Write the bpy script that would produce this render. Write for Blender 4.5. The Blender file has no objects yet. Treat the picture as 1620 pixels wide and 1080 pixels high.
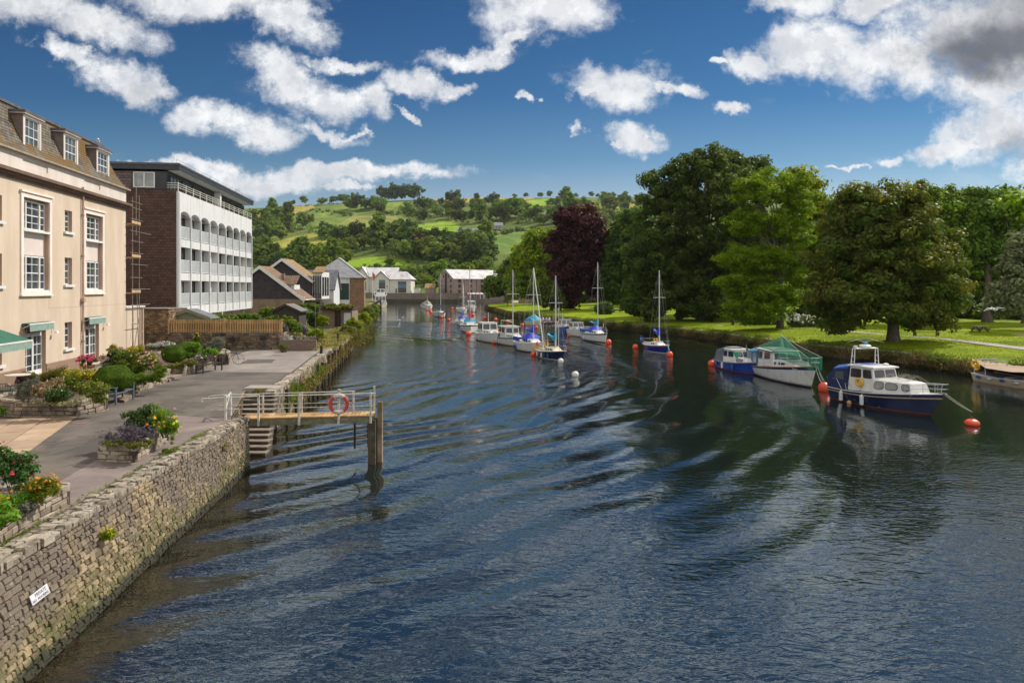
import bpy,math,random
import numpy as np
from mathutils import Vector,Matrix

S = bpy.context.scene
COL = S.collection
R = math.radians
PI = math.pi

# ------------------------------------------------------------------ camera
F = 1080.0            # focal length in photo pixels (24 mm on a 36 mm wide frame of 1620 px)
CX,HY = 810.0,455.0 # principal column and horizon row of the photograph
CH = 6.4              # eye height above the water
cam_d = bpy.data.cameras.new('camera')
cam = bpy.data.objects.new('camera',cam_d)
COL.objects.link(cam)
cam.location = (0,0,CH)
cam.rotation_euler = (R(90),0,0)
cam_d.lens = 24.0
cam_d.sensor_width = 36.0
cam_d.shift_y = -85.0 / 1620.0
cam_d.clip_start = 0.1
cam_d.clip_end = 20000
S.camera = cam

S.view_settings.view_transform = 'Standard'
S.view_settings.look = 'None'
S.view_settings.exposure = 0.27
S.view_settings.gamma = 1.0
S.render.film_transparent = False
S.cycles.sample_clamp_direct = 6
S.cycles.sample_clamp_indirect = 3
S.cycles.max_bounces = 6
S.cycles.diffuse_bounces = 2
S.cycles.glossy_bounces = 3
S.cycles.transparent_max_bounces = 6
S.cycles.transmission_bounces = 3

# ------------------------------------------------------------------ sun
SUN_AZ = R(54)     # from +Y towards +X
SUN_EL = R(44)
sd = bpy.data.lights.new('sun','SUN')
sun = bpy.data.objects.new('sun',sd)
COL.objects.link(sun)
sv = Vector((math.sin(SUN_AZ) * math.cos(SUN_EL),math.cos(SUN_AZ) * math.cos(SUN_EL),math.sin(SUN_EL)))
sun.rotation_euler = sv.to_track_quat('Z','Y').to_euler()
sun.location = (40,20,60)
sd.energy = 4.3
sd.angle = R(0.53)
sd.color = (1.0,0.94,0.84)

# ------------------------------------------------------------------ node helpers
def nn(nt,t,**kw):
    n = nt.nodes.new(t)
    for k,v in kw.items():
        setattr(n,k,v)
    return n

def lk(nt,a,b):
    nt.links.new(a,b)

def math_n(nt,op,a,b=None,c=None,clamp=False):
    n = nn(nt,'ShaderNodeMath',operation=op,use_clamp=clamp)
    for i,v in enumerate((a,b,c)):
        if v is None:
            continue
        if isinstance(v,(int,float)):
            n.inputs[i].default_value = v
        else:
            lk(nt,v,n.inputs[i])
    return n.outputs[0]

def vmath(nt,op,a,b=None,scale=None):
    n = nn(nt,'ShaderNodeVectorMath',operation=op)
    for i,v in enumerate((a,b)):
        if v is None:
            continue
        if isinstance(v,(tuple,list)):
            n.inputs[i].default_value = v
        else:
            lk(nt,v,n.inputs[i])
    if scale is not None:
        if isinstance(scale,(int,float)):
            n.inputs['Scale'].default_value = scale
        else:
            lk(nt,scale,n.inputs['Scale'])
    return n

def mixc(nt,fac,a,b,bt='MIX'):
    n = nn(nt,'ShaderNodeMix',data_type='RGBA',blend_type=bt)
    n.clamp_factor = True
    for s,v in ((n.inputs[0],fac),(n.inputs[6],a),(n.inputs[7],b)):
        if isinstance(v,(int,float)):
            s.default_value = v
        elif isinstance(v,(tuple,list)):
            s.default_value = (*v[:3],1)
        else:
            lk(nt,v,s)
    return n.outputs[2]

def mrange(nt,v,a,b,c=0.0,d=1.0,smooth=True):
    n = nn(nt,'ShaderNodeMapRange')
    n.interpolation_type = 'SMOOTHSTEP' if smooth else 'LINEAR'
    lk(nt,v,n.inputs[0])
    for i,x in enumerate((a,b,c,d)):
        n.inputs[i + 1].default_value = x
    return n.outputs[0]

def noise(nt,vec,scale,detail=4,rough=.55,out=0,dist=0.0):
    n = nn(nt,'ShaderNodeTexNoise')
    n.inputs['Scale'].default_value = scale
    n.inputs['Detail'].default_value = detail
    n.inputs['Roughness'].default_value = rough
    n.inputs['Distortion'].default_value = dist
    if vec is not None:
        lk(nt,vec,n.inputs['Vector'])
    return n.outputs[out]

# ------------------------------------------------------------------ sky and clouds
W = bpy.data.worlds.new('World')
S.world = W
W.use_nodes = True
wt = W.node_tree
wt.nodes.clear()
sky = nn(wt,'ShaderNodeTexSky',sky_type='NISHITA')
sky.sun_disc = False
sky.sun_elevation = SUN_EL
sky.sun_rotation = SUN_AZ
sky.altitude = 50
sky.air_density = 1.0
sky.dust_density = 0.6
sky.ozone_density = 3.0
tc = nn(wt,'ShaderNodeTexCoord')
D = tc.outputs['Generated']
sep = nn(wt,'ShaderNodeSeparateXYZ')
lk(wt,D,sep.inputs[0])
yy = math_n(wt,'MAXIMUM',math_n(wt,'ABSOLUTE',sep.outputs[1]),0.02)
u = math_n(wt,'DIVIDE',sep.outputs[0],yy)
v = math_n(wt,'DIVIDE',sep.outputs[2],yy)
cmb = nn(wt,'ShaderNodeCombineXYZ')
lk(wt,u,cmb.inputs[0]); lk(wt,v,cmb.inputs[1])
lk(wt,math_n(wt,'MULTIPLY',math_n(wt,'LESS_THAN',sep.outputs[1],0.0),7.3),cmb.inputs[2])
P = cmb.outputs[0]
n1 = noise(wt,P,9.0,7,.62,out=1)
wob = vmath(wt,'MULTIPLY',vmath(wt,'SUBTRACT',n1,(.5,.5,.5)).outputs[0],(.17,.10,0)).outputs[0]
n2 = noise(wt,P,34.0,5,.62,out=1)
wob2 = vmath(wt,'MULTIPLY',vmath(wt,'SUBTRACT',n2,(.5,.5,.5)).outputs[0],(.030,.024,0)).outputs[0]
PW = vmath(wt,'ADD',vmath(wt,'ADD',P,wob).outputs[0],wob2).outputs[0]
BL = [(10,0,170,44,-2),(150,30,140,36,-12),(330,-6,190,34,0),(445,26,86,42,-28),(100,78,62,20,-20),
      (193,122,92,37,-16),(235,140,44,20,-10),
      (455,125,84,40,-22),(520,155,86,33,-12),(590,152,42,38,20),(540,95,72,14,2),
      (340,185,84,30,0),(420,205,82,34,-8),(525,205,66,15,-22),(560,215,22,8,0),
      (660,128,66,25,-14),(725,140,34,14,-8),(742,84,74,21,8),(655,178,24,7,-15),
      (270,265,190,14,-3),(400,285,190,27,-3),(560,278,190,16,1),(540,300,66,8,0),
      (870,20,125,46,6),(800,62,60,14,10),
      (985,130,96,40,-2),(1060,140,54,14,-12),(930,140,44,13,10),(912,202,17,12,10),(833,154,14,9,0),
      (1010,215,54,28,-4),(975,218,22,10,0),(1152,182,34,13,-8),(1128,94,30,9,6),
      (1190,98,56,30,-12),(1290,75,110,52,8),(1400,95,120,62,0),(1500,60,150,80,0),(1600,50,150,110,0),
      (1260,5,80,34,0),(1380,10,100,30,0),(1590,120,130,62,0),(1700,130,140,120,0),
      (1570,200,92,50,14),(1505,232,62,24,12),(1600,190,70,60,0),(1408,250,36,11,-6),(1340,258,16,6,0),
      (1660,250,80,50,0),
      (240,-60,260,34,10),(1000,-110,330,44,8),(1360,-110,220,50,0),(620,-190,200,24,6),
      (1080,-200,360,40,4),(420,-270,380,34,0),(1800,-200,300,150,0),(-400,60,300,60,0)]
fld = None
for (px,py,rx,ry,tl) in BL:
    m = nn(wt,'ShaderNodeMapping',vector_type='TEXTURE')
    m.inputs['Location'].default_value = ((px - CX) / F,(HY - py) / F,0)
    m.inputs['Rotation'].default_value = (0,0,R(tl))
    m.inputs['Scale'].default_value = (rx / F,ry / F,1)
    lk(wt,PW,m.inputs['Vector'])
    ln = vmath(wt,'LENGTH',m.outputs[0])
    d = ln.outputs['Value']
    if fld is None:
        fld = d
    else:
        n = nn(wt,'ShaderNodeMath',operation='SMOOTH_MIN')
        lk(wt,fld,n.inputs[0]); lk(wt,d,n.inputs[1]); n.inputs[2].default_value = .07
        fld = n.outputs[0]
n3 = noise(wt,P,15.0,9,.66)
n4 = noise(wt,P,4.2,5,.6)
f2 = math_n(wt,'ADD',fld,math_n(wt,'MULTIPLY',math_n(wt,'SUBTRACT',n3,.5),1.05))
n5 = noise(wt,P,60.0,6,.62)
f2 = math_n(wt,'ADD',f2,math_n(wt,'MULTIPLY',math_n(wt,'SUBTRACT',n5,.5),.24))
n7 = noise(wt,vmath(wt,'MULTIPLY',P,(1,1.9,1)).outputs[0],6.5,8,.68)
f2 = math_n(wt,'ADD',f2,math_n(wt,'MULTIPLY',math_n(wt,'SUBTRACT',n7,.47),1.0))
cover = mrange(wt,f2,1.16,.34)
n6 = noise(wt,vmath(wt,'ADD',P,(.014,.017,0)).outputs[0],15.0,9,.66)
lit = mrange(wt,math_n(wt,'SUBTRACT',n6,n3),-.07,.07)
veil = mrange(wt,noise(wt,vmath(wt,'MULTIPLY',P,(1,2.6,1)).outputs[0],3.4,7,.62),.58,.84,0,.26)
cover = math_n(wt,'MAXIMUM',cover,veil)
thick = mrange(wt,f2,.98,.25)
belly = mrange(wt,noise(wt,vmath(wt,'ADD',P,(0.018,0.022,0)).outputs[0],9.0,7,.62),.38,.66)
dk = math_n(wt,'MULTIPLY',math_n(wt,'MULTIPLY',thick,belly),.55)
shade = mixc(wt,dk,(.90,.91,.92),(.46,.49,.55))
puff = mrange(wt,noise(wt,P,26.0,7,.66),.40,.62)
shade = mixc(wt,math_n(wt,'MULTIPLY',math_n(wt,'MULTIPLY',puff,thick),.18),shade,(.50,.53,.58))
shade = mixc(wt,math_n(wt,'MULTIPLY',math_n(wt,'SUBTRACT',1.0,lit),.42),shade,(.48,.51,.57))
for (px,py,rx,ry,a) in ((1590,75,160,48,.85),(1520,95,110,36,.6),(1610,225,60,30,.5),(60,30,170,34,.15),(1800,-60,400,200,.8),(210,140,60,16,.25),(300,30,90,20,.35)):
    m = nn(wt,'ShaderNodeMapping',vector_type='TEXTURE')
    m.inputs['Location'].default_value = ((px - CX) / F,(HY - py) / F,0)
    m.inputs['Scale'].default_value = (rx / F,ry / F,1)
    lk(wt,PW,m.inputs['Vector'])
    g = mrange(wt,vmath(wt,'LENGTH',m.outputs[0]).outputs['Value'],1.25,.25,0,a)
    shade = mixc(wt,g,shade,(.105,.115,.14))
el = math_n(wt,'MAXIMUM',v,0.0)
ramp = nn(wt,'ShaderNodeValToRGB')
er = ramp.color_ramp
er.elements[0].position = 0.0; er.elements[0].color = (1.06,.88,.75,1)
er.elements[1].position = 1.0; er.elements[1].color = (.11,.27,.42,1)
for p,c in ((.12,(.92,.81,.74,1)),(.30,(.33,.49,.56,1)),(.45,(.14,.34,.48,1)),(.66,(.09,.27,.42,1))):
    e = er.elements.new(p); e.color = c
lk(wt,mrange(wt,el,0,.62,0,1,smooth=False),ramp.inputs[0])
SKY_K = .105
skyc = mixc(wt,1.0,sky.outputs[0],ramp.outputs[0],'MULTIPLY')
skyc = vmath(wt,'SCALE',skyc,scale=1.0).outputs[0]
cl = vmath(wt,'SCALE',shade,scale=.92 / SKY_K).outputs[0]
above = mrange(wt,sep.outputs[2],-.01,.015)
final = mixc(wt,math_n(wt,'MULTIPLY',cover,above),skyc,cl)
back = math_n(wt,'MAXIMUM',mrange(wt,sep.outputs[1],.10,-.12),mrange(wt,sep.outputs[2],.62,.80))  # unseen bright cloud behind the camera and overhead, added as fill light
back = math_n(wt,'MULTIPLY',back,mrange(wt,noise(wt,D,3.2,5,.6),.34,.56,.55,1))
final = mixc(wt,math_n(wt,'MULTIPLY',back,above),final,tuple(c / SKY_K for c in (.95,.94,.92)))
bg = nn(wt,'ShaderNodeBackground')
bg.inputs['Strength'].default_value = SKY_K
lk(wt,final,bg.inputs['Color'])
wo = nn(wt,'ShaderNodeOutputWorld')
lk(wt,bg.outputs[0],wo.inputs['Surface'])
W.cycles.sampling_method = 'MANUAL'
W.cycles.sample_map_resolution = 256

# ------------------------------------------------------------------ geometry helpers
def G(px,py,z=0.0):
    """point of the photograph on the horizontal plane at height z"""
    d = (CH - z) * F / (py - HY)
    return ((px - CX) / F * d,d)

def AT(px,py,d):
    return ((px - CX) / F * d,d,CH + (HY - py) / F * d)

class Plane:
    """vertical plane through (x0,y0) with direction dv; photo pixel -> (s, z)"""
    def __init__(s,x0,y0,dx,dy):
        l = math.hypot(dx,dy); s.x0,s.y0,s.dx,s.dy = x0,y0,dx / l,dy / l
        s.rot = math.atan2(dy,dx)
    def s(s,px):
        k = (px - CX) / F
        return (k * s.y0 - s.x0) / (s.dx - k * s.dy)
    def pt(s,px,py):
        q = s.s(px); d = s.y0 + q * s.dy
        return q,CH + (HY - py) / F * d

class MB:
    def __init__(s):
        s.v = []; s.f = []; s.m = []; s.cm = 0; s.M = None
    def mat(s,i):
        s.cm = i; return s
    def av(s,p):
        if s.M is not None:
            p = s.M @ Vector(p)
        s.v.append((p[0],p[1],p[2])); return len(s.v) - 1
    def af(s,idx):
        s.f.append(tuple(idx)); s.m.append(s.cm)
    def poly(s,pts):
        s.af([s.av(p) for p in pts]); return s
    def box(s,x0,x1,y0,y1,z0,z1):
        if x0 > x1: x0,x1 = x1,x0
        if y0 > y1: y0,y1 = y1,y0
        if z0 > z1: z0,z1 = z1,z0
        i = [s.av(p) for p in ((x0,y0,z0),(x1,y0,z0),(x1,y1,z0),(x0,y1,z0),(x0,y0,z1),(x1,y0,z1),(x1,y1,z1),(x0,y1,z1))]
        for q in ((3,2,1,0),(4,5,6,7),(0,1,5,4),(1,2,6,5),(2,3,7,6),(3,0,4,7)):
            s.af([i[k] for k in q])
        return s
    def cbox(s,c,sx,sy,sz,rz=0):
        M0 = s.M
        T = Matrix.Translation(c) @ Matrix.Rotation(rz,4,'Z')
        s.M = T if M0 is None else M0 @ T
        s.box(-sx / 2,sx / 2,-sy / 2,sy / 2,-sz / 2,sz / 2)
        s.M = M0; return s
    def bar(s,a,b,w,h):
        """box beam from a to b, w wide (horizontal), h high"""
        a = Vector(a); b = Vector(b); d = (b - a); L = d.length; d.normalize()
        up = Vector((0,0,1)) if abs(d.z) < .99 else Vector((0,1,0))
        sd_ = d.cross(up).normalized(); up2 = sd_.cross(d)
        c = []
        for e in (a,b):
            for (p,q) in ((-1,-1),(1,-1),(1,1),(-1,1)):
                c.append(s.av(e + sd_ * (p * w / 2) + up2 * (q * h / 2)))
        for q in ((3,2,1,0),(4,5,6,7),(0,1,5,4),(1,2,6,5),(2,3,7,6),(3,0,4,7)):
            s.af([c[k] for k in q])
        return s
    def tube(s,pts,r,n=8,cap=True,closed=False):
        pts = [Vector(p) for p in pts]; N = len(pts)
        rr = list(r) if hasattr(r,'__len__') else [r] * N
        rings = []; ref = None
        for i,p in enumerate(pts):
            if closed:
                t = pts[(i + 1) % N] - pts[i - 1]
            else:
                t = pts[min(i + 1,N - 1)] - pts[max(i - 1,0)]
            if t.length < 1e-9: t = Vector((0,0,1))
            t.normalize()
            if ref is None:
                ref = Vector((0,0,1)) if abs(t.z) < .9 else Vector((1,0,0))
            a = (ref - t * ref.dot(t)).normalized(); ref = a
            b = t.cross(a)
            rings.append([s.av(p + (a * math.cos(2 * PI * k / n) + b * math.sin(2 * PI * k / n)) * rr[i]) for k in range(n)])
        for i in range(N if closed else N - 1):
            A = rings[i]; B = rings[(i + 1) % N]
            for k in range(n):
                s.af((A[k],A[(k + 1) % n],B[(k + 1) % n],B[k]))
        if cap and not closed:
            s.af(rings[0][::-1]); s.af(rings[-1])
        return s
    def lathe(s,prof,n=16,c=(0,0,0)):
        rings = []
        for (r,z) in prof:
            if r < 1e-5:
                rings.append([s.av((c[0],c[1],c[2] + z))])
            else:
                rings.append([s.av((c[0] + r * math.cos(2 * PI * k / n),c[1] + r * math.sin(2 * PI * k / n),c[2] + z)) for k in range(n)])
        for A,B in zip(rings[:-1],rings[1:]):
            for k in range(n):
                k2 = (k + 1) % n
                if len(A) == 1 and len(B) == 1: continue
                if len(A) == 1: s.af((A[0],B[k2],B[k]))
                elif len(B) == 1: s.af((A[k],A[k2],B[0]))
                else: s.af((A[k],A[k2],B[k2],B[k]))
        return s
    def ball(s,c,rx,ry=None,rz=None,n=12,m=8):
        ry = rx if ry is None else ry; rz = rx if rz is None else rz
        rings = []
        for i in range(m + 1):
            th = PI * i / m
            if i in (0,m):
                rings.append([s.av((c[0],c[1],c[2] + rz * math.cos(th)))])
            else:
                rings.append([s.av((c[0] + rx * math.sin(th) * math.cos(2 * PI * k / n),c[1] + ry * math.sin(th) * math.sin(2 * PI * k / n),c[2] + rz * math.cos(th))) for k in range(n)])
        for A,B in zip(rings[:-1],rings[1:]):
            for k in range(n):
                k2 = (k + 1) % n
                if len(A) == 1: s.af((A[0],B[k],B[k2]))
                elif len(B) == 1: s.af((A[k2],A[k],B[0]))
                else: s.af((A[k],B[k],B[k2],A[k2]))
        return s
    def loft(s,rings,cap0=True,cap1=True,closed=True):
        idx = [[s.av(p) for p in r] for r in rings]
        n = len(idx[0])
        for A,B in zip(idx[:-1],idx[1:]):
            for k in range(n if closed else n - 1):
                s.af((A[k],A[(k + 1) % n],B[(k + 1) % n],B[k]))
        if cap0: s.af(idx[0][::-1])
        if cap1: s.af(idx[-1])
        return s
    def extr(s,pts,z0,z1):
        """vertical prism over a 2-D outline"""
        return s.loft([[(p[0],p[1],z0) for p in pts],[(p[0],p[1],z1) for p in pts]])
    def build(s,name,mats,parent=None,smooth=False,bevel=0):
        me = bpy.data.meshes.new(name)
        me.from_pydata(s.v,[],s.f)
        if not isinstance(mats,(list,tuple)): mats = [mats]
        for m in mats: me.materials.append(m)
        if len(mats) > 1:
            me.polygons.foreach_set('material_index',s.m)
        if smooth:
            me.polygons.foreach_set('use_smooth',[True] * len(s.f))
            try: me.set_sharp_from_angle(angle=R(40))
            except Exception: pass
        me.update()
        o = bpy.data.objects.new(name,me)
        COL.objects.link(o)
        if parent is not None: o.parent = parent
        if bevel:
            b = o.modifiers.new('bevel','BEVEL'); b.width = bevel; b.segments = 2; b.limit_method = 'ANGLE'
        return o

def bil(Q,u_,v_,off=0.0):
    """point on quad Q (4 corners, counter-clockwise seen from outside), pushed out by off"""
    a,b,c,d = [Vector(q) for q in Q]
    p = (a * (1 - u_) + b * u_) * (1 - v_) + (d * (1 - u_) + c * u_) * v_
    n = (b - a).cross(d - a).normalized()
    return p + n * off

def qpanel(mb,Q,u0,u1,v0,v1,off=.012,r=0.0):
    """thin slab standing on the quad; r rounds its corners (fraction)"""
    if r > 0:
        uv = []
        for (cu,cv,a0) in ((u1 - r * (u1 - u0),v1 - r * (v1 - v0),0),(u0 + r * (u1 - u0),v1 - r * (v1 - v0),90),(u0 + r * (u1 - u0),v0 + r * (v1 - v0),180),(u1 - r * (u1 - u0),v0 + r * (v1 - v0),270)):
            for k in range(4):
                a = R(a0 + 30 * k)
                uv.append((cu + r * (u1 - u0) * math.cos(a),cv + r * (v1 - v0) * math.sin(a)))
    else:
        uv = [(u0,v0),(u1,v0),(u1,v1),(u0,v1)]
    mb.loft([[bil(Q,a,b,-.01) for a,b in uv],[bil(Q,a,b,off) for a,b in uv]])

def tag(o,label=None,cat=None,group=None,kind=None):
    if label: o['label'] = label
    if cat: o['category'] = cat
    if group: o['group'] = group
    if kind: o['kind'] = kind
    return o

def thing(name,label,cat,loc=(0,0,0),rz=0.0,group=None,kind=None):
    o = bpy.data.objects.new(name,None)
    COL.objects.link(o)
    o.empty_display_size = .3
    o.location = loc; o.rotation_euler = (0,0,rz)
    return tag(o,label,cat,group,kind)

CH_MAP = {}
def kids(o):
    return [c for c in COL.objects if c.parent == o]

def dup(root,loc,rz=0.0,label=None,group=None,scale=None):
    r = root.copy(); COL.objects.link(r)
    r.location = loc; r.rotation_euler = (0,0,rz)
    if label: r['label'] = label
    if group: r['group'] = group
    if scale: r.scale = (scale,) * 3 if isinstance(scale,(int,float)) else scale
    for ch in kids(root):
        c = ch.copy(); COL.objects.link(c); c.parent = r
        for g in kids(ch):
            d = g.copy(); COL.objects.link(d); d.parent = c
    return r

# ------------------------------------------------------------------ materials
MATS = {}
def newmat(name):
    m = bpy.data.materials.new(name); m.use_nodes = True
    nt = m.node_tree; nt.nodes.clear()
    out = nn(nt,'ShaderNodeOutputMaterial')
    b = nn(nt,'ShaderNodeBsdfPrincipled')
    lk(nt,b.outputs[0],out.inputs[0])
    return m,nt,b,out

def pm(name,c1,c2=None,sc=3.0,rough=.7,bump=0.0,bsc=30.0,island=0.0,metal=0.0,spec=.5,coat=0.0,streak=False,lo=.35,hi=.65,c3=None,sc3=1.0,lo3=.5,hi3=.7,coords='Object'):
    if name in MATS: return MATS[name]
    m,nt,b,out = newmat(name)
    tc_ = nn(nt,'ShaderNodeTexCoord'); vec = tc_.outputs[coords]
    col = None
    if c2 is not None:
        vv = vec
        if streak: vv = vmath(nt,'MULTIPLY',vec,(1,1,.18)).outputs[0]
        f = mrange(nt,noise(nt,vv,sc,6,.6),lo,hi)
        col = mixc(nt,f,c1,c2)
    if c3 is not None:
        f = mrange(nt,noise(nt,vmath(nt,'ADD',vec,(7.7,3.1,1.9)).outputs[0],sc3,6,.65),lo3,hi3)
        col = mixc(nt,f,col if col is not None else c1,c3)
    if island:
        g = nn(nt,'ShaderNodeNewGeometry')
        val = mrange(nt,g.outputs['Random Per Island'],0,1,1 - island,1 + island,smooth=False)
        hs = nn(nt,'ShaderNodeHueSaturation')
        lk(nt,val,hs.inputs['Value'])
        if col is None: hs.inputs['Color'].default_value = (*c1,1)
        else: lk(nt,col,hs.inputs['Color'])
        col = hs.outputs[0]
    if col is None: b.inputs['Base Color'].default_value = (*c1,1)
    else: lk(nt,col,b.inputs['Base Color'])
    b.inputs['Roughness'].default_value = rough
    b.inputs['Metallic'].default_value = metal
    b.inputs['Specular IOR Level'].default_value = spec
    b.inputs['Coat Weight'].default_value = coat
    if bump:
        bp = nn(nt,'ShaderNodeBump'); bp.inputs['Strength'].default_value = 1.0
        bp.inputs['Distance'].default_value = bump
        lk(nt,noise(nt,vec,bsc,6,.6),bp.inputs['Height'])
        lk(nt,bp.outputs[0],b.inputs['Normal'])
    MATS[name] = m
    return m

def brickmat(name,c1,c2,mortar,bw,bh,ms=.012,rough=.85,bump=.01,offs=.5,c3=None,sc3=.7,lo3=.5,hi3=.68,zs=1.0,squash=1.0,var=.5,warp=0.0,st=1.0):
    """coursed blocks; rows follow local z, columns follow x+y"""
    if name in MATS: return MATS[name]
    m,nt,b,out = newmat(name)
    tc_ = nn(nt,'ShaderNodeTexCoord'); vec = tc_.outputs['Object']
    v0 = vec
    if warp:
        w = vmath(nt,'SCALE',vmath(nt,'SUBTRACT',noise(nt,vec,2.6,4,.6,out=1),(.5,.5,.5)).outputs[0],scale=warp).outputs[0]
        v0 = vmath(nt,'ADD',vec,w).outputs[0]
    sp = nn(nt,'ShaderNodeSeparateXYZ'); lk(nt,v0,sp.inputs[0])
    cb = nn(nt,'ShaderNodeCombineXYZ')
    lk(nt,math_n(nt,'ADD',sp.outputs[0],sp.outputs[1]),cb.inputs[0])
    lk(nt,math_n(nt,'MULTIPLY',sp.outputs[2],zs),cb.inputs[1])
    bt = nn(nt,'ShaderNodeTexBrick'); bt.offset = offs; bt.squash = squash
    lk(nt,cb.outputs[0],bt.inputs['Vector'])
    bt.inputs['Color1'].default_value = (0,0,0,1); bt.inputs['Color2'].default_value = (1,1,1,1); bt.inputs['Mortar'].default_value = (.5,.5,.5,1)
    bt.inputs['Scale'].default_value = 1.0
    bt.inputs['Brick Width'].default_value = bw; bt.inputs['Row Height'].default_value = bh
    bt.inputs['Mortar Size'].default_value = ms; bt.inputs['Mortar Smooth'].default_value = .2
    f = math_n(nt,'ADD',math_n(nt,'MULTIPLY',bt.outputs['Color'],var),math_n(nt,'MULTIPLY',noise(nt,vec,1.3,5,.6),1 - var * .5))
    f = mrange(nt,f,.15,.95)
    col = mixc(nt,f,c1,c2)
    if c3 is not None:
        g = mrange(nt,noise(nt,vmath(nt,'MULTIPLY',vec,(1,1,st)).outputs[0],sc3,6,.65),lo3,hi3)
        col = mixc(nt,g,col,c3)
    col = mixc(nt,bt.outputs['Fac'],col,mortar)
    lk(nt,col,b.inputs['Base Color'])
    b.inputs['Roughness'].default_value = rough
    bp = nn(nt,'ShaderNodeBump'); bp.inputs['Distance'].default_value = bump
    h = math_n(nt,'SUBTRACT',math_n(nt,'MULTIPLY',noise(nt,vec,24,4,.6),.5),bt.outputs['Fac'])
    lk(nt,h,bp.inputs['Height']); lk(nt,bp.outputs[0],b.inputs['Normal'])
    MATS[name] = m
    return m

def leafmat(name,c1,c2,trans=.35,rough=.5,tcol=None,spec=.35,rnd=.30):
    if name in MATS: return MATS[name]
    m,nt,b,out = newmat(name)
    at = nn(nt,'ShaderNodeAttribute'); at.attribute_name = 'cv'
    g = nn(nt,'ShaderNodeNewGeometry')
    oi = nn(nt,'ShaderNodeObjectInfo')
    col = mixc(nt,at.outputs['Fac'],c1,c2)
    hs = nn(nt,'ShaderNodeHueSaturation')
    lk(nt,col,hs.inputs['Color'])
    lk(nt,mrange(nt,g.outputs['Random Per Island'],0,1,1 - rnd,1 + rnd,smooth=False),hs.inputs['Value'])
    lk(nt,mrange(nt,oi.outputs['Random'],0,1,.475,.52,smooth=False),hs.inputs['Hue'])
    col = hs.outputs[0]
    col = vmath(nt,'SCALE',col,scale=mrange(nt,oi.outputs['Random'],0,1,.72,1.22,smooth=False)).outputs[0]
    lk(nt,col,b.inputs['Base Color'])
    b.inputs['Roughness'].default_value = rough
    b.inputs['Specular IOR Level'].default_value = spec * .25
    tr = nn(nt,'ShaderNodeBsdfTranslucent')
    lk(nt,mixc(nt,1.0,col,tcol or (1.5,1.5,.6),'MULTIPLY'),tr.inputs['Color'])
    mx = nn(nt,'ShaderNodeMixShader'); mx.inputs[0].default_value = trans
    lk(nt,b.outputs[0],mx.inputs[1]); lk(nt,tr.outputs[0],mx.inputs[2]); lk(nt,mx.outputs[0],out.inputs[0])
    MATS[name] = m
    return m

# ------------------------------------------------------------------ foliage
def rsph(rg,n):
    v_ = rg.normal(size=(n,3)); return v_ / np.linalg.norm(v_,axis=1)[:,None]

def leaves(name,C,N,size,mat,parent=None,cv=None,aspect=.55,rg=None,droop=0.0):
    """one diamond leaf (or leaf clump) per centre"""
    n = len(C)
    t = rsph(rg,n); t -= N * np.sum(t * N,axis=1)[:,None]
    t[:,2] -= droop
    t /= np.linalg.norm(t,axis=1)[:,None] + 1e-9
    b = np.cross(N,t)
    s_ = size[:,None]
    V = np.empty((n,4,3))
    V[:,0] = C - t * s_; V[:,1] = C + b * s_ * aspect + N * s_ * .12; V[:,2] = C + t * s_; V[:,3] = C - b * s_ * aspect + N * s_ * .12
    me = bpy.data.meshes.new(name)
    me.vertices.add(4 * n); me.vertices.foreach_set('co',V.ravel())
    me.loops.add(4 * n); me.loops.foreach_set('vertex_index',np.arange(4 * n,dtype=np.int32))
    me.polygons.add(n)
    me.polygons.foreach_set('loop_start',np.arange(0,4 * n,4,dtype=np.int32))
    me.polygons.foreach_set('loop_total',np.full(n,4,dtype=np.int32))
    if cv is not None:
        a = me.attributes.new('cv','FLOAT','POINT')
        a.data.foreach_set('value',np.repeat(cv,4).astype(np.float32))
    me.materials.append(mat)
    me.update(calc_edges=True)
    o = bpy.data.objects.new(name,me); COL.objects.link(o)
    if parent is not None: o.parent = parent
    return o

def crown_pts(rg,blobs,n_cl,per,clr,shell=.45,squash=.75,up=.35,rand=.6):
    """blobs: (x,y,z,rx,ry,rz). returns leaf centres, normals, clump value, clump centres"""
    B = np.array(blobs,float)
    w = B[:,3] * B[:,4] + B[:,4] * B[:,5]; w /= w.sum()
    k = rg.choice(len(B),n_cl,p=w)
    d = rsph(rg,n_cl); rad = rg.random(n_cl) ** shell
    cc = B[k,:3] + d * B[k,3:6] * rad[:,None]
    r = clr * rg.uniform(.6,1.35,n_cl)
    q = np.repeat(np.arange(n_cl),per)
    dd = rsph(rg,len(q)); rr = rg.random(len(q)) ** .4
    C = cc[q] + dd * (r[q] * rr)[:,None] * np.array([1,1,squash])
    N = dd + rsph(rg,len(q)) * rand + np.array([0,0,up])
    N /= np.linalg.norm(N,axis=1)[:,None]
    cvv = np.clip(rg.normal(.5,.25,n_cl)[q] + rg.normal(0,.12,len(q)),0,1)
    return C,N,cvv,cc

BARK = pm('bark',(.075,.055,.04),(.13,.105,.08),6,.9,.03,14)

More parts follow.
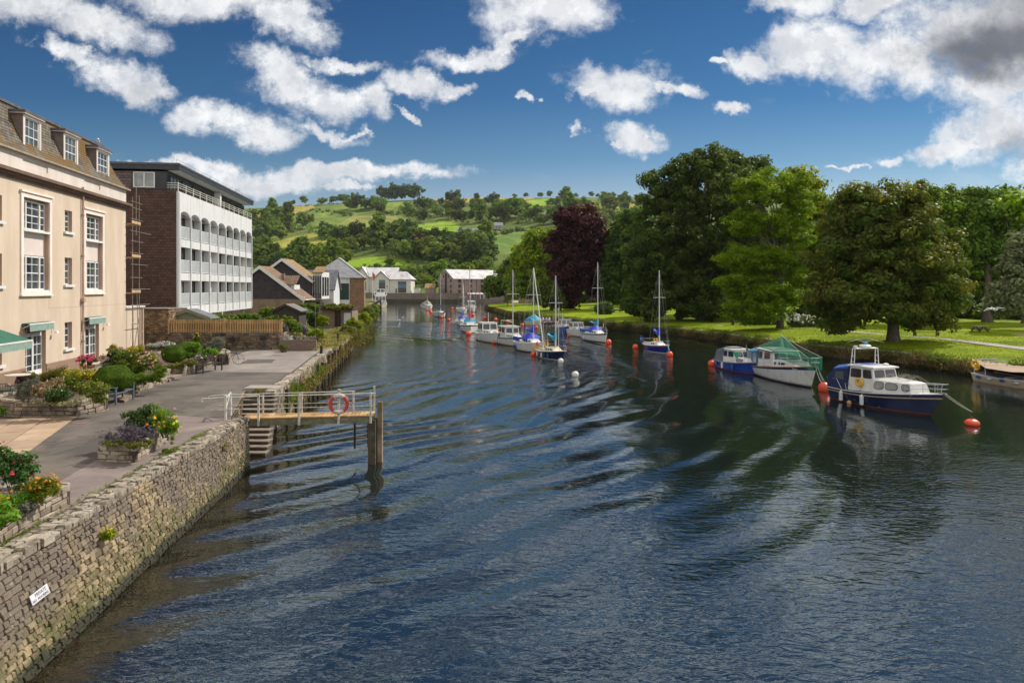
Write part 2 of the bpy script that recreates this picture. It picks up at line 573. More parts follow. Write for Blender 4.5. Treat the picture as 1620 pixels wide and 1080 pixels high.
def limbs(parent,rg,base_r,h,targets,name='trunk',lean=(0,0),split=None):
    mb = MB()
    split = split or h * .45
    top = Vector((lean[0],lean[1],h))
    mb.tube([(0,0,-.3),(0,0,.15),(lean[0] * .1,lean[1] * .1,h * .15),(lean[0] * .5,lean[1] * .5,h * .55),top],[base_r * 1.7,base_r * 1.25,base_r,base_r * .72,base_r * .25],10)
    for t in targets:
        t = Vector(t); z0 = min(max(split * rg.uniform(.55,1.5),.5),h * .9,max(t.z * .8,.6))
        a = Vector((lean[0] * z0 / h,lean[1] * z0 / h,z0))
        mid = a.lerp(t,.5) + Vector((0,0,(t - a).length * .10))
        r0 = base_r * rg.uniform(.28,.5)
        mb.tube([a,a.lerp(mid,.5) + Vector((0,0,.1)),mid,t],[r0,r0 * .8,r0 * .55,r0 * .15],6)
    return mb.build(name,BARK,parent,smooth=True)

def tree(name,label,cat,base,blobs,mat,n_cl,per,clr,leaf,trunk_r,trunk_h,seed,group=None,shell=.45,nl=14,aspect=.6,up=.35,squash=.75,droop=0.0,rand=.6,lean=(0,0)):
    rg = np.random.default_rng(seed)
    t = thing(name,label,cat,base,0,group)
    C,N,cvv,cc = crown_pts(rg,blobs,n_cl,per,clr,shell,squash,up,rand)
    sz = leaf * rg.uniform(.55,1.3,len(C))
    leaves('crown',C,N,sz,mat,t,cvv,aspect,rg,droop)
    sel = cc[rg.choice(len(cc),min(nl,len(cc)),replace=False)]
    limbs(t,rg,trunk_r,trunk_h,[tuple(x) for x in sel],lean=lean)
    return t

# ------------------------------------------------------------------ common materials
WHITE = pm('white_paint',(.72,.71,.68),(.62,.61,.58),2.5,.5,0)
WHITER = pm('white_render',(.60,.60,.595),(.43,.42,.40),1.3,.75,.004,30,streak=True,lo=.45,hi=.75)
GLASS = pm('window_glass',(.02,.028,.04),(.085,.095,.10),.8,.06,spec=.9)
DARKGLASS = pm('dark_glass',(.012,.014,.018),(.05,.05,.05),.7,.08,spec=.8)
WOOD_OLD = pm('old_wood',(.20,.15,.10),(.10,.075,.05),5,.85,.006,40)
RUBBLE = pm('rubble_stone',(.235,.185,.135),(.34,.285,.215),1.6,.9,.02,22,island=.34,c3=(.12,.105,.095),sc3=.9,lo3=.50,hi3=.66)
MORTAR = pm('mortar',(.06,.048,.036),(.10,.08,.06),5,.95,.01,30)
GREENALGAE = (.085,.085,.022)

def quay_material(name,c1,c2,c3):
    m,nt,b,out = newmat(name)
    tc_ = nn(nt,'ShaderNodeTexCoord'); vec = tc_.outputs['Object']
    g = nn(nt,'ShaderNodeNewGeometry')
    sp = nn(nt,'ShaderNodeSeparateXYZ'); lk(nt,vec,sp.inputs[0])
    f = mrange(nt,math_n(nt,'ADD',math_n(nt,'MULTIPLY',g.outputs['Random Per Island'],.6),math_n(nt,'MULTIPLY',noise(nt,vec,.8,5,.6),.6)),.3,.95)
    col = mixc(nt,f,c1,c2)
    big = mrange(nt,math_n(nt,'ADD',noise(nt,vec,.35,5,.6),math_n(nt,'MULTIPLY',sp.outputs[2],.10)),.55,.70)
    col = mixc(nt,math_n(nt,'MULTIPLY',big,.8),col,c3)
    sp_ = mrange(nt,noise(nt,vec,9,6,.7),.56,.70)
    col = mixc(nt,math_n(nt,'MULTIPLY',sp_,.5),col,(.48,.44,.37))
    alg = mrange(nt,math_n(nt,'SUBTRACT',math_n(nt,'MULTIPLY',noise(nt,vec,1.1,5,.65),2.0),sp.outputs[2]),-.05,.75)
    alg = math_n(nt,'MULTIPLY',alg,mrange(nt,noise(nt,vec,4.5,5,.65),.34,.56))
    col = mixc(nt,math_n(nt,'MULTIPLY',alg,.85),col,GREENALGAE)
    wet = mrange(nt,math_n(nt,'SUBTRACT',sp.outputs[2],math_n(nt,'MULTIPLY',noise(nt,vec,2,3),.35)),.12,-.05)
    col = mixc(nt,wet,col,(.03,.028,.012))
    lk(nt,col,b.inputs['Base Color']); b.inputs['Roughness'].default_value = .88
    bp = nn(nt,'ShaderNodeBump'); bp.inputs['Distance'].default_value = .03
    lk(nt,noise(nt,vec,16,8,.7),bp.inputs['Height']); lk(nt,bp.outputs[0],b.inputs['Normal'])
    MATS[name] = m
    return m
QUAY = quay_material('quay_stone',(.13,.092,.05),(.37,.275,.155),(.12,.095,.078))
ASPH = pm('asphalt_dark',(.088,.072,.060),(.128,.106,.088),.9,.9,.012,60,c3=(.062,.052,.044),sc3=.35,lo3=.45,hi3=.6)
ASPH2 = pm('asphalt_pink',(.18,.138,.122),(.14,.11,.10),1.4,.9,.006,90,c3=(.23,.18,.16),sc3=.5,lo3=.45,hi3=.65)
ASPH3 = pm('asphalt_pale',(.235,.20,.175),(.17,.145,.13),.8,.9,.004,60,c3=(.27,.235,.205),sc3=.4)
SOIL = pm('soil',(.05,.035,.025),(.09,.065,.045),6,.95,.02,20)
TZ = 1.75     # terrace level

def grass_material(name,c1,c2,c3=None,c4=None):
    m,nt,b,out = newmat(name)
    tc_ = nn(nt,'ShaderNodeTexCoord'); vec = tc_.outputs['Object']
    f = mrange(nt,noise(nt,vec,.25,7,.65),.38,.62)
    col = mixc(nt,f,c1,c2)
    if c3: col = mixc(nt,mrange(nt,noise(nt,vec,1.6,8,.7),.52,.72),col,c3)
    if c4: col = mixc(nt,mrange(nt,noise(nt,vec,.09,6,.65),.55,.68),col,c4)
    lk(nt,col,b.inputs['Base Color']); b.inputs['Roughness'].default_value = .75
    b.inputs['Specular IOR Level'].default_value = .05
    bp = nn(nt,'ShaderNodeBump'); bp.inputs['Distance'].default_value = .10
    lk(nt,noise(nt,vec,6,8,.75),bp.inputs['Height']); lk(nt,bp.outputs[0],b.inputs['Normal'])
    MATS[name] = m
    return m
GRASS = grass_material('lawn_grass',(.125,.19,.004),(.24,.29,.006),(.29,.285,.02),(.095,.15,.006))
ROUGH = grass_material('rough_ground',(.085,.10,.03),(.15,.135,.05),(.19,.15,.07))

# ------------------------------------------------------------------ river
def water_material():
    m,nt,b,out = newmat('river_water')
    g = nn(nt,'ShaderNodeNewGeometry'); pos = g.outputs['Position']
    sp = nn(nt,'ShaderNodeSeparateXYZ'); lk(nt,pos,sp.inputs[0])
    x,y = sp.outputs[0],sp.outputs[1]
    b.inputs['Base Color'].default_value = (.012,.013,.007,1)
    edge = math_n(nt,'ADD',x,math_n(nt,'MULTIPLY',y,.143))          # about -5.84 at the wall foot
    sh = mrange(nt,math_n(nt,'ADD',edge,math_n(nt,'MULTIPLY',noise(nt,pos,.5,5,.6),2.0)),-2.6,-5.4)
    bed = mixc(nt,mrange(nt,noise(nt,pos,1.6,6,.65),.4,.66),(.010,.007,.003),(.024,.014,.006))
    lk(nt,mixc(nt,sh,(.007,.011,.010),bed),b.inputs['Base Color'])
    b.inputs['IOR'].default_value = 2.5
    b.inputs['Specular Tint'].default_value = (.78,.92,1.0,1)
    b.inputs['Roughness'].default_value = .035
    b.inputs['Specular IOR Level'].default_value = .5
    lee = math_n(nt,'ADD',y,math_n(nt,'MULTIPLY',math_n(nt,'SUBTRACT',noise(nt,pos,.07,3),.5),26))
    calm = math_n(nt,'ADD',mrange(nt,lee,28,17,.52,1.0),mrange(nt,lee,42,52,0,.75))
    calm = math_n(nt,'MULTIPLY',calm,mrange(nt,lee,68,82,1.0,.2))
    calm = math_n(nt,'MULTIPLY',calm,mrange(nt,math_n(nt,'ADD',x,math_n(nt,'MULTIPLY',noise(nt,pos,.1,2),8)),5,14,1.0,.75))
    patch = mrange(nt,noise(nt,vmath(nt,'MULTIPLY',pos,(1,.55,1)).outputs[0],.13,4,.55),.40,.60,.65,1.15)
    calm = math_n(nt,'MULTIPLY',calm,patch)
    rot = nn(nt,'ShaderNodeMapping',vector_type='POINT')
    rot.inputs['Rotation'].default_value = (0,0,R(18)); rot.inputs['Scale'].default_value = (.52,1.0,1)
    lk(nt,pos,rot.inputs['Vector'])
    h1 = math_n(nt,'MULTIPLY',noise(nt,rot.outputs[0],4.6,2,.5,dist=.6),.026)
    h2 = math_n(nt,'MULTIPLY',noise(nt,rot.outputs[0],11.0,2,.5,dist=.4),.0050)
    h0 = math_n(nt,'MULTIPLY',noise(nt,rot.outputs[0],.42,2,.5,dist=.6),.055)
    hh = math_n(nt,'ADD',math_n(nt,'ADD',h1,h2),h0)
    hh = math_n(nt,'MULTIPLY',hh,calm)
    wv = nn(nt,'ShaderNodeVectorMath',operation='DISTANCE')
    wp = vmath(nt,'ADD',pos,vmath(nt,'SCALE',vmath(nt,'SUBTRACT',noise(nt,pos,.09,2,.5,out=1),(.5,.5,.5)).outputs[0],scale=5.0).outputs[0]).outputs[0]
    lk(nt,wp,wv.inputs[0]); wv.inputs[1].default_value = (-42.0,64.0,0)
    ph = math_n(nt,'MULTIPLY',wv.outputs['Value'],2.9)
    wav = math_n(nt,'SINE',ph)
    env = math_n(nt,'MULTIPLY',mrange(nt,wv.outputs['Value'],33,42),mrange(nt,wv.outputs['Value'],76,58))
    env = math_n(nt,'MULTIPLY',env,mrange(nt,noise(nt,pos,.13,3),.30,.58))
    w = math_n(nt,'MULTIPLY',math_n(nt,'MULTIPLY',wav,env),.050)
    hh = math_n(nt,'ADD',hh,w)
    bp = nn(nt,'ShaderNodeBump'); bp.inputs['Distance'].default_value = 1.0; bp.inputs['Strength'].default_value = 1.0
    lk(nt,hh,bp.inputs['Height']); lk(nt,bp.outputs[0],b.inputs['Normal'])
    return m

mb = MB(); mb.poly([(-130,-12,0),(75,-12,0),(75,345,0),(-130,345,0)])
tag(mb.build('river_water',water_material()),kind='structure')

# ------------------------------------------------------------------ ground
BANKL = [(-7.9,-10),(-7.9,4),(-8.75,15),(-9.35,24.3),(-10.6,30.3),(-11.6,38),(-13.0,46.8),(-16.2,67.8),(-23.5,108),(-32,153),(-45,230),(-62,304)]
def bankx(y):
    for (a,b) in zip(BANKL[:-1],BANKL[1:]):
        if a[1] <= y <= b[1]:
            return a[0] + (b[0] - a[0]) * (y - a[1]) / (b[1] - a[1])
    return BANKL[-1][0]
def strip_ground(name,line,xin,z,mat,y0,y1,step=4.0,zoff=0,inset=.25):
    mb = MB(); ys = list(np.arange(y0,y1,step)) + [y1]
    for a,b in zip(ys[:-1],ys[1:]):
        mb.poly([(xin,a,z),(line(a) - inset,a,z),(line(b) - inset,b,z),(xin,b,z)])
    return mb.build(name,mat)
tag(strip_ground('left_ground',bankx,-420,TZ - .03,ROUGH,51.3,318,8,inset=.5),kind='structure')
def terr_line(y):
    return bankx(y) - (1.75 if 24.15 < y < 31.0 else 0)
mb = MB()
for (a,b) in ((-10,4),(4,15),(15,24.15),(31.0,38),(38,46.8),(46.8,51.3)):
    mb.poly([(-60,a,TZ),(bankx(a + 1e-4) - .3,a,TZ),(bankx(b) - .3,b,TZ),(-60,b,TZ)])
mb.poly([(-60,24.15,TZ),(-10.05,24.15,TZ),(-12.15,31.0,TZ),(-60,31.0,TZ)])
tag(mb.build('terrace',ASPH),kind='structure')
def sheet(name,pxs,mat,z):
    mb = MB(); mb.poly([(*G(px,py,z),z) for px,py in pxs]); return tag(mb.build(name,mat),kind='structure')
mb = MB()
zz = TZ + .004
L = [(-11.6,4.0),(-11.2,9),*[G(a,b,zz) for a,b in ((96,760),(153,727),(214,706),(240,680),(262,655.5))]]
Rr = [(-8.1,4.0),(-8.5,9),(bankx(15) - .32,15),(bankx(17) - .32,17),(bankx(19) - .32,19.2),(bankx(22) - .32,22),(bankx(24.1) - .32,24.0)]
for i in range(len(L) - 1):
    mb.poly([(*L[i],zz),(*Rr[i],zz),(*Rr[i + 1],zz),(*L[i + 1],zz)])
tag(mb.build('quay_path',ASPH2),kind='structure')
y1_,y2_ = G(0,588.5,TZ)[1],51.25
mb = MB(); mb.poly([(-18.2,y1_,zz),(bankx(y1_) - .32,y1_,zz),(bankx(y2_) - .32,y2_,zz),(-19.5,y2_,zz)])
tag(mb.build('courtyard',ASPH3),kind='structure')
SLAB = pm('sandstone_slab',(.30,.205,.135),(.36,.26,.175),1.5,.85,.004,40,island=.16,c3=(.30,.20,.13),sc3=.8)
mb = MB(); rg = random.Random(4)
A = Vector((*G(120,661,TZ),0)); Bp = Vector((*G(18,735,TZ),0))
dv_ = (Bp - A).normalized(); dn_ = Vector((dv_.y,-dv_.x,0))
if dn_.x > 0: dn_ = -dn_
nrow = 9; x_ = 0.0
for r_ in range(nrow):
    q = -.9 * (r_ % 2) - .5
    while q < 11:
        w_ = rg.choice((.9,1.2,1.5))
        a = A + dv_ * q + dn_ * (r_ * .92 + .02); b = A + dv_ * (q + w_ - .025) + dn_ * (r_ * .92 + .90)
        c1 = A + dv_ * (q + w_ - .025) + dn_ * (r_ * .92 + .02); c2 = A + dv_ * q + dn_ * (r_ * .92 + .90)
        h = TZ + .02 + rg.uniform(0,.003)
        mb.loft([[(p.x,p.y,TZ - .01) for p in (a,c1,b,c2)],[(p.x,p.y,h) for p in (a,c1,b,c2)]],cap0=False)
        q += w_
tag(mb.build('patio',SLAB),kind='structure')
for k,pxs in enumerate((((300,600),(352,599),(362,590),(318,590.5)),((236,648),(262,640),(300,641),(282,650)),((150,690),(128,706),(70,722),(92,702)),((380,575),(430,574),(436,568),(392,568.5)))):
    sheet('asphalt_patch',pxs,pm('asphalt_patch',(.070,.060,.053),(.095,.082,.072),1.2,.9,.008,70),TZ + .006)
IRON = pm('cast_iron',(.06,.052,.048),(.09,.08,.07),8,.8,.004,60)
def cover(label,c4,mat):
    mb = MB(); P_ = [(*G(a,b,TZ),TZ + .008) for a,b in c4]
    mb.loft([[(p[0],p[1],TZ - .01) for p in P_],P_])
    tag(mb.build('drain_cover',mat),label,'drain cover')
cover('dark inspection cover set in the asphalt near the patio edge',((62,699),(88,699),(101,692),(74,691)),IRON)
cover('reddish inspection cover beside the corner of the patio',((111,671),(136,671),(143,664),(121,664)),pm('rusty_iron',(.16,.10,.08),(.11,.08,.07),7,.8))
mb = MB()
STEPM = pm('step_stone',(.24,.19,.14),(.16,.125,.095),3,.9,.01,30)
def pave_step(label,c4,h=.1):
    P_ = [G(a,b,TZ) for a,b in c4]
    mb = MB(); mb.extr(P_,TZ - .05,TZ + h)
    tag(mb.build('stone_step',STEPM),label,'step','low stone steps between the raised beds')
pave_step('low stone step between the rounded clipped bush and the blue bench',((197,637),(221,622),(205,618),(180,634)))
pave_step('low stone step in the gap between the two long raised beds',((268,604),(289,594.5),(280,590),(258,599)))

# ------------------------------------------------------------------ stone walls made of real stones
def stones(mb,path,z0f,z1f,rg,w=(.18,.42),h=(.09,.17),proud=(.0,.05),batter=lambda t: 0.0,jit=.018,gap=.012):
    """face of coursed rubble along a 2-D path; outside is to the right of the walking direction"""
    pts = [Vector((p[0],p[1],0)) for p in path]
    cum = [0.0]
    for a,b in zip(pts[:-1],pts[1:]): cum.append(cum[-1] + (b - a).length)
    Lt = cum[-1]
    def at(q):
        q = min(max(q,0),Lt - 1e-6)
        for i in range(len(pts) - 1):
            if q <= cum[i + 1]:
                d = (pts[i + 1] - pts[i]).normalized()
                return pts[i] + d * (q - cum[i]),Vector((d.y,-d.x,0)),q / Lt
        return pts[-1],Vector((d.y,-d.x,0)),1.0
    def wp(q,z,out):
        p,n,t = at(q)
        zb = z0f(t); zt = z1f(t)
        k = max(0.0,1 - (z - zb) / max(zt - zb,.01))
        p = p + n * (out + batter(t) * k)
        return (p.x,p.y,z)
    zmin = min(z0f(0),z0f(1),z0f(.5)); zmax = max(z1f(0),z1f(1),z1f(.5))
    z = zmin
    while z < zmax - .02:
        hh = rg.uniform(*h); hh = min(hh,zmax - z)
        q = -rg.uniform(0,.2)
        while q < Lt:
            ww = rg.uniform(*w)
            if rg.random() < .12: ww *= 1.4
            qa,qb = max(q,0),min(q + ww,Lt)
            t = (qa + qb) / 2 / Lt
            za = z; zb_ = min(z + hh,z1f(t))
            if rg.random() < .10 and hh < .13: zb_ = min(zb_ + hh * .6,z1f(t))
            if qb - qa > .04 and zb_ - za > .03:
                o = rg.uniform(*proud); g_ = gap
                j = lambda: rg.uniform(-jit,jit)
                c = [(qa + g_ + j(),za + g_ + j()),(qb - g_ + j(),za + g_ + j()),(qb - g_ + j(),zb_ - g_ + j()),(qa + g_ + j(),zb_ - g_ + j())]
                cq = (qa + qb) / 2; cz = (za + zb_) / 2
                back = [wp(a,b,-.06) for a,b in c]
                mid = [wp(a,b,o) for a,b in c]
                fr = [wp(cq + (a - cq) * .90,cz + (b - cz) * .84,o + .016 + rg.uniform(-.006,.008)) for a,b in c]
                mb.loft([back,mid,fr],cap0=False)
            q += ww
        z += hh
    return mb

def copings(mb,path,z,rg,depth=(.3,.5),w=(.25,.6),th=(.05,.10),over=.05):
    pts = [Vector((p[0],p[1],0)) for p in path]
    for a,b in zip(pts[:-1],pts[1:]):
        d = (b - a); Ls = d.length; d.normalize(); n = Vector((d.y,-d.x,0)); q = 0
        while q < Ls - .05:
            ww = min(rg.uniform(*w),Ls - q); dp = rg.uniform(*depth)
            p0 = a + d * (q + .012); p1 = a + d * (q + ww - .012); zb = z - .08; zt = z + rg.uniform(*th)
            j = lambda s=.03: rg.uniform(-s,s)
            o = over + j(.02)
            c = [p0 + n * (o + j()),p1 + n * (o + j()),p1 + n * (o * 0 - dp + j()),p0 + n * (-dp + j())]
            cc = sum((x for x in c),Vector()) / 4
            mb.loft([[(x.x,x.y,zb) for x in c],[(x.x,x.y,zt - .02) for x in c],[(cc.x + (x.x - cc.x) * .88,cc.y + (x.y - cc.y) * .88,zt + j(.012)) for x in c]],cap0=False)
            q += ww
    return mb

COPE = pm('coping_stone',(.22,.18,.135),(.38,.325,.25),2.2,.9,.02,26,island=.22,c3=(.12,.095,.07),sc3=3.2,lo3=.48,hi3=.60)

rg = random.Random(11)
P1 = [(-7.9,2.0),(-7.9,4),(-8.75,15),(-9.35,24.2)]
P1r = P1[::-1]
q1 = thing('quay_wall','long rubble stone quay wall with mossy foot along the left edge of the river','wall',(0,0,0))
mb = MB(); stones(mb,P1,lambda t: -.35,lambda t: TZ + .02,rg,w=(.09,.25),h=(.065,.12),proud=(-.012,.022),batter=lambda t: .95 * (1 - t) ** .8 + .06,jit=.010,gap=.010)
mb.build('wall_face',QUAY,q1)
mb = MB()
pp = [Vector((p[0],p[1],0)) for p in P1]
def p1x(y): return -7.9 + (0 if y < 4 else (y - 4) * (-.85 / 11) if y < 15 else -.85 + (y - 15) * (-.60 / 9.2))
ysl = [2 + k * .74 for k in range(31)]
bo = lambda y: .95 * max(0,1 - (y - 2) / 22.26) ** .8 + .06
for a,b in zip(ysl[:-1],ysl[1:]):
    b = min(b,24.2)
    mb.poly([(p1x(a) + bo(a) - .055,a,-.4),(p1x(b) + bo(b) - .055,b,-.4),(p1x(b) - .07,b,TZ + .03),(p1x(a) - .07,a,TZ + .03)])
    mb.poly([(p1x(a) - .07,a,TZ + .03),(p1x(b) - .07,b,TZ + .03),(p1x(b) - .60,b,TZ + .03),(p1x(a) - .60,a,TZ + .03)])
mb.box(-9.95,-9.40,24.16,24.19,-.4,TZ + .02)
mb.build('wall_core',MORTAR,q1)
mb = MB()
copings(mb,P1,TZ + .03,rg,depth=(.09,.17),w=(.10,.34),th=(.03,.085),over=.03)
copings(mb,[(a - .16,b) for a,b in P1],TZ + .02,rg,depth=(.14,.20),w=(.10,.30),th=(.04,.085),over=-.02)
copings(mb,[(a - .37,b) for a,b in P1],TZ + .01,rg,depth=(.10,.24),w=(.10,.30),th=(.02,.07),over=-.02)
mb.build('coping',COPE,q1)
mb = MB(); stones(mb,[(-9.32,24.2),(-10.1,24.2)][::-1],lambda t: -.3,lambda t: TZ,rg,proud=(-.01,.02))
mb.M = None
mb.build('wall_end',QUAY,q1)

P2_ = [(-10.58,30.3),(-11.6,38),(-13.0,46.8),(-14.0,53.5),(-16.2,67.8)]
q2 = thing('quay_wall','overgrown stone quay wall with timber fender posts beyond the river steps','wall',(0,0,0))
mb = MB(); stones(mb,P2_,lambda t: -.35,lambda t: TZ + .02,rg,w=(.22,.6),h=(.12,.24),proud=(-.01,.06),batter=lambda t: .12)
mb.build('wall_face',QUAY,q2)
mb = MB()
for a,b in zip(P2_[:-1],P2_[1:]):
    mb.poly([(a[0] + .08,a[1],-.4),(b[0] + .08,b[1],-.4),(b[0] - .04,b[1],TZ + .03),(a[0] - .04,a[1],TZ + .03)])
    mb.poly([(a[0] - .04,a[1],TZ + .03),(b[0] - .04,b[1],TZ + .03),(b[0] - .60,b[1],TZ + .03),(a[0] - .60,a[1],TZ + .03)])
mb.build('wall_core',MORTAR,q2)
mb = MB()
copings(mb,P2_[:4],TZ + .02,rg,depth=(.3,.42),w=(.35,.9),th=(.06,.10),over=.05)
mb.build('coping',COPE,q2)
for k in range(17):
    y = 32.5 + k * 2.05 + rg.uniform(-.5,.5); x = bankx(y) + .20
    mb = MB(); mb.cbox((x,y,.35),.16,.16,2.1 + rg.uniform(-.5,.4),rg.uniform(-.2,.2))
    mb.build('fender_post',pm('black_timber',(.022,.016,.011),(.05,.038,.025),6,.9,.01,20),q2)
mb = MB()
EP = [(-16.2,67.8),(-23.5,108),(-32,153),(-45,230),(-62,304)]
for a,b in zip(EP[:-1],EP[1:]):
    mb.poly([(a[0] + .3,a[1],-.5),(b[0] + .3,b[1],-.5),(b[0] - .1,b[1],TZ),(a[0] - .1,a[1],TZ)])
    mb.poly([(a[0] - .1,a[1],TZ),(b[0] - .1,b[1],TZ),(b[0] - .8,b[1],TZ + .01),(a[0] - .8,a[1],TZ + .01)])
tag(mb.build('embankment_wall',brickmat('embankment_stone',(.20,.16,.11),(.10,.085,.06),(.05,.04,.03),.6,.28,.03,bump=.04,c3=GREENALGAE,sc3=.5)),'distant stretch of left river wall running below the riverside houses','wall')
for k in range(7):
    y = 150 + k * 11.0; x = bankx(y) + .55
    mb = MB(); mb.cbox((x,y,.9),.45,.45,3.2)
    tag(mb.build('mooring_pile',MATS['black_timber']),('nearest','second','third','fourth','fifth','sixth','farthest')[k] + ' black timber pile standing at the far left embankment','pile','timber piles along the far left embankment')

st = thing('river_stair','worn stone stair running down into the water behind the jetty','stairs',(0,0,0))
n = 14
for k in range(n):
    y1 = 30.9 - k * .40; y0 = y1 - .46; z1 = TZ - .02 - (k + 1) * .135
    xr = bankx(y0) - .05 + (.35 if k > 8 else .12 + .02 * k)
    mb = MB(); mb.box(-12.3,xr,y0,y1,z1 - .5,z1 - .055)
    mb.build('riser',MORTAR,st)
    mb = MB(); mb.box(-12.3,xr + .02,y0 - .03,y1,z1 - .053,z1)
    mb.build('tread',STEPM,st,bevel=.012)
mb = MB(); mb.box(-12.2,-10.68,30.95,31.9,TZ - .25,TZ + .11)
mb.build('top_slab',pm('pale_slab',(.31,.27,.23),(.25,.215,.18),3,.9,.008,30),st,bevel=.03)
mb = MB(); stones(mb,[(-12.13,30.95),(-10.03,24.15)],lambda t: -.4,lambda t: TZ + .02,rg,proud=(-.01,.03))
stones(mb,[(-10.1,24.16),(-9.85,24.16)],lambda t: -.4,lambda t: TZ + .02,rg,proud=(-.01,.02))
stones(mb,[(-12.2,30.93),(-10.66,30.93)],lambda t: -.4,lambda t: TZ - .2,rg,proud=(-.01,.02))
mb.build('side_wall',QUAY,st)

PLATE = pm('sign_plate',(.56,.55,.56),rough=.4)
INK = pm('sign_ink',(.16,.14,.17),rough=.6)
y_a,y_b = G(43,930,1.3)[1],G(71,950,1.3)[1]
def text_mesh(name,body,size,mat,parent,M,extrude=.002,align='CENTER'):
    cu = bpy.data.curves.new(name,'FONT'); cu.body = body; cu.size = size; cu.extrude = extrude
    cu.align_x = align; cu.align_y = 'CENTER'; cu.resolution_u = 2
    o = bpy.data.objects.new(name,cu); COL.objects.link(o)
    dg = bpy.context.evaluated_depsgraph_get()
    me = bpy.data.meshes.new_from_object(o.evaluated_get(dg))
    bpy.data.objects.remove(o); bpy.data.curves.remove(cu)
    me.materials.clear(); me.materials.append(mat)
    o = bpy.data.objects.new(name,me); COL.objects.link(o)
    o.parent = parent; o.matrix_local = M
    return o
ycen = 11.9; zcen = 1.06
def wall_out(y,z):
    t = (y - 2) / 22.2; k = 1 - (z + .35) / (TZ + .37)
    return (.95 * (1 - t) ** .8 + .06) * k
def wallx(y): return -7.9 + (y - 4) * (-.85 / 11)
sx_ = wallx(ycen) + wall_out(ycen,zcen) + .06
sg = thing('notice_sign','small white notice reading PRIVATE NO MOORING fixed to the near quay wall','sign',(sx_,ycen,zcen),math.atan2(1,-.077 - .04) )
mb = MB(); mb.box(-.26,.26,-.006,.006,-.085,.085); mb.build('plate',PLATE,sg)
lean = math.atan2(.73,2.1)
sg.rotation_euler = (-lean,0,math.atan2(1,-.105))
text_mesh('lettering','PRIVATE',.088,INK,sg,Matrix.Translation((.03,-.0085,.032)) @ Matrix.Rotation(R(90),4,'X'))
text_mesh('lettering','NO  MOORING',.068,INK,sg,Matrix.Translation((0,-.0085,-.045)) @ Matrix.Rotation(R(90),4,'X'))

# ------------------------------------------------------------------ buildings on the left
def wall_open(mb,x0,x1,z0,z1,holes,y=0.0,depth=.2,reveal=True,rm=None):
    xs = sorted({x0,x1,*[h[0] for h in holes],*[h[1] for h in holes]})
    zs = sorted({z0,z1,*[h[2] for h in holes],*[h[3] for h in holes]})
    xs = [x for x in xs if x0 <= x <= x1]; zs = [z for z in zs if z0 <= z <= z1]
    for a,b in zip(xs[:-1],xs[1:]):
        for c,d in zip(zs[:-1],zs[1:]):
            mx,mz = (a + b) / 2,(c + d) / 2
            if any(h[0] < mx < h[1] and h[2] < mz < h[3] for h in holes): continue
            mb.poly([(a,y,c),(b,y,c),(b,y,d),(a,y,d)])
    if reveal:
        cm = mb.cm
        if rm is not None: mb.mat(rm)
        for (a,b,c,d) in holes:
            Y = y + depth
            mb.poly([(a,y,c),(a,Y,c),(b,Y,c),(b,y,c)])
            mb.poly([(a,y,d),(b,y,d),(b,Y,d),(a,Y,d)])
            mb.poly([(a,y,c),(a,y,d),(a,Y,d),(a,Y,c)])
            mb.poly([(b,y,c),(b,Y,c),(b,Y,d),(b,y,d)])
        mb.mat(cm)

def sash(parent,x0,x1,z0,z1,y,cols,rows,fr=.07,bar=.03,midrail=True,name='window',mat=None,glass=None):
    mb = MB(); mat = mat or WHITE
    mb.box(x0,x0 + fr,y - .03,y + .05,z0,z1); mb.box(x1 - fr,x1,y - .03,y + .05,z0,z1)
    mb.box(x0 + fr,x1 - fr,y - .03,y + .05,z1 - fr,z1); mb.box(x0 + fr,x1 - fr,y - .03,y + .05,z0,z0 + fr)
    for k in range(1,cols):
        x = x0 + (x1 - x0) * k / cols; mb.box(x - bar / 2,x + bar / 2,y - .012,y + .03,z0 + fr,z1 - fr)
    for k in range(1,rows):
        z = z0 + (z1 - z0) * k / rows; h = bar * (1.8 if (midrail and k == rows // 2) else 1) / 2
        mb.box(x0 + fr,x1 - fr,y - .016,y + .026,z - h,z + h)
    o = mb.build(name,mat,parent)
    g = MB(); g.poly([(x0 + .01,y + .018,z0 + .01),(x1 - .01,y + .018,z0 + .01),(x1 - .01,y + .018,z1 - .01),(x0 + .01,y + .018,z1 - .01)])
    g.build('glass',glass or GLASS,o)
    return o

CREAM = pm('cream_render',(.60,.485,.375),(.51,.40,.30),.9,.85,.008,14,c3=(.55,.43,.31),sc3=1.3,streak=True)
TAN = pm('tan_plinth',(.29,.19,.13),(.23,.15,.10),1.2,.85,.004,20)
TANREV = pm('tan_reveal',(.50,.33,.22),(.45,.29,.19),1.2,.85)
CORN = pm('brown_cornice',(.17,.10,.065),(.12,.07,.048),1.5,.7,.003,20)
CREAMW = pm('offwhite_render',(.66,.58,.52),(.56,.48,.42),.8,.8,.004,20,streak=True)
SLATE_OLD = brickmat('lichened_slate',(.065,.050,.038),(.165,.14,.105),(.022,.018,.014),.32,.165,.016,bump=.04,c3=(.16,.085,.012),sc3=.9,lo3=.47,hi3=.55,var=.7,st=.3)
LEAD = pm('lead_grey',(.07,.065,.07),(.12,.11,.11),3,.6)

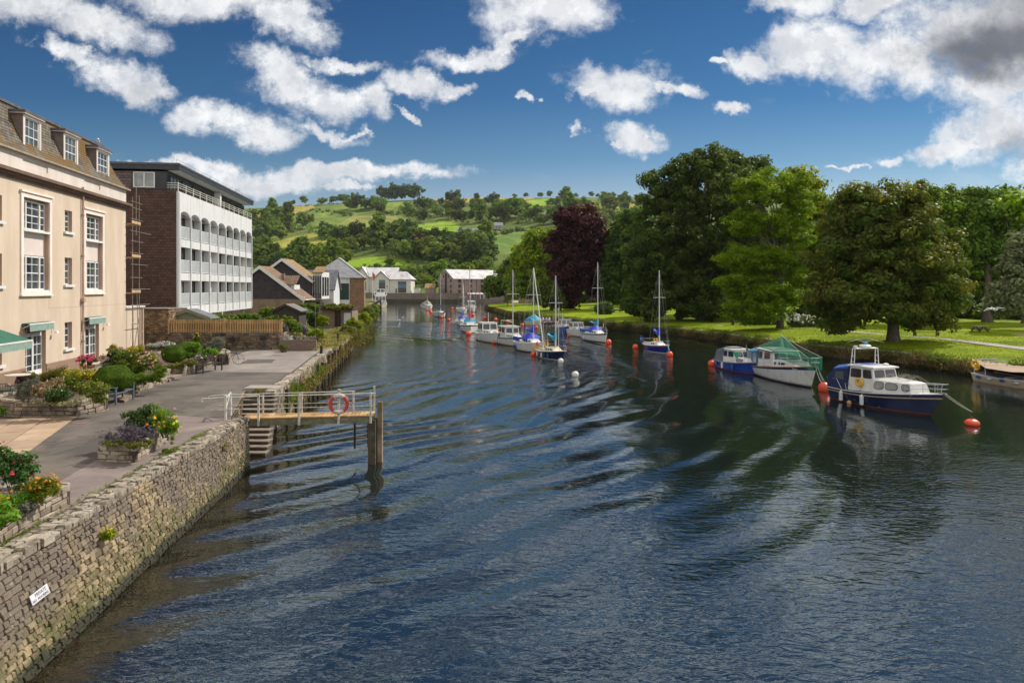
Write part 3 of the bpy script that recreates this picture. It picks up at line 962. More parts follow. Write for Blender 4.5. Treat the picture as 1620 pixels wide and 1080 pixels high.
H = Plane(-24.0,32.0,-.157,1)
hotel = thing('hotel_building','cream rendered three storey building with lichened mansard roof and green awnings','building',(H.x0,H.y0,0),H.rot)
s0,s1 = -16.0,H.s(199)
Hin = Plane(-24.0 - .28,32.0 + .0,-.157,1)
ZG,ZC = 1.6,11.7
openings = []
def hz(px,py): return H.pt(px,py)
big = []
for (a,b,t,bt) in ((35.5,77,311,461),(134.2,161.3,337,459.5)):
    xa,zt = hz(a,t); _,zb = hz(a,bt); xb = H.s(b); big.append((xa,xb,zb,zt))
small = []
for (t,bt) in ((332,366),(407,450),(510,552)):
    xa,zt = hz(102.3,t); _,zb = hz(102.3,bt); small.append((xa,H.s(114),zb,zt))
edge = []
for (t,bt) in ((307,351),(399,453),(523,578)):
    xb,zt = hz(3,t + 2.2); _,zb = hz(3,bt - 1.0); edge.append((xb - 1.0,xb,zb,zt)); 
doors = []
for (a,b,t,bt) in ((40,72.5,517,596),(134.7,156.5,507,572)):
    xa,zt = hz(a,t); xb = H.s(b); doors.append((xa,xb,1.8,zt))
extra = []
step = big[1][0] - big[0][0]
extra.append((big[0][0] - step,big[0][1] - step,big[0][2],big[0][3]))
holes = big + small + edge + doors + extra
mb = MB(); mb.mat(0)
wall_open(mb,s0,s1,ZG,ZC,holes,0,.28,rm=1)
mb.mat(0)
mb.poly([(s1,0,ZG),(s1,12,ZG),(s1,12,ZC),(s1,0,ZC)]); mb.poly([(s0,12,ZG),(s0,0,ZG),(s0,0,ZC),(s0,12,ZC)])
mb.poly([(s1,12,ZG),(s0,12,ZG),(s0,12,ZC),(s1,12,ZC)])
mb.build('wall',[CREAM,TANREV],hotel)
xs = [s0] + [v_ for d in doors for v_ in (d[0],d[1])] + [s1]
mb = MB(); pz = [(2.38),(2.36),(2.12)]
for k in range(3):
    xa,xb = xs[2 * k],xs[2 * k + 1]
    mb.box(xa,xb,-.05,.0,ZG,pz[k])
    mb.poly([(xa,-.05,pz[k]),(xb,-.05,pz[k]),(xb,0,pz[k] + .03),(xa,0,pz[k] + .03)])
mb.build('plinth',TAN,hotel)
mb = MB(); 
for (o,za,zb) in ((.10,11.66,11.80),(.22,11.802,11.94),(.36,11.942,12.06),(.30,12.062,12.12)):
    mb.box(s0,s1 + o * .8,-o,.3,za,zb)
mb.build('cornice',CORN,hotel)
mb = MB()
zpa,zpb = 12.12,13.0
pan = []
for (a,b) in ((35,75),(133,158)):
    xa,xb = H.s(a),H.s(b); pan.append((xa,xb,12.45,12.80))
wall_open(mb,s0,s1,zpa,zpb,pan,-.02,.05)
for (a,b,c,d) in pan: mb.poly([(a,.03,c),(b,.03,c),(b,.03,d),(a,.03,d)])
mb.poly([(s1,-.02,zpa),(s1,12,zpa),(s1,12,zpb),(s1,-.02,zpb)])
mb.build('parapet',CREAMW,hotel)
mb = MB(); mb.box(s0,s1 + .22,-.24,.05,13.0,13.10); mb.box(s1 - .1,s1 + .22,.052,12,13.0,13.10)
mb.build('gutter',pm('stone_gutter',(.34,.27,.20),(.24,.19,.14),3,.8),hotel)
prof = [(-.16,13.10),(.12,13.38),(.42,13.9),(.66,14.5),(.84,15.1),(.98,15.62)]
mb = MB()
rings = [[(s0,y,z),(s1 + .16 - (y + .16),y,z),(s1 + .16 - (y + .16),11,z)] for y,z in prof]
mb.loft(rings,cap0=False,cap1=False,closed=False)
mb.build('roof',SLATE_OLD,hotel)
yt = prof[-1][0]
mb = MB(); mb.box(s0,s1 - yt + .12,yt - .08,yt + .12,15.62,15.76); mb.box(s0,s1 - yt + .1,yt + .122,11,15.60,15.70)
mb.build('roof_kerb',LEAD,hotel)
SUR = pm('surround_paint',(.78,.68,.60),(.70,.60,.52),1.5,.7)
PANEL = pm('panel_render',(.66,.575,.52),(.60,.51,.46),1,.8)
wlist = [((38.6,68.5,319,362),(38.6,67,402,459)),((134.9,153.2,341,380),(134.9,154.2,411,459.5))]
for bi,(a,b,c,d) in enumerate(big + extra):
    mb = MB(); w = .22
    mb.box(a - w,a,-.07,.0,c - .16,d + .24); mb.box(b,b + w,-.07,.0,c - .16,d + .24)
    mb.box(a,b,-.07,.0,d,d + .24); mb.box(a - w - .08,b + w + .08,-.14,.0,d + .242,d + .34)
    mb.box(a,b,-.07,.0,c - .16,c); mb.box(a - w - .06,b + w + .06,-.13,0,c - .24,c - .162)
    mb.build('window_surround',SUR,hotel)
    hh = d - c
    zu0,zu1 = c + hh * .665,d - .09; zl0,zl1 = c + .06,c + hh * .385
    mb = MB(); mb.box(a,b,.20,.26,zl1 + .03,zu0 - .12)
    mb.build('panel',PANEL,hotel)
    for (z0_,z1_) in ((zu0,zu1),(zl0,zl1)):
        mb = MB(); mb.box(a - .02,b + .02,-.09 if z0_ > c + 1 else -.02,.30,z0_ - .115,z0_ - .002)
        mb.build('sill',WHITE,hotel)
        sash(hotel,a + .02,b - .02,z0_,z1_,.20,4,4,.08,.032)
        mb = MB()
        xa_ = a + (b - a) * .24; xb_ = b - (b - a) * .24
        for xm_ in (xa_,xb_):
            mb = MB(); mb.box(xm_ - .05,xm_ + .05,.14,.20,z0_,z1_); mb.build('mullion',WHITE,hotel)
for (a,b,c,d) in small + edge:
    sash(hotel,a,b,c,d,.20,2,4,.06,.028)
    mb = MB(); mb.box(a - .12,b + .12,-.12,.22,c - .14,c - .004); mb.build('sill',WHITE,hotel)
GREEN_AWN = pm('green_canvas',(.008,.085,.052),(.014,.11,.07),3,.7)
PALE_AWN = pm('faded_canvas',(.24,.33,.28),(.19,.28,.23),6,.8)
def awning(a,b,z,outd,drop):
    mb = MB(); mb.mat(0)
    mb.loft([[(a,-.02,z),(a,-.02,z + .14),(a,-.12,z + .16),(a,-.2,z + .03)],[(b,-.02,z),(b,-.02,z + .14),(b,-.12,z + .16),(b,-.2,z + .03)]])
    mb.loft([[(a,-.1,z + .15),(a,-outd,z + .15 - drop),(a,-outd,z + .13 - drop),(a,-.1,z + .12)],[(b,-.1,z + .15),(b,-outd,z + .15 - drop),(b,-outd,z + .13 - drop),(b,-.1,z + .12)]])
    o = mb.build('awning',GREEN_AWN,hotel)
    mb = MB(); mb.box(a - .03,b + .03,-outd - .05,-outd,z + .10 - drop,z + .17 - drop); mb.build('front_bar',WHITE,o)
    mb = MB(); n = int((b - a) / .12) * 2 + 1; zt = z + .10 - drop
    pts = [(a + (b - a) * k / n,zt - .30 - (.05 if k % 2 else 0)) for k in range(n + 1)]
    for p,q in zip(pts[:-1],pts[1:]):
        mb.poly([(p[0],-outd - .03,p[1]),(q[0],-outd - .03,q[1]),(q[0],-outd - .03,zt),(p[0],-outd - .03,zt)])
    mb.build('valance',PALE_AWN,o)
    mb = MB()
    for x in (a + .05,b - .05): mb.bar((x,-.02,z - .1),(x,-outd,z + .1 - drop),.03,.03)
    mb.build('arm',WHITE,o)
for di,(a,b,c,d) in enumerate(doors):
    dz = d - c
    mb = MB(); mb.box(a,b,-.25,.3,1.7,1.84); mb.build('door_step',pm('step_paint',(.5,.42,.34),rough=.8),hotel)
    o = sash(hotel,a,b,c + .06,d - .45,.2,4,4,.10,.035,False,'french_door')
    mb = MB(); m_ = (a + b) / 2; mb.box(m_ - .07,m_ + .07,.14,.185,c + .06,d - .45)
    mb.box(a + .1,m_ - .08,.15,.185,c + .06,c + .35); mb.box(m_ + .08,b - .1,.15,.185,c + .06,c + .35)
    mb.build('door_stile',WHITE,o)
    sash(hotel,a,b,d - .43,d - .02,.2,4,1,.06,.035,False)
    awning(a - .35,b + .02,d + .04,.36,.04)
awning(edge[2][0] - 2.6,edge[2][1] - .95,edge[2][3] + .15,1.75,.62)
for px,py in ((82,524),(164.5,512)):
    x,z = H.pt(px,py)
    mb = MB(); mb.tube([(x,0,z + .05),(x,-.15,z + .1),(x,-.24,z)],.015,6); mb.lathe([(0.0,.06),(.05,.05),(.11,-.06),(.0,-.07)],10,(x,-.24,z - .02)); mb.box(x - .05,x + .05,-.02,0,z - .03,z + .12)
    mb.build('wall_lamp',WHITE,hotel,smooth=True)
xp = H.s(128.7)
mb = MB(); mb.tube([(xp,-.10,1.7),(xp,-.10,12.3)],.055,10)
for z in (3.2,5.6,8.2,10.6): mb.tube([(xp,-.10,z),(xp,-.10,z + .12)],.08,10)
mb.box(xp - .12,xp + .12,-.2,-.0,5.55,5.8)
mb.build('downpipe',pm('pipe_paint',(.50,.33,.24),(.36,.24,.18),3,.6),hotel,smooth=True)
mb = MB(); xr0 = H.s(77); zz0 = H.pt(77,488)[1]
mb.box(xr0,s1,-.004,0,zz0,zz0 + .02); mb.box(xr0,xr0 + .02,-.004,0,zz0,big[0][2] - .24)
mb.build('render_joint',pm('joint_line',(.42,.29,.20),rough=.9),hotel)
for (pa,pb,t,bt) in ((39,61.5,181,241),(102.5,120.5,210,262),(154.3,170.2,235.5,279)):
    Pd = Plane(-24.0 - .30 * .988,32.0 - .30 * .155,-.157,1)
    a,zt = Pd.pt(pa,t); _,zb = Pd.pt(pa,bt); b = Pd.s(pb)
    yf = .30
    mb = MB(); mb.mat(0)
    mb.box(a - .16,a,yf,1.6,zb - .05,zt); mb.box(b,b + .16,yf,1.6,zb - .05,zt)
    mb.mat(1); mb.box(a - .30,b + .30,yf - .16,1.8,zt + .002,zt + .05)
    mb.mat(2); mb.box(a - .32,b + .32,yf - .18,1.8,zt + .052,zt + .18)
    mb.mat(1); mb.box(a - .16,b + .16,yf - .06,yf - .002,zt - .12,zt); mb.box(a - .16,b + .16,yf - .10,yf + .3,zb - .12,zb - .052)
    mb.mat(1); mb.box(a - .18,a - .002,yf - .03,yf - .001,zb - .05,zt - .122); mb.box(b + .002,b + .18,yf - .03,yf - .001,zb - .05,zt - .122)
    dm = mb.build('dormer',[pm('dormer_cheek',(.22,.17,.15),(.16,.12,.11),3,.8),CREAMW,LEAD],hotel)
    sash(dm,a,b,zb - .05,zt - .12,yf + .04,3,4,.07,.03)
s2 = H.s(228)
mb = MB(); mb.box(s1 + .001,s2,.02,7,ZG,5.0); mb.build('low_wing',CREAM,hotel)
mb = MB(); mb.box(s1 + .001,s2 + .08,-.06,7.1,5.002,5.10); mb.build('wing_coping',WHITE,hotel)
mb = MB(); mb.box(s1 + .001,s2,-.03,.02,ZG,2.3); mb.build('wing_plinth',TAN,hotel)
mb = MB(); xq = s2 - .55; mb.tube([(xq,-.08,1.7),(xq,-.08,4.95)],.07,8); mb.build('downpipe',MATS['pipe_paint'],hotel,smooth=True)

SCAF = pm('galvanised_tube',(.30,.26,.21),(.20,.17,.13),5,.5,metal=.5)
BOARD = pm('scaffold_board',(.50,.33,.18),(.38,.25,.14),3,.8)
sc_ = thing('scaffold','narrow scaffold tower of rusty tubes and boards at the end of the cream building','scaffold',(H.x0,H.y0,0),H.rot)
xa,xb = s1 + .35,s1 + 1.55
for x,y,z0_,z1_ in ((xa,-.30,1.75,12.6),(xb,-.30,1.75,12.9),(xb - .5,-.28,10,13.9),(xa,.9,5.1,12),(xb,.9,5.1,11.8)):
    mb = MB(); mb.tube([(x,y,z0_),(x,y,z1_)],.03,6); mb.build('standard',SCAF,sc_,smooth=True)
for k,z in enumerate((3.9,5.2,6.3,7.1,8.0,8.8,9.6,10.3,11.1,11.9,12.3)):
    mb = MB(); L_ = (1.2,3.5,3.2,.9,2.4,1.2,1.0,3.8,.9,.8,.8)[k]
    mb.tube([(xa - .35,-.34 + .05 * (k % 2),z),(xa + 1.2 + L_ * .6,-.34 + .05 * (k % 2),z)],.025,6); mb.build('ledger',SCAF,sc_,smooth=True)
for z in (6.0,8.45,10.75):
    mb = MB(); 
    for j in range(4): mb.box(xa - .3,xb + .2,-.3 + j * .24,-.08 + j * .24,z,z + .04)
    mb.build('deck',BOARD,sc_)
    mb = MB(); mb.box(xa - .25,xb + .1,-.36,-.33,z + .05,z + .24); mb.build('toe_board',BOARD,sc_)
for (a,b) in (((xa,-.33,1.8),(xb,-.33,4.6)),((xb,-.26,2.0),(xb - .35,-.26,6.2))):
    mb = MB(); mb.tube([a,b],.025,6); mb.build('brace',SCAF,sc_,smooth=True)

# ---------------------------------------------------------------- apartment block
Q = Plane(*AT(283,455,55.3)[:2],-.1278,1)
SLATEB = brickmat('brown_slate',(.070,.034,.025),(.115,.060,.044),(.022,.013,.012),.34,.22,.014,bump=.02,c3=(.16,.115,.105),sc3=1.4,lo3=.67,hi3=.74,var=.8)
SLATEG = brickmat('grey_brown_slate',(.10,.075,.07),(.17,.13,.12),(.03,.02,.02),.34,.22,.014,bump=.02,var=.8)
NAVY = pm('dark_fascia',(.020,.022,.030),(.035,.036,.045),2,.45)
apt = thing('apartment_block','white balconied apartment block with brown slate hung end and flat dark roof','building',(Q.x0,Q.y0,0),Q.rot)
LA = Q.s(398.5)
zb0,fl,st_h,ztop = 4.05,(4.87,7.62,10.37),2.75,14.2
nb = 9; x0b,x1b = .22,LA - .12; bw = (x1b - x0b) / nb; pw = .22
DB = .50; PH = .45
mb = MB(); hl = []
for k in range(nb):
    a = x0b + k * bw + pw / 2; b = x0b + (k + 1) * bw - pw / 2
    for f in fl[:2]: hl.append((a,b,f,f + 2.12))
    hl.append((a,b,fl[2],12.25))
wall_open(mb,0,LA,zb0,12.25,hl,0,DB)
for k in range(nb):
    a = x0b + k * bw + pw / 2; b = x0b + (k + 1) * bw - pw / 2; r = (b - a) / 2; cx_ = (a + b) / 2; rise = .46
    arc = [(cx_ - r * math.cos(PI * j / 12),12.25 + rise * math.sin(PI * j / 12)) for j in range(13)]
    for p,q in zip(arc[:-1],arc[1:]):
        mb.poly([(p[0],0,p[1]),(q[0],0,q[1]),(q[0],0,12.9),(p[0],0,12.9)])
        mb.poly([(p[0],0,p[1]),(p[0],DB,p[1]),(q[0],DB,q[1]),(q[0],0,q[1])])
    mb.poly([(b,0,12.25),(b + (pw if k < nb - 1 else LA - b),0,12.25),(b + (pw if k < nb - 1 else LA - b),0,12.9),(b,0,12.9)])
mb.poly([(0,0,12.25),(x0b + pw / 2,0,12.25),(x0b + pw / 2,0,12.9),(0,0,12.9)])
mb.poly([(0,0,12.9),(LA,0,12.9),(LA,0,ztop),(0,0,ztop)])
mb.poly([(LA,0,zb0),(LA,14,zb0),(LA,14,ztop),(LA,0,ztop)])
mb.poly([(0,0,zb0),(0,14,zb0),(LA,14,zb0),(LA,0,zb0)])
mb.poly([(0,0,ztop),(LA,0,ztop),(LA,14,ztop),(0,14,ztop)])
mb.poly([(0,14,zb0),(0,14,ztop),(LA,14,ztop),(LA,14,zb0)])
mb.build('facade',WHITER,apt)
BACKW = pm('balcony_back_wall',(.70,.68,.63),(.60,.58,.54),1.2,.8)
mb = MB(); mb.poly([(0,DB,zb0 + .3),(LA,DB,zb0 + .3),(LA,DB,12.95),(0,DB,12.95)]); mb.build('back_wall',BACKW,apt)
for k in range(nb):
    a = x0b + k * bw + pw / 2; b = x0b + (k + 1) * bw - pw / 2
    for fi,f in enumerate(fl):
        wide = (.60,.52,.66,.56)[(k + fi) % 4]
        w1 = b - .04; w0 = w1 - (b - a) * wide
        if k % 4 != 3:
            o = sash(apt,w0,w1,f + .05,f + 2.08,DB - .06,2,1,.05,.05,False,'balcony_door',pm('dark_frame',(.05,.035,.03),rough=.5) if (k + fi) % 3 else WHITE,DARKGLASS)
        mb = MB()
        mb.box(a,b,.04,.10,f + 1.02,f + 1.08); mb.box(a,b,.04,.10,f + .06,f + .11)
        nbar = 15
        for j in range(nbar):
            x = a + (b - a) * (j + .5) / nbar; mb.box(x - .035,x + .035,.055,.085,f + .11,f + 1.02)
        rl = mb.build('balcony_railing',pm('railing_paint',(.62,.64,.64),(.55,.57,.58),2,.6),apt)
for k in range(nb + 1):
    x = x0b + k * bw
    mb = MB(); mb.box(x - .06,x + .06,-.07,-.002,zb0 + .15,12.35); mb.build('rib',WHITER,apt)
mb = MB(); mb.box(-.002,.30,-.05,-.002,zb0 - .1,ztop - .1); mb.build('corner_pier',WHITER,apt)
side_w = 9.5
mb = MB(); mb.mat(0)
mb.poly([(-.03,side_w,4.7),(-.03,.16,4.7),(-.03,.16,14.3),(-.03,side_w,14.3)])
mb.mat(1); mb.poly([(-.035,side_w,14.302),(-.035,3.4,14.302),(-.035,3.4,15.75),(-.035,side_w,15.75)])
mb.build('slate_wall',[SLATEB,SLATEG],apt)
mb = MB(); mb.box(-.08,.001,0,.16,zb0 - .1,ztop); mb.build('corner_pier',WHITER,apt)
mb = MB(); mb.box(-.10,-.04,.17,side_w,4.55,4.72); mb.build('drip_board',LEAD,apt)
mb = MB(); mb.mat(0)
mb.box(.0,LA,PH + .4,13,ztop + .01,15.78)
mb.build('penthouse_wall',NAVY,apt)
mb = MB(); mb.box(-.045,-.036,.9,3.6,ztop + .12,15.78); mb.build('penthouse_panel',NAVY,apt)
def rot_side(mbx): pass
mb = MB(); ya,yb = 1.80,3.45
mb.box(-.12,-.05,ya,yb,14.45,14.53); mb.box(-.12,-.05,ya,yb,15.62,15.70); mb.box(-.12,-.05,ya,ya + .09,14.53,15.62); mb.box(-.12,-.05,yb - .09,yb,14.53,15.62); mb.box(-.11,-.05,(ya + yb) / 2 - .05,(ya + yb) / 2 + .05,14.53,15.62)
o = mb.build('end_window',WHITE,apt)
mb = MB(); mb.poly([(-.07,yb,14.5),(-.07,ya,14.5),(-.07,ya,15.65),(-.07,yb,15.65)]); mb.build('glass',pm('net_curtain_glass',(.20,.21,.20),(.32,.33,.31),1.2,.1,spec=.8),o)
for k in range(8):
    a = .3 + k * (LA - .6) / 8; b = a + (LA - .6) / 8 - .5
    if k == 4: continue
    sash(apt,a,b,ztop + .1,15.5,PH + .34,3,1,.08,.06,False,'penthouse_window',MATS['dark_frame'],DARKGLASS)
mb = MB(); xm = LA * .52; mb.box(xm,xm + .5,.3,PH + .4,ztop + .02,15.76); mb.box(.002,LA,-.06,PH + .39,15.85,15.895)
mb.build('terrace_divider',WHITER,apt)
mb = MB(); mb.box(-.28,LA + .25,-.12,13.4,15.90,16.32); mb.build('roof_fascia',NAVY,apt)
mb = MB(); mb.box(-.34,-.282,-.15,13.4,16.28,16.42); mb.box(-.34,LA + .3,-.18,-.122,16.28,16.42); mb.box(-.28,LA + .25,-.12,13.4,16.382,16.45)
mb.build('roof_edge',LEAD,apt)
mb = MB()
for k in range(12):
    x = -.2 + k * (LA + .3) / 11; mb.tube([(x,.1,16.45),(x,.1,16.75)],.012,5)
mb.tube([(-.3,.1,16.75),(LA + .2,.1,16.75)],.012,5)
mb.build('roof_rail',LEAD,apt)
mb = MB(); 
for z in (14.36,14.54,14.72): mb.tube([(0,3.0,z + .15),(-.02,.05,z + .15),(LA,.05,z + .15)],.025,6)
for k in range(14): mb.box(k * LA / 13 - .03,k * LA / 13 + .03,.02,.08,ztop,14.92)
mb.build('terrace_railing',pm('rail_cream',(.60,.58,.50),rough=.6),apt)
mb = MB(); mb.box(.6,LA,3.2,13.9,1.6,4.04); mb.build('undercroft_wall',BACKW,apt)
for k in range(5):
    mb = MB(); x = 1.0 + k * (LA - 2) / 4; mb.box(x - .2,x + .2,.6,1.0,1.6,4.04); mb.build('undercroft_pier',WHITER,apt)
mb = MB(); mb.poly([(2,-.9,3.75),(7.5,-.9,3.75),(7.5,-.02,4.1),(2,-.02,4.1)]); mb.box(2,7.5,-.92,-.86,3.68,3.76); mb.build('porch_roof',WHITER,apt)
for (ka,f,col_) in ((4,7.62,(.5,.04,.04)),(8,4.87,(.03,.22,.06))):
    mb = MB(); x = x0b + ka * bw + .9; mb.ball((x,.25,f + .75),.28,.16,.30,8,6); mb.build('balcony_plant',pm('bal%g' % f,col_,rough=.8),apt)

mb = MB(); mb.tube([(1.5,6,16.4),(1.5,6,17.5)],.02,5); mb.tube([(1.1,6,17.3),(1.9,6,17.3)],.012,5); mb.tube([(1.5,5.7,17.1),(1.5,6.3,17.1)],.012,5); mb.build('aerial',LEAD,apt)

# ---------------------------------------------------------------- walls and fence round the yard
rg = random.Random(5)
xw0 = AT(227,500,51.6)[0]; xw1 = AT(266,500,51.6)[0]; xw2 = AT(445,500,51.2)[0]
BRST = pm('honey_stone',(.33,.215,.115),(.24,.155,.085),1.3,.9,.02,22,island=.36,c3=(.13,.09,.055),sc3=1.2,lo3=.5,hi3=.66)
tw = thing('yard_wall','tall honey coloured stone wall between the cream building and the slate end','wall')
mb = MB(); stones(mb,[(xw0 - 1.5,51.6),(xw1,51.6),(xw1,54.5)],lambda t: 1.6,lambda t: 4.75,rg,w=(.2,.5),h=(.09,.16),proud=(-.01,.03)); mb.build('wall_face',BRST,tw)
mb = MB(); mb.box(xw0 - 1.5,xw1 - .04,51.64,54.5,1.6,4.73); mb.build('wall_core',MORTAR,tw)
mb = MB(); mb.box(xw0 - 1.5,xw1 + .06,51.5,54.6,4.752,4.84); mb.build('coping',STEPM,tw)
DKST = pm('dark_rubble',(.135,.098,.066),(.23,.175,.12),1.3,.9,.02,22,island=.42,c3=(.07,.052,.04),sc3=1.0,lo3=.5,hi3=.62)
fw = thing('garden_wall','dark rubble garden wall under the picket fence behind the courtyard','wall')
mb = MB(); stones(mb,[(xw1 + .06,51.4),(xw2,51.2),(xw2,53)],lambda t: 1.6,lambda t: 3.02,rg,w=(.2,.55),h=(.10,.2),proud=(-.01,.05)); mb.build('wall_face',DKST,fw)
mb = MB(); mb.box(xw1 + .06,xw2 - .05,51.47,51.9,1.6,3.0); mb.build('wall_core',MORTAR,fw)
pf = thing('picket_fence','honey brown close boarded picket fence on top of the dark garden wall','fence')
PICK = pm('picket_wood',(.46,.29,.125),(.36,.22,.09),2.5,.8,.003,30,island=.16)
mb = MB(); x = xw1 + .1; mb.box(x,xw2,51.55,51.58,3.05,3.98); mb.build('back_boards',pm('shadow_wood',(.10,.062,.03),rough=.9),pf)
mb = MB(); k = 0
while x < xw2 - .08:
    mb.box(x,x + .125,51.40,51.43,3.02 + rg.uniform(0,.02),4.0 + rg.uniform(-.02,.02)); x += .185
mb.build('pickets',PICK,pf)
mb = MB(); mb.box(xw1 + .1,xw2,51.435,51.50,3.15,3.25); mb.box(xw1 + .1,xw2,51.435,51.50,3.72,3.82); mb.build('rail',PICK,pf)
for x in (xw1 + .15,(xw1 + xw2) / 2,xw2 - .04):
    mb = MB(); mb.box(x - .05,x + .05,51.32,51.398,2.9,4.05); mb.build('post',PICK,pf)
lw = thing('low_brick_wall','low pinkish wall topped with dark wrought iron scrollwork beside the quay','wall')
xl1 = AT(500,500,50.4)[0]
mb = MB(); mb.box(xw2 + .12,xl1,50.4,50.6,1.6,2.55); mb.build('wall_body',brickmat('pink_brick',(.17,.115,.095),(.22,.15,.12),(.12,.09,.075),.3,.1,.01),lw)
mb = MB(); x = xw2 + .2
BLK = pm('black_iron',(.02,.018,.018),rough=.5,spec=.4)
k = 0
while x < xl1 - .1:
    for (dx,dz,r) in ((0,.12,.09),(.12,.2,.06)):
        mb.tube([(x + dx + r * math.cos(a_),50.5,2.57 + dz + (0.30 - .07 * k / 3 if False else 0) + r * math.sin(a_)) for a_ in [2 * PI * j / 8 for j in range(8)]],.018,4,closed=True)
    x += .3; k += 1
mb.tube([(xw2 + .15,50.5,2.85),(xl1,50.5,2.72)],.02,5)
mb.build('scrollwork',pm('white_ironwork',(.45,.42,.38),(.05,.04,.04),12,.6),lw)
def gable(name,label,cat,x0,x1,y0,y1,z0,eave,ridge,wallm,roofm,barge=None,over=.3,axis='y',group=None,rz=0.0,loc=None,bth=.16,roof_th=.12,extra_split=None):
    """gable facing -y (axis y) or ridge along x (axis x); local coordinates from the centre of the base"""
    cx_,cy_ = (x0 + x1) / 2,(y0 + y1) / 2
    t = thing(name,label,cat,(cx_,cy_,z0),rz,group)
    a,b = (x1 - x0) / 2,(y1 - y0) / 2; e,r = eave - z0,ridge - z0
    mb = MB()
    if axis == 'y':
        mb.loft([[(-a,-b,0),(a,-b,0),(a,-b,e),(0,-b,r),(-a,-b,e)],[(-a,b,0),(a,b,0),(a,b,e),(0,b,r),(-a,b,e)]])
    else:
        mb.loft([[(-a,b,0),(-a,-b,0),(-a,-b,e),(-a,0,r),(-a,b,e)],[(a,b,0),(a,-b,0),(a,-b,e),(a,0,r),(a,b,e)]])
    mb.build('wall',wallm,t)
    mb = MB()
    sl = (r - e) / (a if axis == 'y' else b); ee = e - over * sl
    th = roof_th
    if axis == 'y':
        for sgn in (-1,1):
            P0 = [(0,-b - over,r + .02),(sgn * (a + over),-b - over,ee + .02),(sgn * (a + over),b + over,ee + .02),(0,b + over,r + .02)]
            if sgn > 0: P0 = P0
            else: P0 = P0[::-1]
            mb.loft([P0,[(p[0],p[1],p[2] + th) for p in P0]])
    else:
        for sgn in (-1,1):
            P0 = [(-a - over,0,r + .02),(-a - over,sgn * (b + over),ee + .02),(a + over,sgn * (b + over),ee + .02),(a + over,0,r + .02)]
            if sgn > 0: P0 = P0[::-1]
            mb.loft([P0,[(p[0],p[1],p[2] + th) for p in P0]])
    mb.build('roof',roofm,t)
    if barge is not None:
        mb = MB()
        if axis == 'y':
            for sgn in (-1,1):
                mb.loft([[(0,-b - over - .05,r - bth),(0,-b - over - .05,r + .16),(0,-b - over - .002,r + .16),(0,-b - over - .002,r - bth)],
                         [(sgn * (a + over),-b - over - .05,ee - bth),(sgn * (a + over),-b - over - .05,ee + .16),(sgn * (a + over),-b - over - .002,ee + .16),(sgn * (a + over),-b - over - .002,ee - bth)]])
            for sgn in (-1,1):
                mb.box(sgn * (a + over + .002),sgn * (a + over + .1),-b - over,b + over,ee - .02,ee + .10)
        else:
            mb.box(-a - over,a + over,-b - over - .1,-b - over - .002,ee - .02,ee + .10)
            for sgn in (-1,1):
                mb.loft([[(-a - over - .05,0,r - bth),(-a - over - .05,0,r + .16),(-a - over - .002,0,r + .16),(-a - over - .002,0,r - bth)],
                         [(-a - over - .05,sgn * (b + over),ee - bth),(-a - over - .05,sgn * (b + over),ee + .16),(-a - over - .002,sgn * (b + over),ee + .16),(-a - over - .002,sgn * (b + over),ee - bth)]])
        mb.build('bargeboard',barge,t)
    return t
SHG = pm('sage_green_paint',(.24,.26,.17),(.20,.22,.14),2,.7)
gable('garden_shed','sage green shed with grey felt roof behind the picket fence','shed',*[AT(p,500,53.2)[0] for p in (267,331)],53.0,54.4,1.7,4.05,4.62,SHG,pm('felt_roof',(.10,.10,.13),(.15,.15,.17),3,.8),SHG,.12,bth=.12)

# ---------------------------------------------------------------- riverside houses
DSL = brickmat('dark_hung_slate',(.035,.028,.034),(.058,.046,.052),(.018,.014,.016),.4,.28,.015,bump=.02,var=.7)
RED = brickmat('red_roof_tile',(.17,.095,.06),(.26,.155,.095),(.08,.05,.035),.30,.30,.03,bump=.06,var=.8,c3=(.30,.21,.09),sc3=.3)
ORL = brickmat('lichen_roof_tile',(.25,.15,.06),(.36,.225,.085),(.14,.09,.05),.30,.30,.03,bump=.06,var=.8,c3=(.24,.14,.09),sc3=.3)
GRS = brickmat('grey_slate_roof',(.16,.16,.175),(.24,.24,.255),(.09,.09,.10),.45,.33,.02,bump=.02,var=.7,c3=(.30,.29,.27),sc3=.3)
BRK = brickmat('brown_brick',(.20,.125,.08),(.28,.18,.12),(.20,.16,.12),.25,.085,.012,bump=.005,var=.8,c3=(.15,.10,.07))
x0,xp_,x1 = AT(344,455,95)[0],AT(412,455,95)[0],AT(479,455,95)[0]
h1 = gable('slate_gabled_house','nearest dark slate gabled house with brick base and white bargeboards','house',x0,x1,95,99.5,1.7,4.9,9.3,DSL,RED,WHITE,.3,bth=.3)
a = (x1 - x0) / 2
mb = MB(); mb.box(-a,a,-2.31,-2.252,0,3.1); mb.build('brick_base',BRK,h1)
mb = MB(); mb.box(-4.6,-3.9,-2.36,-2.312,0,3.1); mb.build('side_door',pm('dark_door',(.02,.015,.013),rough=.7),h1)
mb = MB(); mb.tube([(a + .1,-2.4,0),(a + .1,-2.4,3.2),(a + .3,-2.5,3.4)],.06,6); mb.build('downpipe',WHITE,h1)
mb = MB(); mb.mat(0); mb.loft([[(1.7,-1.2,4.3),(4.4,-1.2,3.6),(4.4,-1.2,5.1),(1.7,-1.2,5.1)],[(1.7,1.4,4.3),(4.4,1.4,3.6),(4.4,1.4,5.1),(1.7,1.4,5.1)]])
mb.mat(1); mb.loft([[(0.6,-1.6,5.12),(4.8,-1.6,5.12),(4.8,.1,6.35),(.6,.1,6.35)],[(0.6,-1.6,5.22),(4.8,-1.6,5.22),(4.8,.1,6.45),(.6,.1,6.45)]])
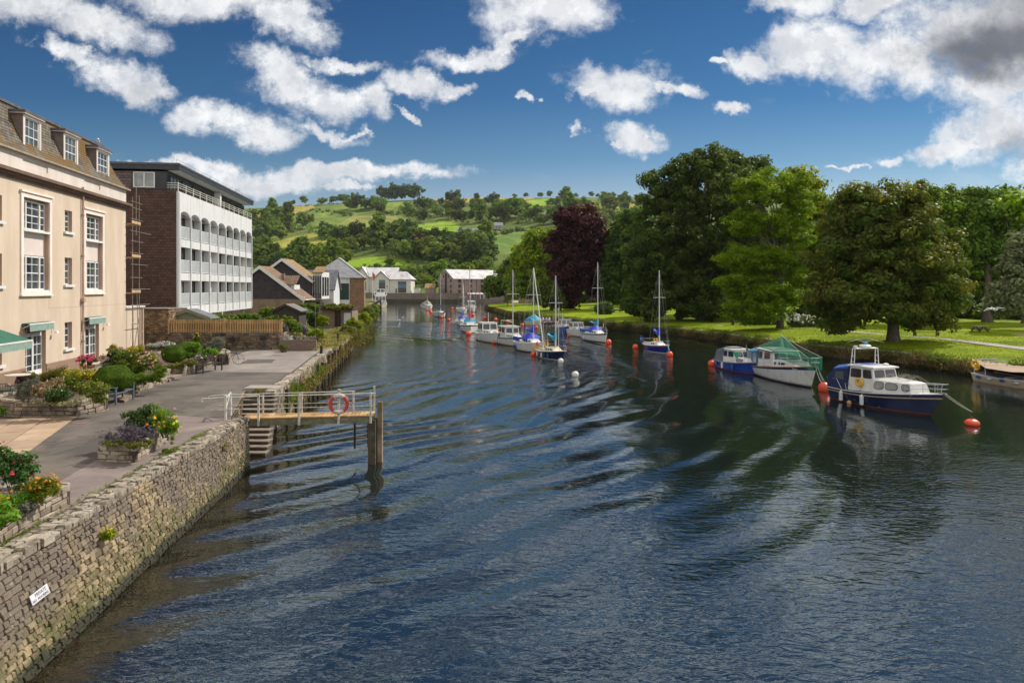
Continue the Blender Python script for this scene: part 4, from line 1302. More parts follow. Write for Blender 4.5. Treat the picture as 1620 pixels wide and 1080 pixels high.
mb.mat(2); mb.box(2.2,3.6,-1.26,-1.21,4.2,5.0)
mb.mat(0); mb.box(3.6,4.45,-1.3,-1.21,3.5,5.1)
mb.build('dormer',[WHITE,RED,DARKGLASS],h1)
mb = MB(); mb.box(2.5,2.9,-.9,-.5,5.6,6.7); mb.build('chimney',BRK,h1)

x0,x1 = AT(401,455,108)[0],AT(492.5,455,108)[0]
h2 = gable('tall_gabled_house','taller dark slate gabled house with lichen orange tiled roof and glazed balcony','house',x0,x1,108,112.8,1.7,7.6,10.9,DSL,ORL,WHITE,.3,bth=.3)
a = (x1 - x0) / 2
mb = MB(); mb.mat(0); mb.box(a + .002,a + 1.5,-1.8,2.6,2.9,7.2); mb.mat(1)
for k in range(4): mb.box(a + .12 + k * .34,a + .34 + k * .34,-1.86,-1.802,3.0,6.6)
for k in range(3): mb.box(a + 1.502,a + 1.55,-1.6 + k * 1.4,-.6 + k * 1.4,3.4,6.4)
mb.build('glazed_bay',[WHITE,DARKGLASS],h2)
mb = MB(); mb.box(a - .1,a + 1.9,-3.4,2.6,2.55,2.75); mb.build('balcony_floor',pm('brown_fascia',(.10,.07,.055),rough=.7),h2)
mb = MB(); mb.box(a - .1,a + 1.9,-3.38,-3.35,3.7,3.76)
for k in range(10): mb.box(a - .08 + k * .2,a - .05 + k * .2,-3.38,-3.35,2.75,3.7)
mb.build('balcony_railing',BLK,h2)
mb = MB(); mb.loft([[(a + .1,-2.1,7.0),(a + 1.8,-2.1,7.0),(a + 1.8,.2,8.0),(a + .1,.2,8.0)],[(a + .1,-2.1,7.15),(a + 1.8,-2.1,7.15),(a + 1.8,.2,8.15),(a + .1,.2,8.15)]]); mb.build('bay_roof',ORL,h2)
mb = MB(); mb.box(a - 1.9,a - 1.4,-2.46,-2.402,3.4,4.8); mb.build('window',DARKGLASS,h2)

x0,x1 = AT(478,455,116)[0],AT(532,455,116)[0]
h3 = gable('slate_roofed_house','white house with long grey slate roof and green garage door beside the stone store','house',x0,x1,114.3,118.3,1.7,6.4,9.3,WHITER,GRS,LEAD,.3,axis='x')
a = (x1 - x0) / 2
mb = MB(); mb.box(-a + 1.4,-a + 3.4,-2.3,-2.002,2.9,4.4); mb.build('oriel_window',DARKGLASS,h3)
mb = MB()
for k in range(4): mb.box(-a + 1.5 + k * .46,-a + 1.78 + k * .46,-2.35,-2.302,3.2,4.1)
mb.build('window_frame',WHITE,h3)
mb = MB(); mb.box(-a - 1.0,-a + 3.6,-5.2,-2.002,2.4,2.62); mb.build('porch_roof',WHITE,h3)
mb = MB(); mb.box(-a,a - 1.6,-2.2,-2.002,.6,2.3); mb.build('porch_wall',pm('pinkish_render',(.42,.30,.26),(.58,.54,.50),1.2,.8),h3)

x0,x1 = AT(535,455,125)[0],AT(575.5,455,125)[0]
h4 = thing('stone_store','old stone riverside store with grey hipped slate roof and arched side windows','building',((x0 + x1) / 2,125,1.7),math.atan2(-.0,1))
a = (x1 - x0) / 2; dl = 26.0; kx = -.205
STW = brickmat('brown_store_stone',(.25,.13,.07),(.34,.19,.10),(.12,.08,.05),.55,.25,.03,bump=.04,var=.9,c3=(.16,.10,.06),sc3=.6,warp=.25)
STW2 = brickmat('red_store_brick',(.30,.15,.09),(.38,.21,.13),(.16,.10,.07),.3,.1,.015,bump=.02,var=.9)
ez = 7.2 - 1.7 + 1.0
mb = MB(); mb.mat(0)
mb.loft([[(-a,0,0),(a,0,0),(a + kx * dl,dl,0),(-a + kx * dl,dl,0)],[(-a,0,ez),(a,0,ez),(a + kx * dl,dl,ez),(-a + kx * dl,dl,ez)]])
mb.build('wall',STW,h4)
mb = MB(); nv = Vector((1,.205,0)).normalized()
mb.poly([(a + .02,.05,0),(a + kx * dl + .02,dl,0),(a + kx * dl + .02,dl,ez),(a + .02,.05,ez)]); mb.build('river_front',STW2,h4)
for k in range(4):
    y = 1.8 + k * 2.4
    for (z0_,z1_) in ((.3,2.2),(3.1,5.0)):
        if k == 3 and z0_ < 1: continue
        mb = MB(); mb.poly([(a + kx * y + .05,y,z0_),(a + kx * (y + 1.0) + .05,y + 1.0,z0_),(a + kx * (y + 1.0) + .05,y + 1.0,z1_),(a + kx * y + .05,y,z1_)]); mb.build('window',DARKGLASS,h4)
mb = MB(); mb.box(-a - .0,-a + 2.1,-.06,-.002,0,ez - .02); mb.build('white_front',WHITER,h4)
mb = MB(); mb.box(-a + .1,-a + 2.0 + .0,-.10,-.062,2.5,5.5) ; mb.build('green_cladding',pm('dark_green_board',(.012,.035,.028),rough=.7),h4)
mb = MB(); o_ = .4
e = [(-a - 5.5,-o_,ez),(a + o_,-o_,ez),(a + kx * dl + o_,dl + o_,ez),(-a - 5.5 + kx * dl,dl + o_,ez)]
rx = -a - 1.6
r_ = [(rx,7.0,ez + 4.0),(rx + kx * dl * .5,dl - 6,ez + 4.0)]
mb.poly([e[0],e[1],r_[0]]); mb.poly([e[1],e[2],r_[1],r_[0]]); mb.poly([e[2],e[3],r_[1]]); mb.poly([e[3],e[0],r_[0],r_[1]]); mb.poly(e[::-1])
mb.build('roof',GRS,h4)
mb = MB(); mb.bar(e[1],r_[0],.35,.14); mb.bar(r_[0],r_[1],.3,.14); mb.build('ridge_tiles',pm('ridge_lead',(.34,.33,.33),rough=.7),h4)
x0,x1 = AT(509,455,80)[0],AT(557,455,80)[0]
h5 = thing('outbuilding','low flat roofed brick outbuilding with ivy fringe, brown door and white door','shed',((x0 + x1) / 2,80,1.7))
a = (x1 - x0) / 2
mb = MB(); mb.box(-a,a,0,3,0,2.1); mb.build('wall',BRK,h5)
mb = MB(); mb.box(-a - .1,a + .1,-.3,3.2,2.1,2.3); mb.build('flat_roof',pm('dark_fascia_wood',(.045,.03,.024),rough=.8),h5)
mb = MB(); mb.box(-.25,.45,-.05,-.002,0,2.0); mb.build('door',pm('brown_door',(.03,.014,.012),rough=.6),h5)
mb = MB(); mb.box(a - .95,a - .15,-.05,-.002,.05,1.75); o = mb.build('door',pm('pale_door',(.60,.61,.63),rough=.6),h5)
mb = MB(); mb.box(-a - .2,a - .4,-1.2,-.1,-.1,.12); mb.build('doorstep',STEPM,h5)
gable('small_shed','small grey roofed shed half hidden in shrubs below the slate gable','shed',*[AT(p,500,72)[0] for p in (431,473)],72,74.5,1.7,3.9,4.55,pm('shed_dark_wood',(.05,.04,.035),rough=.9),pm('felt_brown',(.16,.15,.14),(.12,.11,.10),2,.8),pm('shed_edge',(.05,.035,.03),rough=.9),.2,bth=.1)

# ---------------------------------------------------------------- far quay
FST = brickmat('far_quay_stone',(.15,.12,.09),(.21,.17,.13),(.09,.075,.06),1.1,.5,.05,bump=.05,var=.8,c3=(.10,.10,.05),sc3=.2,zs=1)
FZ = 4.0
mb = MB(); 
mb.box(-66,0,302,316,-.5,FZ)
mb.build('far_quay_wall',FST); tag(COL.objects['far_quay_wall'],'grey stone quay wall closing the far end of the river','wall'); COL.objects['far_quay_wall'].name = 'quay_wall'
mb = MB(); mb.box(-66,0,301.7,301.995,-.5,1.3); tag(mb.build('tide_ledge',pm('tidal_weed',(.045,.04,.022),(.08,.07,.04),.6,.95)),'dark weedy ledge at the foot of the far quay wall','ledge')
PALEROOF = pm('pale_sheet_roof',(.42,.40,.40),(.52,.51,.52),.5,.6,.02,6,c3=(.30,.24,.23),sc3=.35,lo3=.5,hi3=.7)
IVORY = pm('ivory_boarding',(.60,.585,.49),(.54,.52,.43),.4,.75)
def px300(p,d=306): return AT(p,455,d)[0]
w1 = gable('ivory_gabled_building','nearer ivory boarded building with blue glazed bays on the far quay','building',px300(590,304),px300(615.5,304),304,318,FZ,10.2,13.7,IVORY,PALEROOF,LEAD,.4,axis='y',bth=.2)
a = (px300(615.5,304) - px300(590,304)) / 2
mb = MB(); mb.box(a,a + 9.6,-6.5,6,0,6.2); mb.build('wing_wall',IVORY,w1)
mb = MB()
for sgn in (-1,1):
    pl = [(a * .0 + .5,0,9.72),(a + 6.8,0,9.72),(a + 10.3,sgn * 7.2,6.1),(a + .4,sgn * 7.2,6.1)]
    if sgn < 0: pl = pl[::-1]
    mb.poly(pl)
mb.poly([(a + 6.8,0,9.72),(a + 10.3,-7.2,6.1),(a + 10.3,7.2,6.1)])
mb.build('wing_roof',PALEROOF,w1)
BLUEP = pm('slate_blue_panel',(.10,.16,.20),rough=.5)
for (u0,u1,z0_,z1_,m_) in ((-.9,1.9,1.9,4.6,DARKGLASS),(-.9,1.9,4.6,5.9,BLUEP)):
    mb = MB(); mb.box(u0,u1,-7.08,-7.002,z0_,z1_); mb.build('bay_glazing' if m_ is DARKGLASS else 'bay_panel',m_,w1)
for (u0,u1,z0_,z1_,m_) in ((a + 3.9,a + 7.6,.2,2.3,DARKGLASS),(a + 3.9,a + 7.6,2.3,3.9,BLUEP),(a + 3.9,a + 7.6,3.9,5.2,DARKGLASS),(a + 2.8,a + 3.4,.1,2.0,DARKGLASS),(-a * 0 + 2.6,2.95,2.6,3.4,DARKGLASS)):
    yy_ = -6.5 if u0 > a else -7.0
    mb = MB(); mb.box(u0,u1,yy_ - .08,yy_ - .002,z0_,z1_); mb.build('bay_glazing' if m_ is DARKGLASS else 'bay_panel',m_,w1)
w2 = gable('ivory_gabled_building','farther ivory building with pale roof behind the blue glazed one','building',px300(563,322),px300(584.5,322),320,336,FZ,11.6,16.2,IVORY,PALEROOF,LEAD,.4,axis='y',bth=.2)
a = (px300(584.5,322) - px300(563,322)) / 2
mb = MB(); mb.box(a,a + 13,-7.5,6,0,7.6); mb.build('wing_wall',IVORY,w2)
mb = MB()
for sgn in (-1,1):
    pl = [(.4,0,12.1),(a + 13.2,0,12.1),(a + 13.4,sgn * 8.4,7.5),(a + .4,sgn * 8.4,7.5)]
    if sgn < 0: pl = pl[::-1]
    mb.poly(pl)
mb.build('wing_roof',PALEROOF,w2)
mb = MB(); mb.box(-2.4,2.0,-8.08,-8.002,1.4,5.0); mb.build('bay_glazing',DARKGLASS,w2)
MILL = brickmat('pink_mill_stone',(.27,.20,.165),(.36,.27,.22),(.23,.175,.15),.9,.4,.05,bump=.03,var=.6,c3=(.19,.15,.14),sc3=.12)
ml = thing('stone_warehouse','four storey pinkish stone warehouse with pale roof on the far quay','building',(AT(717.5,455,304)[0],304,0),R(38))
gd,ln_,e,r = 12.5,27.0,10.3,14.4
mb = MB()
mb.loft([[(0,gd,0),(0,0,0),(0,0,e),(0,gd / 2,r),(0,gd,e)],[(ln_,gd,0),(ln_,0,0),(ln_,0,e),(ln_,gd / 2,r),(ln_,gd,e)]])
mb.build('wall',MILL,ml)
mb = MB()
for sg_ in (0,1):
    yb_ = -.4 if sg_ == 0 else gd + .4
    pl = [(-.3,yb_,e - .1),(ln_ + .3,yb_,e - .1),(ln_ + .3,gd / 2,r + .1),(-.3,gd / 2,r + .1)]
    if sg_: pl = pl[::-1]
    mb.loft([pl,[(p[0],p[1],p[2] + .2) for p in pl]])
mb.build('roof',PALEROOF,ml)
RSH = pm('red_shutter',(.06,.022,.016),rough=.7)
for x in (2.6,8.6,14.9,21.2):
    for z in (4.0,6.4,8.8):
        mb = MB(); mb.box(x - .1,x + 1.35,-.08,-.002,z - .1,z + 1.4); o = mb.build('window',RSH,ml)
for x in (5.4,12.4): 
    mb = MB(); mb.box(x,x + .25,-.12,-.002,.2,e - .3); mb.build('downpipe',MATS['dark_frame'],ml)
for y in (1.6,9.6):
    for z in (4.0,6.4,8.8):
        mb = MB(); mb.box(-.08,-.002,y,y + 1.2,z,z + 1.25); mb.build('window',RSH,ml)
for y in (3.7,7.8):
    mb = MB(); mb.box(-.08,-.002,y,y + .8,11.0,12.0); mb.build('window',RSH,ml)
mb = MB(); mb.box(-.14,-.002,5.5,7.0,2.6,13.0); mb.build('loading_bay_strip',pm('dark_strip',(.03,.02,.022),rough=.6),ml)
gable('small_quay_house','small brown roofed stone house left of the stone warehouse','house',px300(673),px300(687.5),305,311,FZ - .5,6.3,8.2,MILL,ORL,None,.3,axis='x')
gable('quay_shelter','small pale lean-to wall hut on the far quay between trees','shed',px300(655.5),px300(664),305,308,FZ - .8,6.0,6.4,IVORY,LEAD,None,.1,axis='x')

# ------------------------------------------------------------------ right bank
BR = [(60,-6),(45,30),(36.2,42),(34.6,46),(33.5,50),(31.6,58),(28.6,63),(26,72.8),(23.2,86.4),(19,97),(13.8,109),(7,128),(.5,150),(-4.2,180),(-7.5,205),(-6.0,228),(6,240),(40,250),(110,258)]
def smooth_line(P_,n=6):
    out = []
    for i in range(len(P_) - 1):
        p0 = P_[max(i - 1,0)]; p1 = P_[i]; p2 = P_[i + 1]; p3 = P_[min(i + 2,len(P_) - 1)]
        for k in range(n):
            t = k / n
            out.append(tuple(.5 * ((2 * p1[c]) + (-p0[c] + p2[c]) * t + (2 * p0[c] - 5 * p1[c] + 4 * p2[c] - p3[c]) * t * t + (-p0[c] + 3 * p1[c] - 3 * p2[c] + p3[c]) * t ** 3) for c in (0,1)))
    out.append(P_[-1]); return out
BRS = smooth_line(BR,6)
def bank_r(y):
    for a,b in zip(BRS[:-1],BRS[1:]):
        if min(a[1],b[1]) <= y <= max(a[1],b[1]) and y < 228:
            return a[0] + (b[0] - a[0]) * (y - a[1]) / (b[1] - a[1] + 1e-9)
    return 60 if y < 0 else -6
def lawn_z(off):     # off = metres inland from the bank line
    return 1.02 + .40 * min(1,off / 7) + .9 * max(0,min(1,(off - 12) / 60))
def bnorm(i):
    a = BRS[max(i - 1,0)]; b = BRS[min(i + 1,len(BRS) - 1)]
    d = Vector((b[0] - a[0],b[1] - a[1])).normalized()
    return Vector((d.y,-d.x))
offs = [.35,1.2,2.5,4.5,7,11,17,26,40,70,120,220,420]
rg = np.random.default_rng(3)
mb = MB(); rows = []
for i,p in enumerate(BRS):
    nrm = bnorm(i) if p[1] < 215 else Vector((.75,-.66)) if p[1] < 240 else bnorm(i)
    n2 = Vector((1,0)) if p[1] > 60 else Vector((1,.12)).normalized()
    row = []
    for o_ in offs:
        w = min(1,o_ / 20); d = nrm.lerp(n2,w)
        row.append(mb.av((p[0] + d.x * o_,p[1] + d.y * o_ * (1 - .75 * min(1,o_ / 60)),lawn_z(o_) + (rg.normal() * .03 if o_ > 1 else 0))))
    rows.append(row)
for A_,B_ in zip(rows[:-1],rows[1:]):
    for k in range(len(offs) - 1): mb.af((A_[k],A_[k + 1],B_[k + 1],B_[k]))
tag(mb.build('lawn',GRASS,smooth=True),kind='structure')
def bank_face_material():
    m,nt,b,out = newmat('bank_face')
    tc_ = nn(nt,'ShaderNodeTexCoord'); vec = tc_.outputs['Object']
    sp = nn(nt,'ShaderNodeSeparateXYZ'); lk(nt,vec,sp.inputs[0])
    col = mixc(nt,mrange(nt,noise(nt,vec,1.4,7,.7),.4,.62),(.11,.085,.05),(.20,.16,.105))
    col = mixc(nt,mrange(nt,noise(nt,vec,.6,6,.7),.48,.60),col,(.13,.125,.03))
    col = mixc(nt,mrange(nt,sp.outputs[2],.45,.05),col,(.04,.032,.02))
    lk(nt,col,b.inputs['Base Color']); b.inputs['Roughness'].default_value = .95
    bp = nn(nt,'ShaderNodeBump'); bp.inputs['Distance'].default_value = .25
    lk(nt,noise(nt,vec,2.2,8,.75),bp.inputs['Height']); lk(nt,bp.outputs[0],b.inputs['Normal'])
    return m
mb = MB(); rows = []
for i,p in enumerate(BRS):
    nrm = bnorm(i); row = []
    for (o_,z) in ((-.35,-.4),(-.15,.1),(-.05,.4),(.1,.75),(.2,.98),(.37,1.02)):
        j = rg.normal() * .07 if 0 < z < 1 else 0
        row.append(mb.av((p[0] + nrm.x * (o_ + j),p[1] + nrm.y * (o_ + j),z)))
    rows.append(row)
for A_,B_ in zip(rows[:-1],rows[1:]):
    for k in range(5): mb.af((A_[k],A_[k + 1],B_[k + 1],B_[k]))
tag(mb.build('river_bank',bank_face_material(),smooth=True),kind='structure')
mb = MB()
for i in range(len(BRS) - 1):
    a,b = BRS[i],BRS[i + 1]
    if not (55 < a[1] < 120): continue
    n1_,n2_ = bnorm(i),bnorm(i + 1)
    q_ = [(a[0] + n1_.x * .15,a[1] + n1_.y * .15),(b[0] + n2_.x * .15,b[1] + n2_.y * .15),(b[0] + n2_.x * .6,b[1] + n2_.y * .6),(a[0] + n1_.x * .6,a[1] + n1_.y * .6)]
    mb.loft([[(x,y,.95) for x,y in q_],[(x,y,1.09) for x,y in q_]],cap0=False)
tag(mb.build('bank_kerb',pm('kerb_stone',(.36,.27,.20),(.26,.21,.15),1.5,.9,.01,20)),kind='structure')
def on_lawn(px,py,z0=1.9):
    z = z0
    for _ in range(6):
        X,Y = G(px,py,z); o_ = max(.4,X - bank_r(Y)) * .8
        z = lawn_z(o_)
    return X,Y,z
def ribbon(name,pts,wd,mat,dz=.03):
    mb = MB(); prev = None
    for i,p in enumerate(pts):
        a = pts[max(i - 1,0)]; b = pts[min(i + 1,len(pts) - 1)]
        d = Vector((b[0] - a[0],b[1] - a[1])).normalized(); n_ = Vector((-d.y,d.x)) * wd / 2
        row = [mb.av((p[0] + n_.x,p[1] + n_.y,p[2] + dz)),mb.av((p[0] - n_.x,p[1] - n_.y,p[2] + dz))]
        if prev: mb.af((prev[0],prev[1],row[1],row[0]))
        prev = row
    tag(mb.build(name,mat),kind='structure')
PATHM = pm('path_grit',(.34,.29,.27),(.27,.23,.21),1.2,.9,.01,30)
pth = [on_lawn(px,py) for px,py in ((1300,522),(1340,524.5),(1380,527.5),(1430,531),(1480,535),(1530,540.5),(1580,547),(1625,552.5),(1700,562))]
ribbon('lawn_path',pth,1.7,PATHM,.05)
EARTH = pm('bare_earth',(.34,.24,.17),(.26,.19,.12),1.2,.95,.02,12)
def patch(pxs,mat=EARTH,name='bare_patch',dz=.05):
    mb = MB(); mb.poly([(X,Y,Z + dz) for X,Y,Z in [on_lawn(*p) for p in pxs]]); tag(mb.build(name,mat),kind='structure')
patch([(1128,516.5),(1150,517.5),(1168,516.5),(1160,514.8),(1135,514.6)])
patch([(1535,568),(1560,573),(1600,577),(1660,583),(1660,592),(1600,590),(1560,584)],dz=.07)
patch([(1590,527),(1625,529),(1640,531),(1610,532)])
mb = MB(); mb.box(2,60,214,214.6,1.2,3.1)
tag(mb.build('park_wall',pm('park_wall_stone',(.34,.24,.19),(.24,.18,.14),1,.9)),'low pinkish boundary wall glimpsed under the trees behind the park','wall')

# ------------------------------------------------------------------ the hills
RID = [(-900,350),(200,334),(330,333),(400,329.5),(470,326),(540,321),(600,318.5),(650,316.5),(700,314.5),(760,313),(880,313),(1000,312),(1100,314),(1300,322),(1500,325),(1620,325),(2400,325)]
def ridge_py(px): return float(np.interp(px,[a for a,b in RID],[b for a,b in RID]))
DR = 1350.0; D0 = 316.0
def hnoise(x,y):
    return (math.sin(x * .011 + 1.3) * math.cos(y * .009) + .6 * math.sin(x * .023 + y * .017) + .4 * math.sin(x * .047 - y * .031 + 2)) 
def hill_z(X,Y):
    px = CX + X / Y * F if Y > 1 else 0
    zr = CH + (HY - ridge_py(px)) / F * DR
    t = (Y - D0) / (DR - D0)
    if t <= 0: return 3.0 + t * 20
    if t <= 1:
        z = 3.0 + (zr - 3) * (t ** 1.06)
        z += hnoise(X,Y) * 5.0 * min(1,t * 4) * min(1,(1 - t) * 5)
        return z
    return zr - (t - 1) * 60 - (t - 1) ** 2 * 40
ks = np.linspace(-1.1,1.1,250)
ds = [D0 - 3,D0 - 1] + list(D0 * (DR / D0) ** np.linspace(0,1,90)) + [1400,1450]
FIELDS = [  # polygon in photo pixels, colour (linear)
 ([(392,347),(402,337),(440,331),(492,323),(500,329),(468,337),(447,344),(420,350),(392,356)],(.46,.31,.09)),
 ([(447,345),(470,337),(500,329),(560,321),(600,326),(655,338),(650,352),(590,362),(545,372),(500,366),(470,360)],(.16,.205,.045)),
 ([(560,340),(600,338),(650,345),(640,356),(575,364),(530,358)],(.25,.245,.07)),
 ([(418,386),(450,377),(490,369),(548,373),(560,380),(530,392),(470,394)],(.36,.32,.07)),
 ([(592,321),(600,317),(645,313),(640,320),(622,330),(605,334)],(.21,.26,.045)),
 ([(655,321),(660,316),(730,313),(845,311),(845,315),(760,319),(690,321)],(.42,.29,.09)),
 ([(814,321),(850,315),(884,313),(872,321),(846,330),(818,331)],(.23,.33,.03)),
 ([(640,364),(660,356),(700,350),(726,354),(727,371),(680,373),(648,369)],(.25,.35,.03)),
 ([(735,376),(770,370),(835,362),(862,366),(865,384),(840,400),(780,402),(742,388)],(.16,.22,.05)),
 ([(540,425),(552,412),(585,407),(640,408),(655,416),(640,426),(590,428)],(.20,.31,.02)),
 ([(560,372),(600,366),(646,360),(640,378),(600,380),(560,378)],(.13,.16,.04)),
 ([(396,360),(440,352),(470,364),(440,380),(396,384)],(.20,.22,.045)),
 ([(880,330),(930,322),(1010,318),(1010,330),(930,340),(890,342)],(.26,.27,.05)),
 ([(600,426),(660,424),(690,430),(640,436),(600,434)],(.22,.28,.03)),
 ([(500,331),(560,323),(590,327),(560,338),(510,343)],(.19,.235,.045)),
 ([(720,380),(760,368),(800,366),(790,374),(745,384)],(.27,.27,.07)),
]
def inpoly(x,y,P_):
    c = False; n_ = len(P_); j = n_ - 1
    for i in range(n_):
        if (P_[i][1] > y) != (P_[j][1] > y) and x < (P_[j][0] - P_[i][0]) * (y - P_[i][1]) / (P_[j][1] - P_[i][1] + 1e-12) + P_[i][0]: c = not c
        j = i
    return c
fine = [k for k in ks if -.42 < k < .26]
kk = sorted(set([k for k in ks if not (-.42 < k < .26)]) | set(np.linspace(-.42,.26,260)))
V,Cc = [],[]
for d in ds:
    for k in kk:
        X,Y = k * d,d; Z = hill_z(X,Y)
        V.append((X,Y,Z)); px = CX + k * F; py = HY - (Z - CH) / d * F
        c = (.14,.17,.04)
        if d <= DR * 1.001:
            for P_,col in FIELDS:
                if inpoly(px,py,P_): c = col
        Cc.append((*c,1))
nk = len(kk); Fc = []
for i in range(len(ds) - 1):
    for j in range(nk - 1):
        a = i * nk + j; Fc.append((a,a + 1,a + nk + 1,a + nk))
me = bpy.data.meshes.new('hills'); me.from_pydata(V,[],Fc)
ca = me.color_attributes.new('field','FLOAT_COLOR','POINT'); ca.data.foreach_set('color',np.array(Cc,dtype=np.float32).ravel())
me.polygons.foreach_set('use_smooth',[True] * len(Fc))
m,nt,b,out = newmat('hill_fields')
at = nn(nt,'ShaderNodeAttribute'); at.attribute_name = 'field'
tc_ = nn(nt,'ShaderNodeTexCoord'); vec = tc_.outputs['Object']
col = mixc(nt,mrange(nt,noise(nt,vec,.035,8,.7),.40,.62),at.outputs['Color'],mixc(nt,1.0,at.outputs['Color'],(.55,.70,.5),'MULTIPLY'))
col = mixc(nt,math_n(nt,'MULTIPLY',mrange(nt,noise(nt,vec,.12,7,.7),.54,.66),.65),col,(.075,.12,.03))
lk(nt,col,b.inputs['Base Color']); b.inputs['Roughness'].default_value = .9; b.inputs['Specular IOR Level'].default_value = .1
bp = nn(nt,'ShaderNodeBump'); bp.inputs['Distance'].default_value = 1.6
lk(nt,noise(nt,vec,.18,8,.75),bp.inputs['Height']); lk(nt,bp.outputs[0],b.inputs['Normal'])
me.materials.append(m)
o = bpy.data.objects.new('hills',me); COL.objects.link(o); tag(o,kind='structure')
mb = MB(); mb.poly([(-1680,-50,-3),(1680,-50,-3),(1680,1480,-3),(-1680,1480,-3)])
tag(mb.build('ground',ROUGH),kind='structure')

def hit(px,py,dmin=D0 + 2):
    """where the photo pixel meets the hillside"""
    k = (px - CX) / F; q = (HY - py) / F
    d = dmin; last = None
    while d < DR:
        zr_ = CH + q * d; h = hill_z(k * d,d)
        if h >= zr_:
            return (k * d,d,h)
        d += 6
    return (k * DR,DR,hill_z(k * DR,DR))

# ------------------------------------------------------------------ hillside trees
HM = leafmat('hill_foliage',(.090,.145,.028),(.20,.26,.055),.28,.7,spec=.15,rnd=.22)
HMD = leafmat('dark_hill_foliage',(.060,.098,.028),(.125,.17,.045),.22,.7,spec=.15,rnd=.22)
HMP = leafmat('purple_hill_foliage',(.045,.022,.022),(.075,.035,.03),.1,.7,spec=.15,rnd=.22)
HML = leafmat('pale_hill_foliage',(.11,.19,.02),(.22,.29,.035),.3,.7,spec=.15,rnd=.22)
def proto_crown(seed,mat,kind='round',n_cl=55,per=26):
    rg_ = np.random.default_rng(seed)
    if kind == 'round':
        bl = [(0,0,6.2,4.6,4.6,3.6)] + [(rg_.uniform(-2.6,2.6),rg_.uniform(-2.6,2.6),rg_.uniform(4.5,8.6),2.8,2.8,2.4) for _ in range(4)]
    elif kind == 'tall':
        bl = [(0,0,7.5,3.0,3.0,5.5),(rg_.uniform(-1,1),0,10.5,2.2,2.2,3)]
    else:
        bl = [(0,0,z_,3.3 * (1 - z_ / 15),3.3 * (1 - z_ / 15),1.6) for z_ in (2,4,6,8,10,12,13.5)]
    C,N,cvv,cc = crown_pts(rg_,bl,n_cl,per,1.25 if kind != 'cone' else .9,.4,.8,.5)
    o = leaves('hillside_tree',C,N,.58 * rg_.uniform(.6,1.3,len(C)),mat,None,cvv,.7,rg_)
    bmv = MB(); bmv.tube([(0,0,-1),(0,0,4)],[.5,.3],6)
    return o
protos = {}
for nm,mt,kd,sd_ in (('a',HM,'round',1),('b',HM,'round',2),('c',HMD,'round',3),('d',HMD,'tall',4),('e',HML,'round',5),('f',HMP,'round',6),('g',HMD,'cone',7),('h',HM,'tall',8)):
    protos[nm] = proto_crown(sd_,mt,kd)
for p in protos.values():
    COL.objects.unlink(p)
rgh = random.Random(21)
def plant(px,py,kind,s,lab,cat,grp,sz=None,z_off=-.6,pos=None):
    X,Y,Z = pos or hit(px,py)
    o = protos[kind].copy(); COL.objects.link(o)
    o.location = (X,Y,Z + z_off * s); o.rotation_euler = (0,0,rgh.uniform(0,6.28)); k = s * rgh.uniform(.88,1.14)
    o.scale = (k * rgh.uniform(.9,1.15),k * rgh.uniform(.9,1.15),k * rgh.uniform(.85,1.1))
    return tag(o,lab,cat,grp)
ADJ = {'a': 'mid green','b': 'broad green','c': 'dark rounded','d': 'dark tall','e': 'pale green','f': 'purple','g': 'pointed conifer','h': 'slender green'}
ORD = ('','second','third','fourth','fifth','sixth','seventh','eighth','ninth','tenth','eleventh','twelfth','thirteenth','fourteenth','fifteenth','sixteenth')
def line(pts,n_,kinds,s,place,grp,jit=3):
    seg = [math.dist(a,b) for a,b in zip(pts[:-1],pts[1:])]; T = sum(seg)
    for i in range(n_):
        q = T * (i + rgh.uniform(.2,.8)) / n_
        for a,b,l in zip(pts[:-1],pts[1:],seg):
            if q <= l: break
            q -= l
        px = a[0] + (b[0] - a[0]) * q / l; py = a[1] + (b[1] - a[1]) * q / l; kd = rgh.choice(kinds)
        lab = ('leftmost %s tree %s' % (ADJ[kd],place)) if i == 0 else ('rightmost %s tree %s' % (ADJ[kd],place)) if i == n_ - 1 else '%s tree from the left %s' % (ORD[i],place)
        plant(px + rgh.uniform(-1,1),py + rgh.uniform(-jit,jit),kd,s * rgh.uniform(.75,1.3),lab,'tree',grp)
def fill(poly,n_,kinds,s,place,grp):
    xs_ = [p[0] for p in poly]; ys_ = [p[1] for p in poly]; c = 0; pts = []
    tries = 0; made = {}
    x0,x1,y0,y1 = min(xs_),max(xs_),min(ys_),max(ys_)
    while c < n_ and tries < 9000:
        tries += 1
        x,y = rgh.uniform(x0,x1),rgh.uniform(y0,y1)
        if not inpoly(x,y,poly) or (718 < x < 772 and 368 < y < 404): continue
        if any(abs(x - a) < 7 * s * .8 and abs(y - b_) < 4.2 * s * .8 for a,b_ in pts[-60:]) and tries < 5000: continue
        pts.append((x,y)); c += 1; kd = rgh.choice(kinds)
        col = ('far left','left','middle','right','far right')[min(4,int(5 * (x - x0) / (x1 - x0)))]
        row = ('top','middle','bottom')[min(2,int(3 * (y - y0) / (y1 - y0)))]
        lab = '%s tree, %s %s %s' % (ADJ[kd],row,col,place)
        o = plant(x,y,kd,s * rgh.uniform(.75,1.35),lab,'tree',grp)
        made.setdefault(lab,[]).append((x,o))
    for lab,L_ in made.items():
        if len(L_) > 1:
            for i,(x,o) in enumerate(sorted(L_,key=lambda e: e[0])): o['label'] = ('leftmost ' if i == 0 else ORD[i] + ' ') + lab
WOODS = []
line([(606,316),(662,315)],13,'ccc',2.5,'in the domed clump crowning the skyline','domed clump of trees on the skyline',1)
plant(463,325,'c',1.1,'leftmost small round tree alone on the skyline above the golden field','tree',None,z_off=.2)
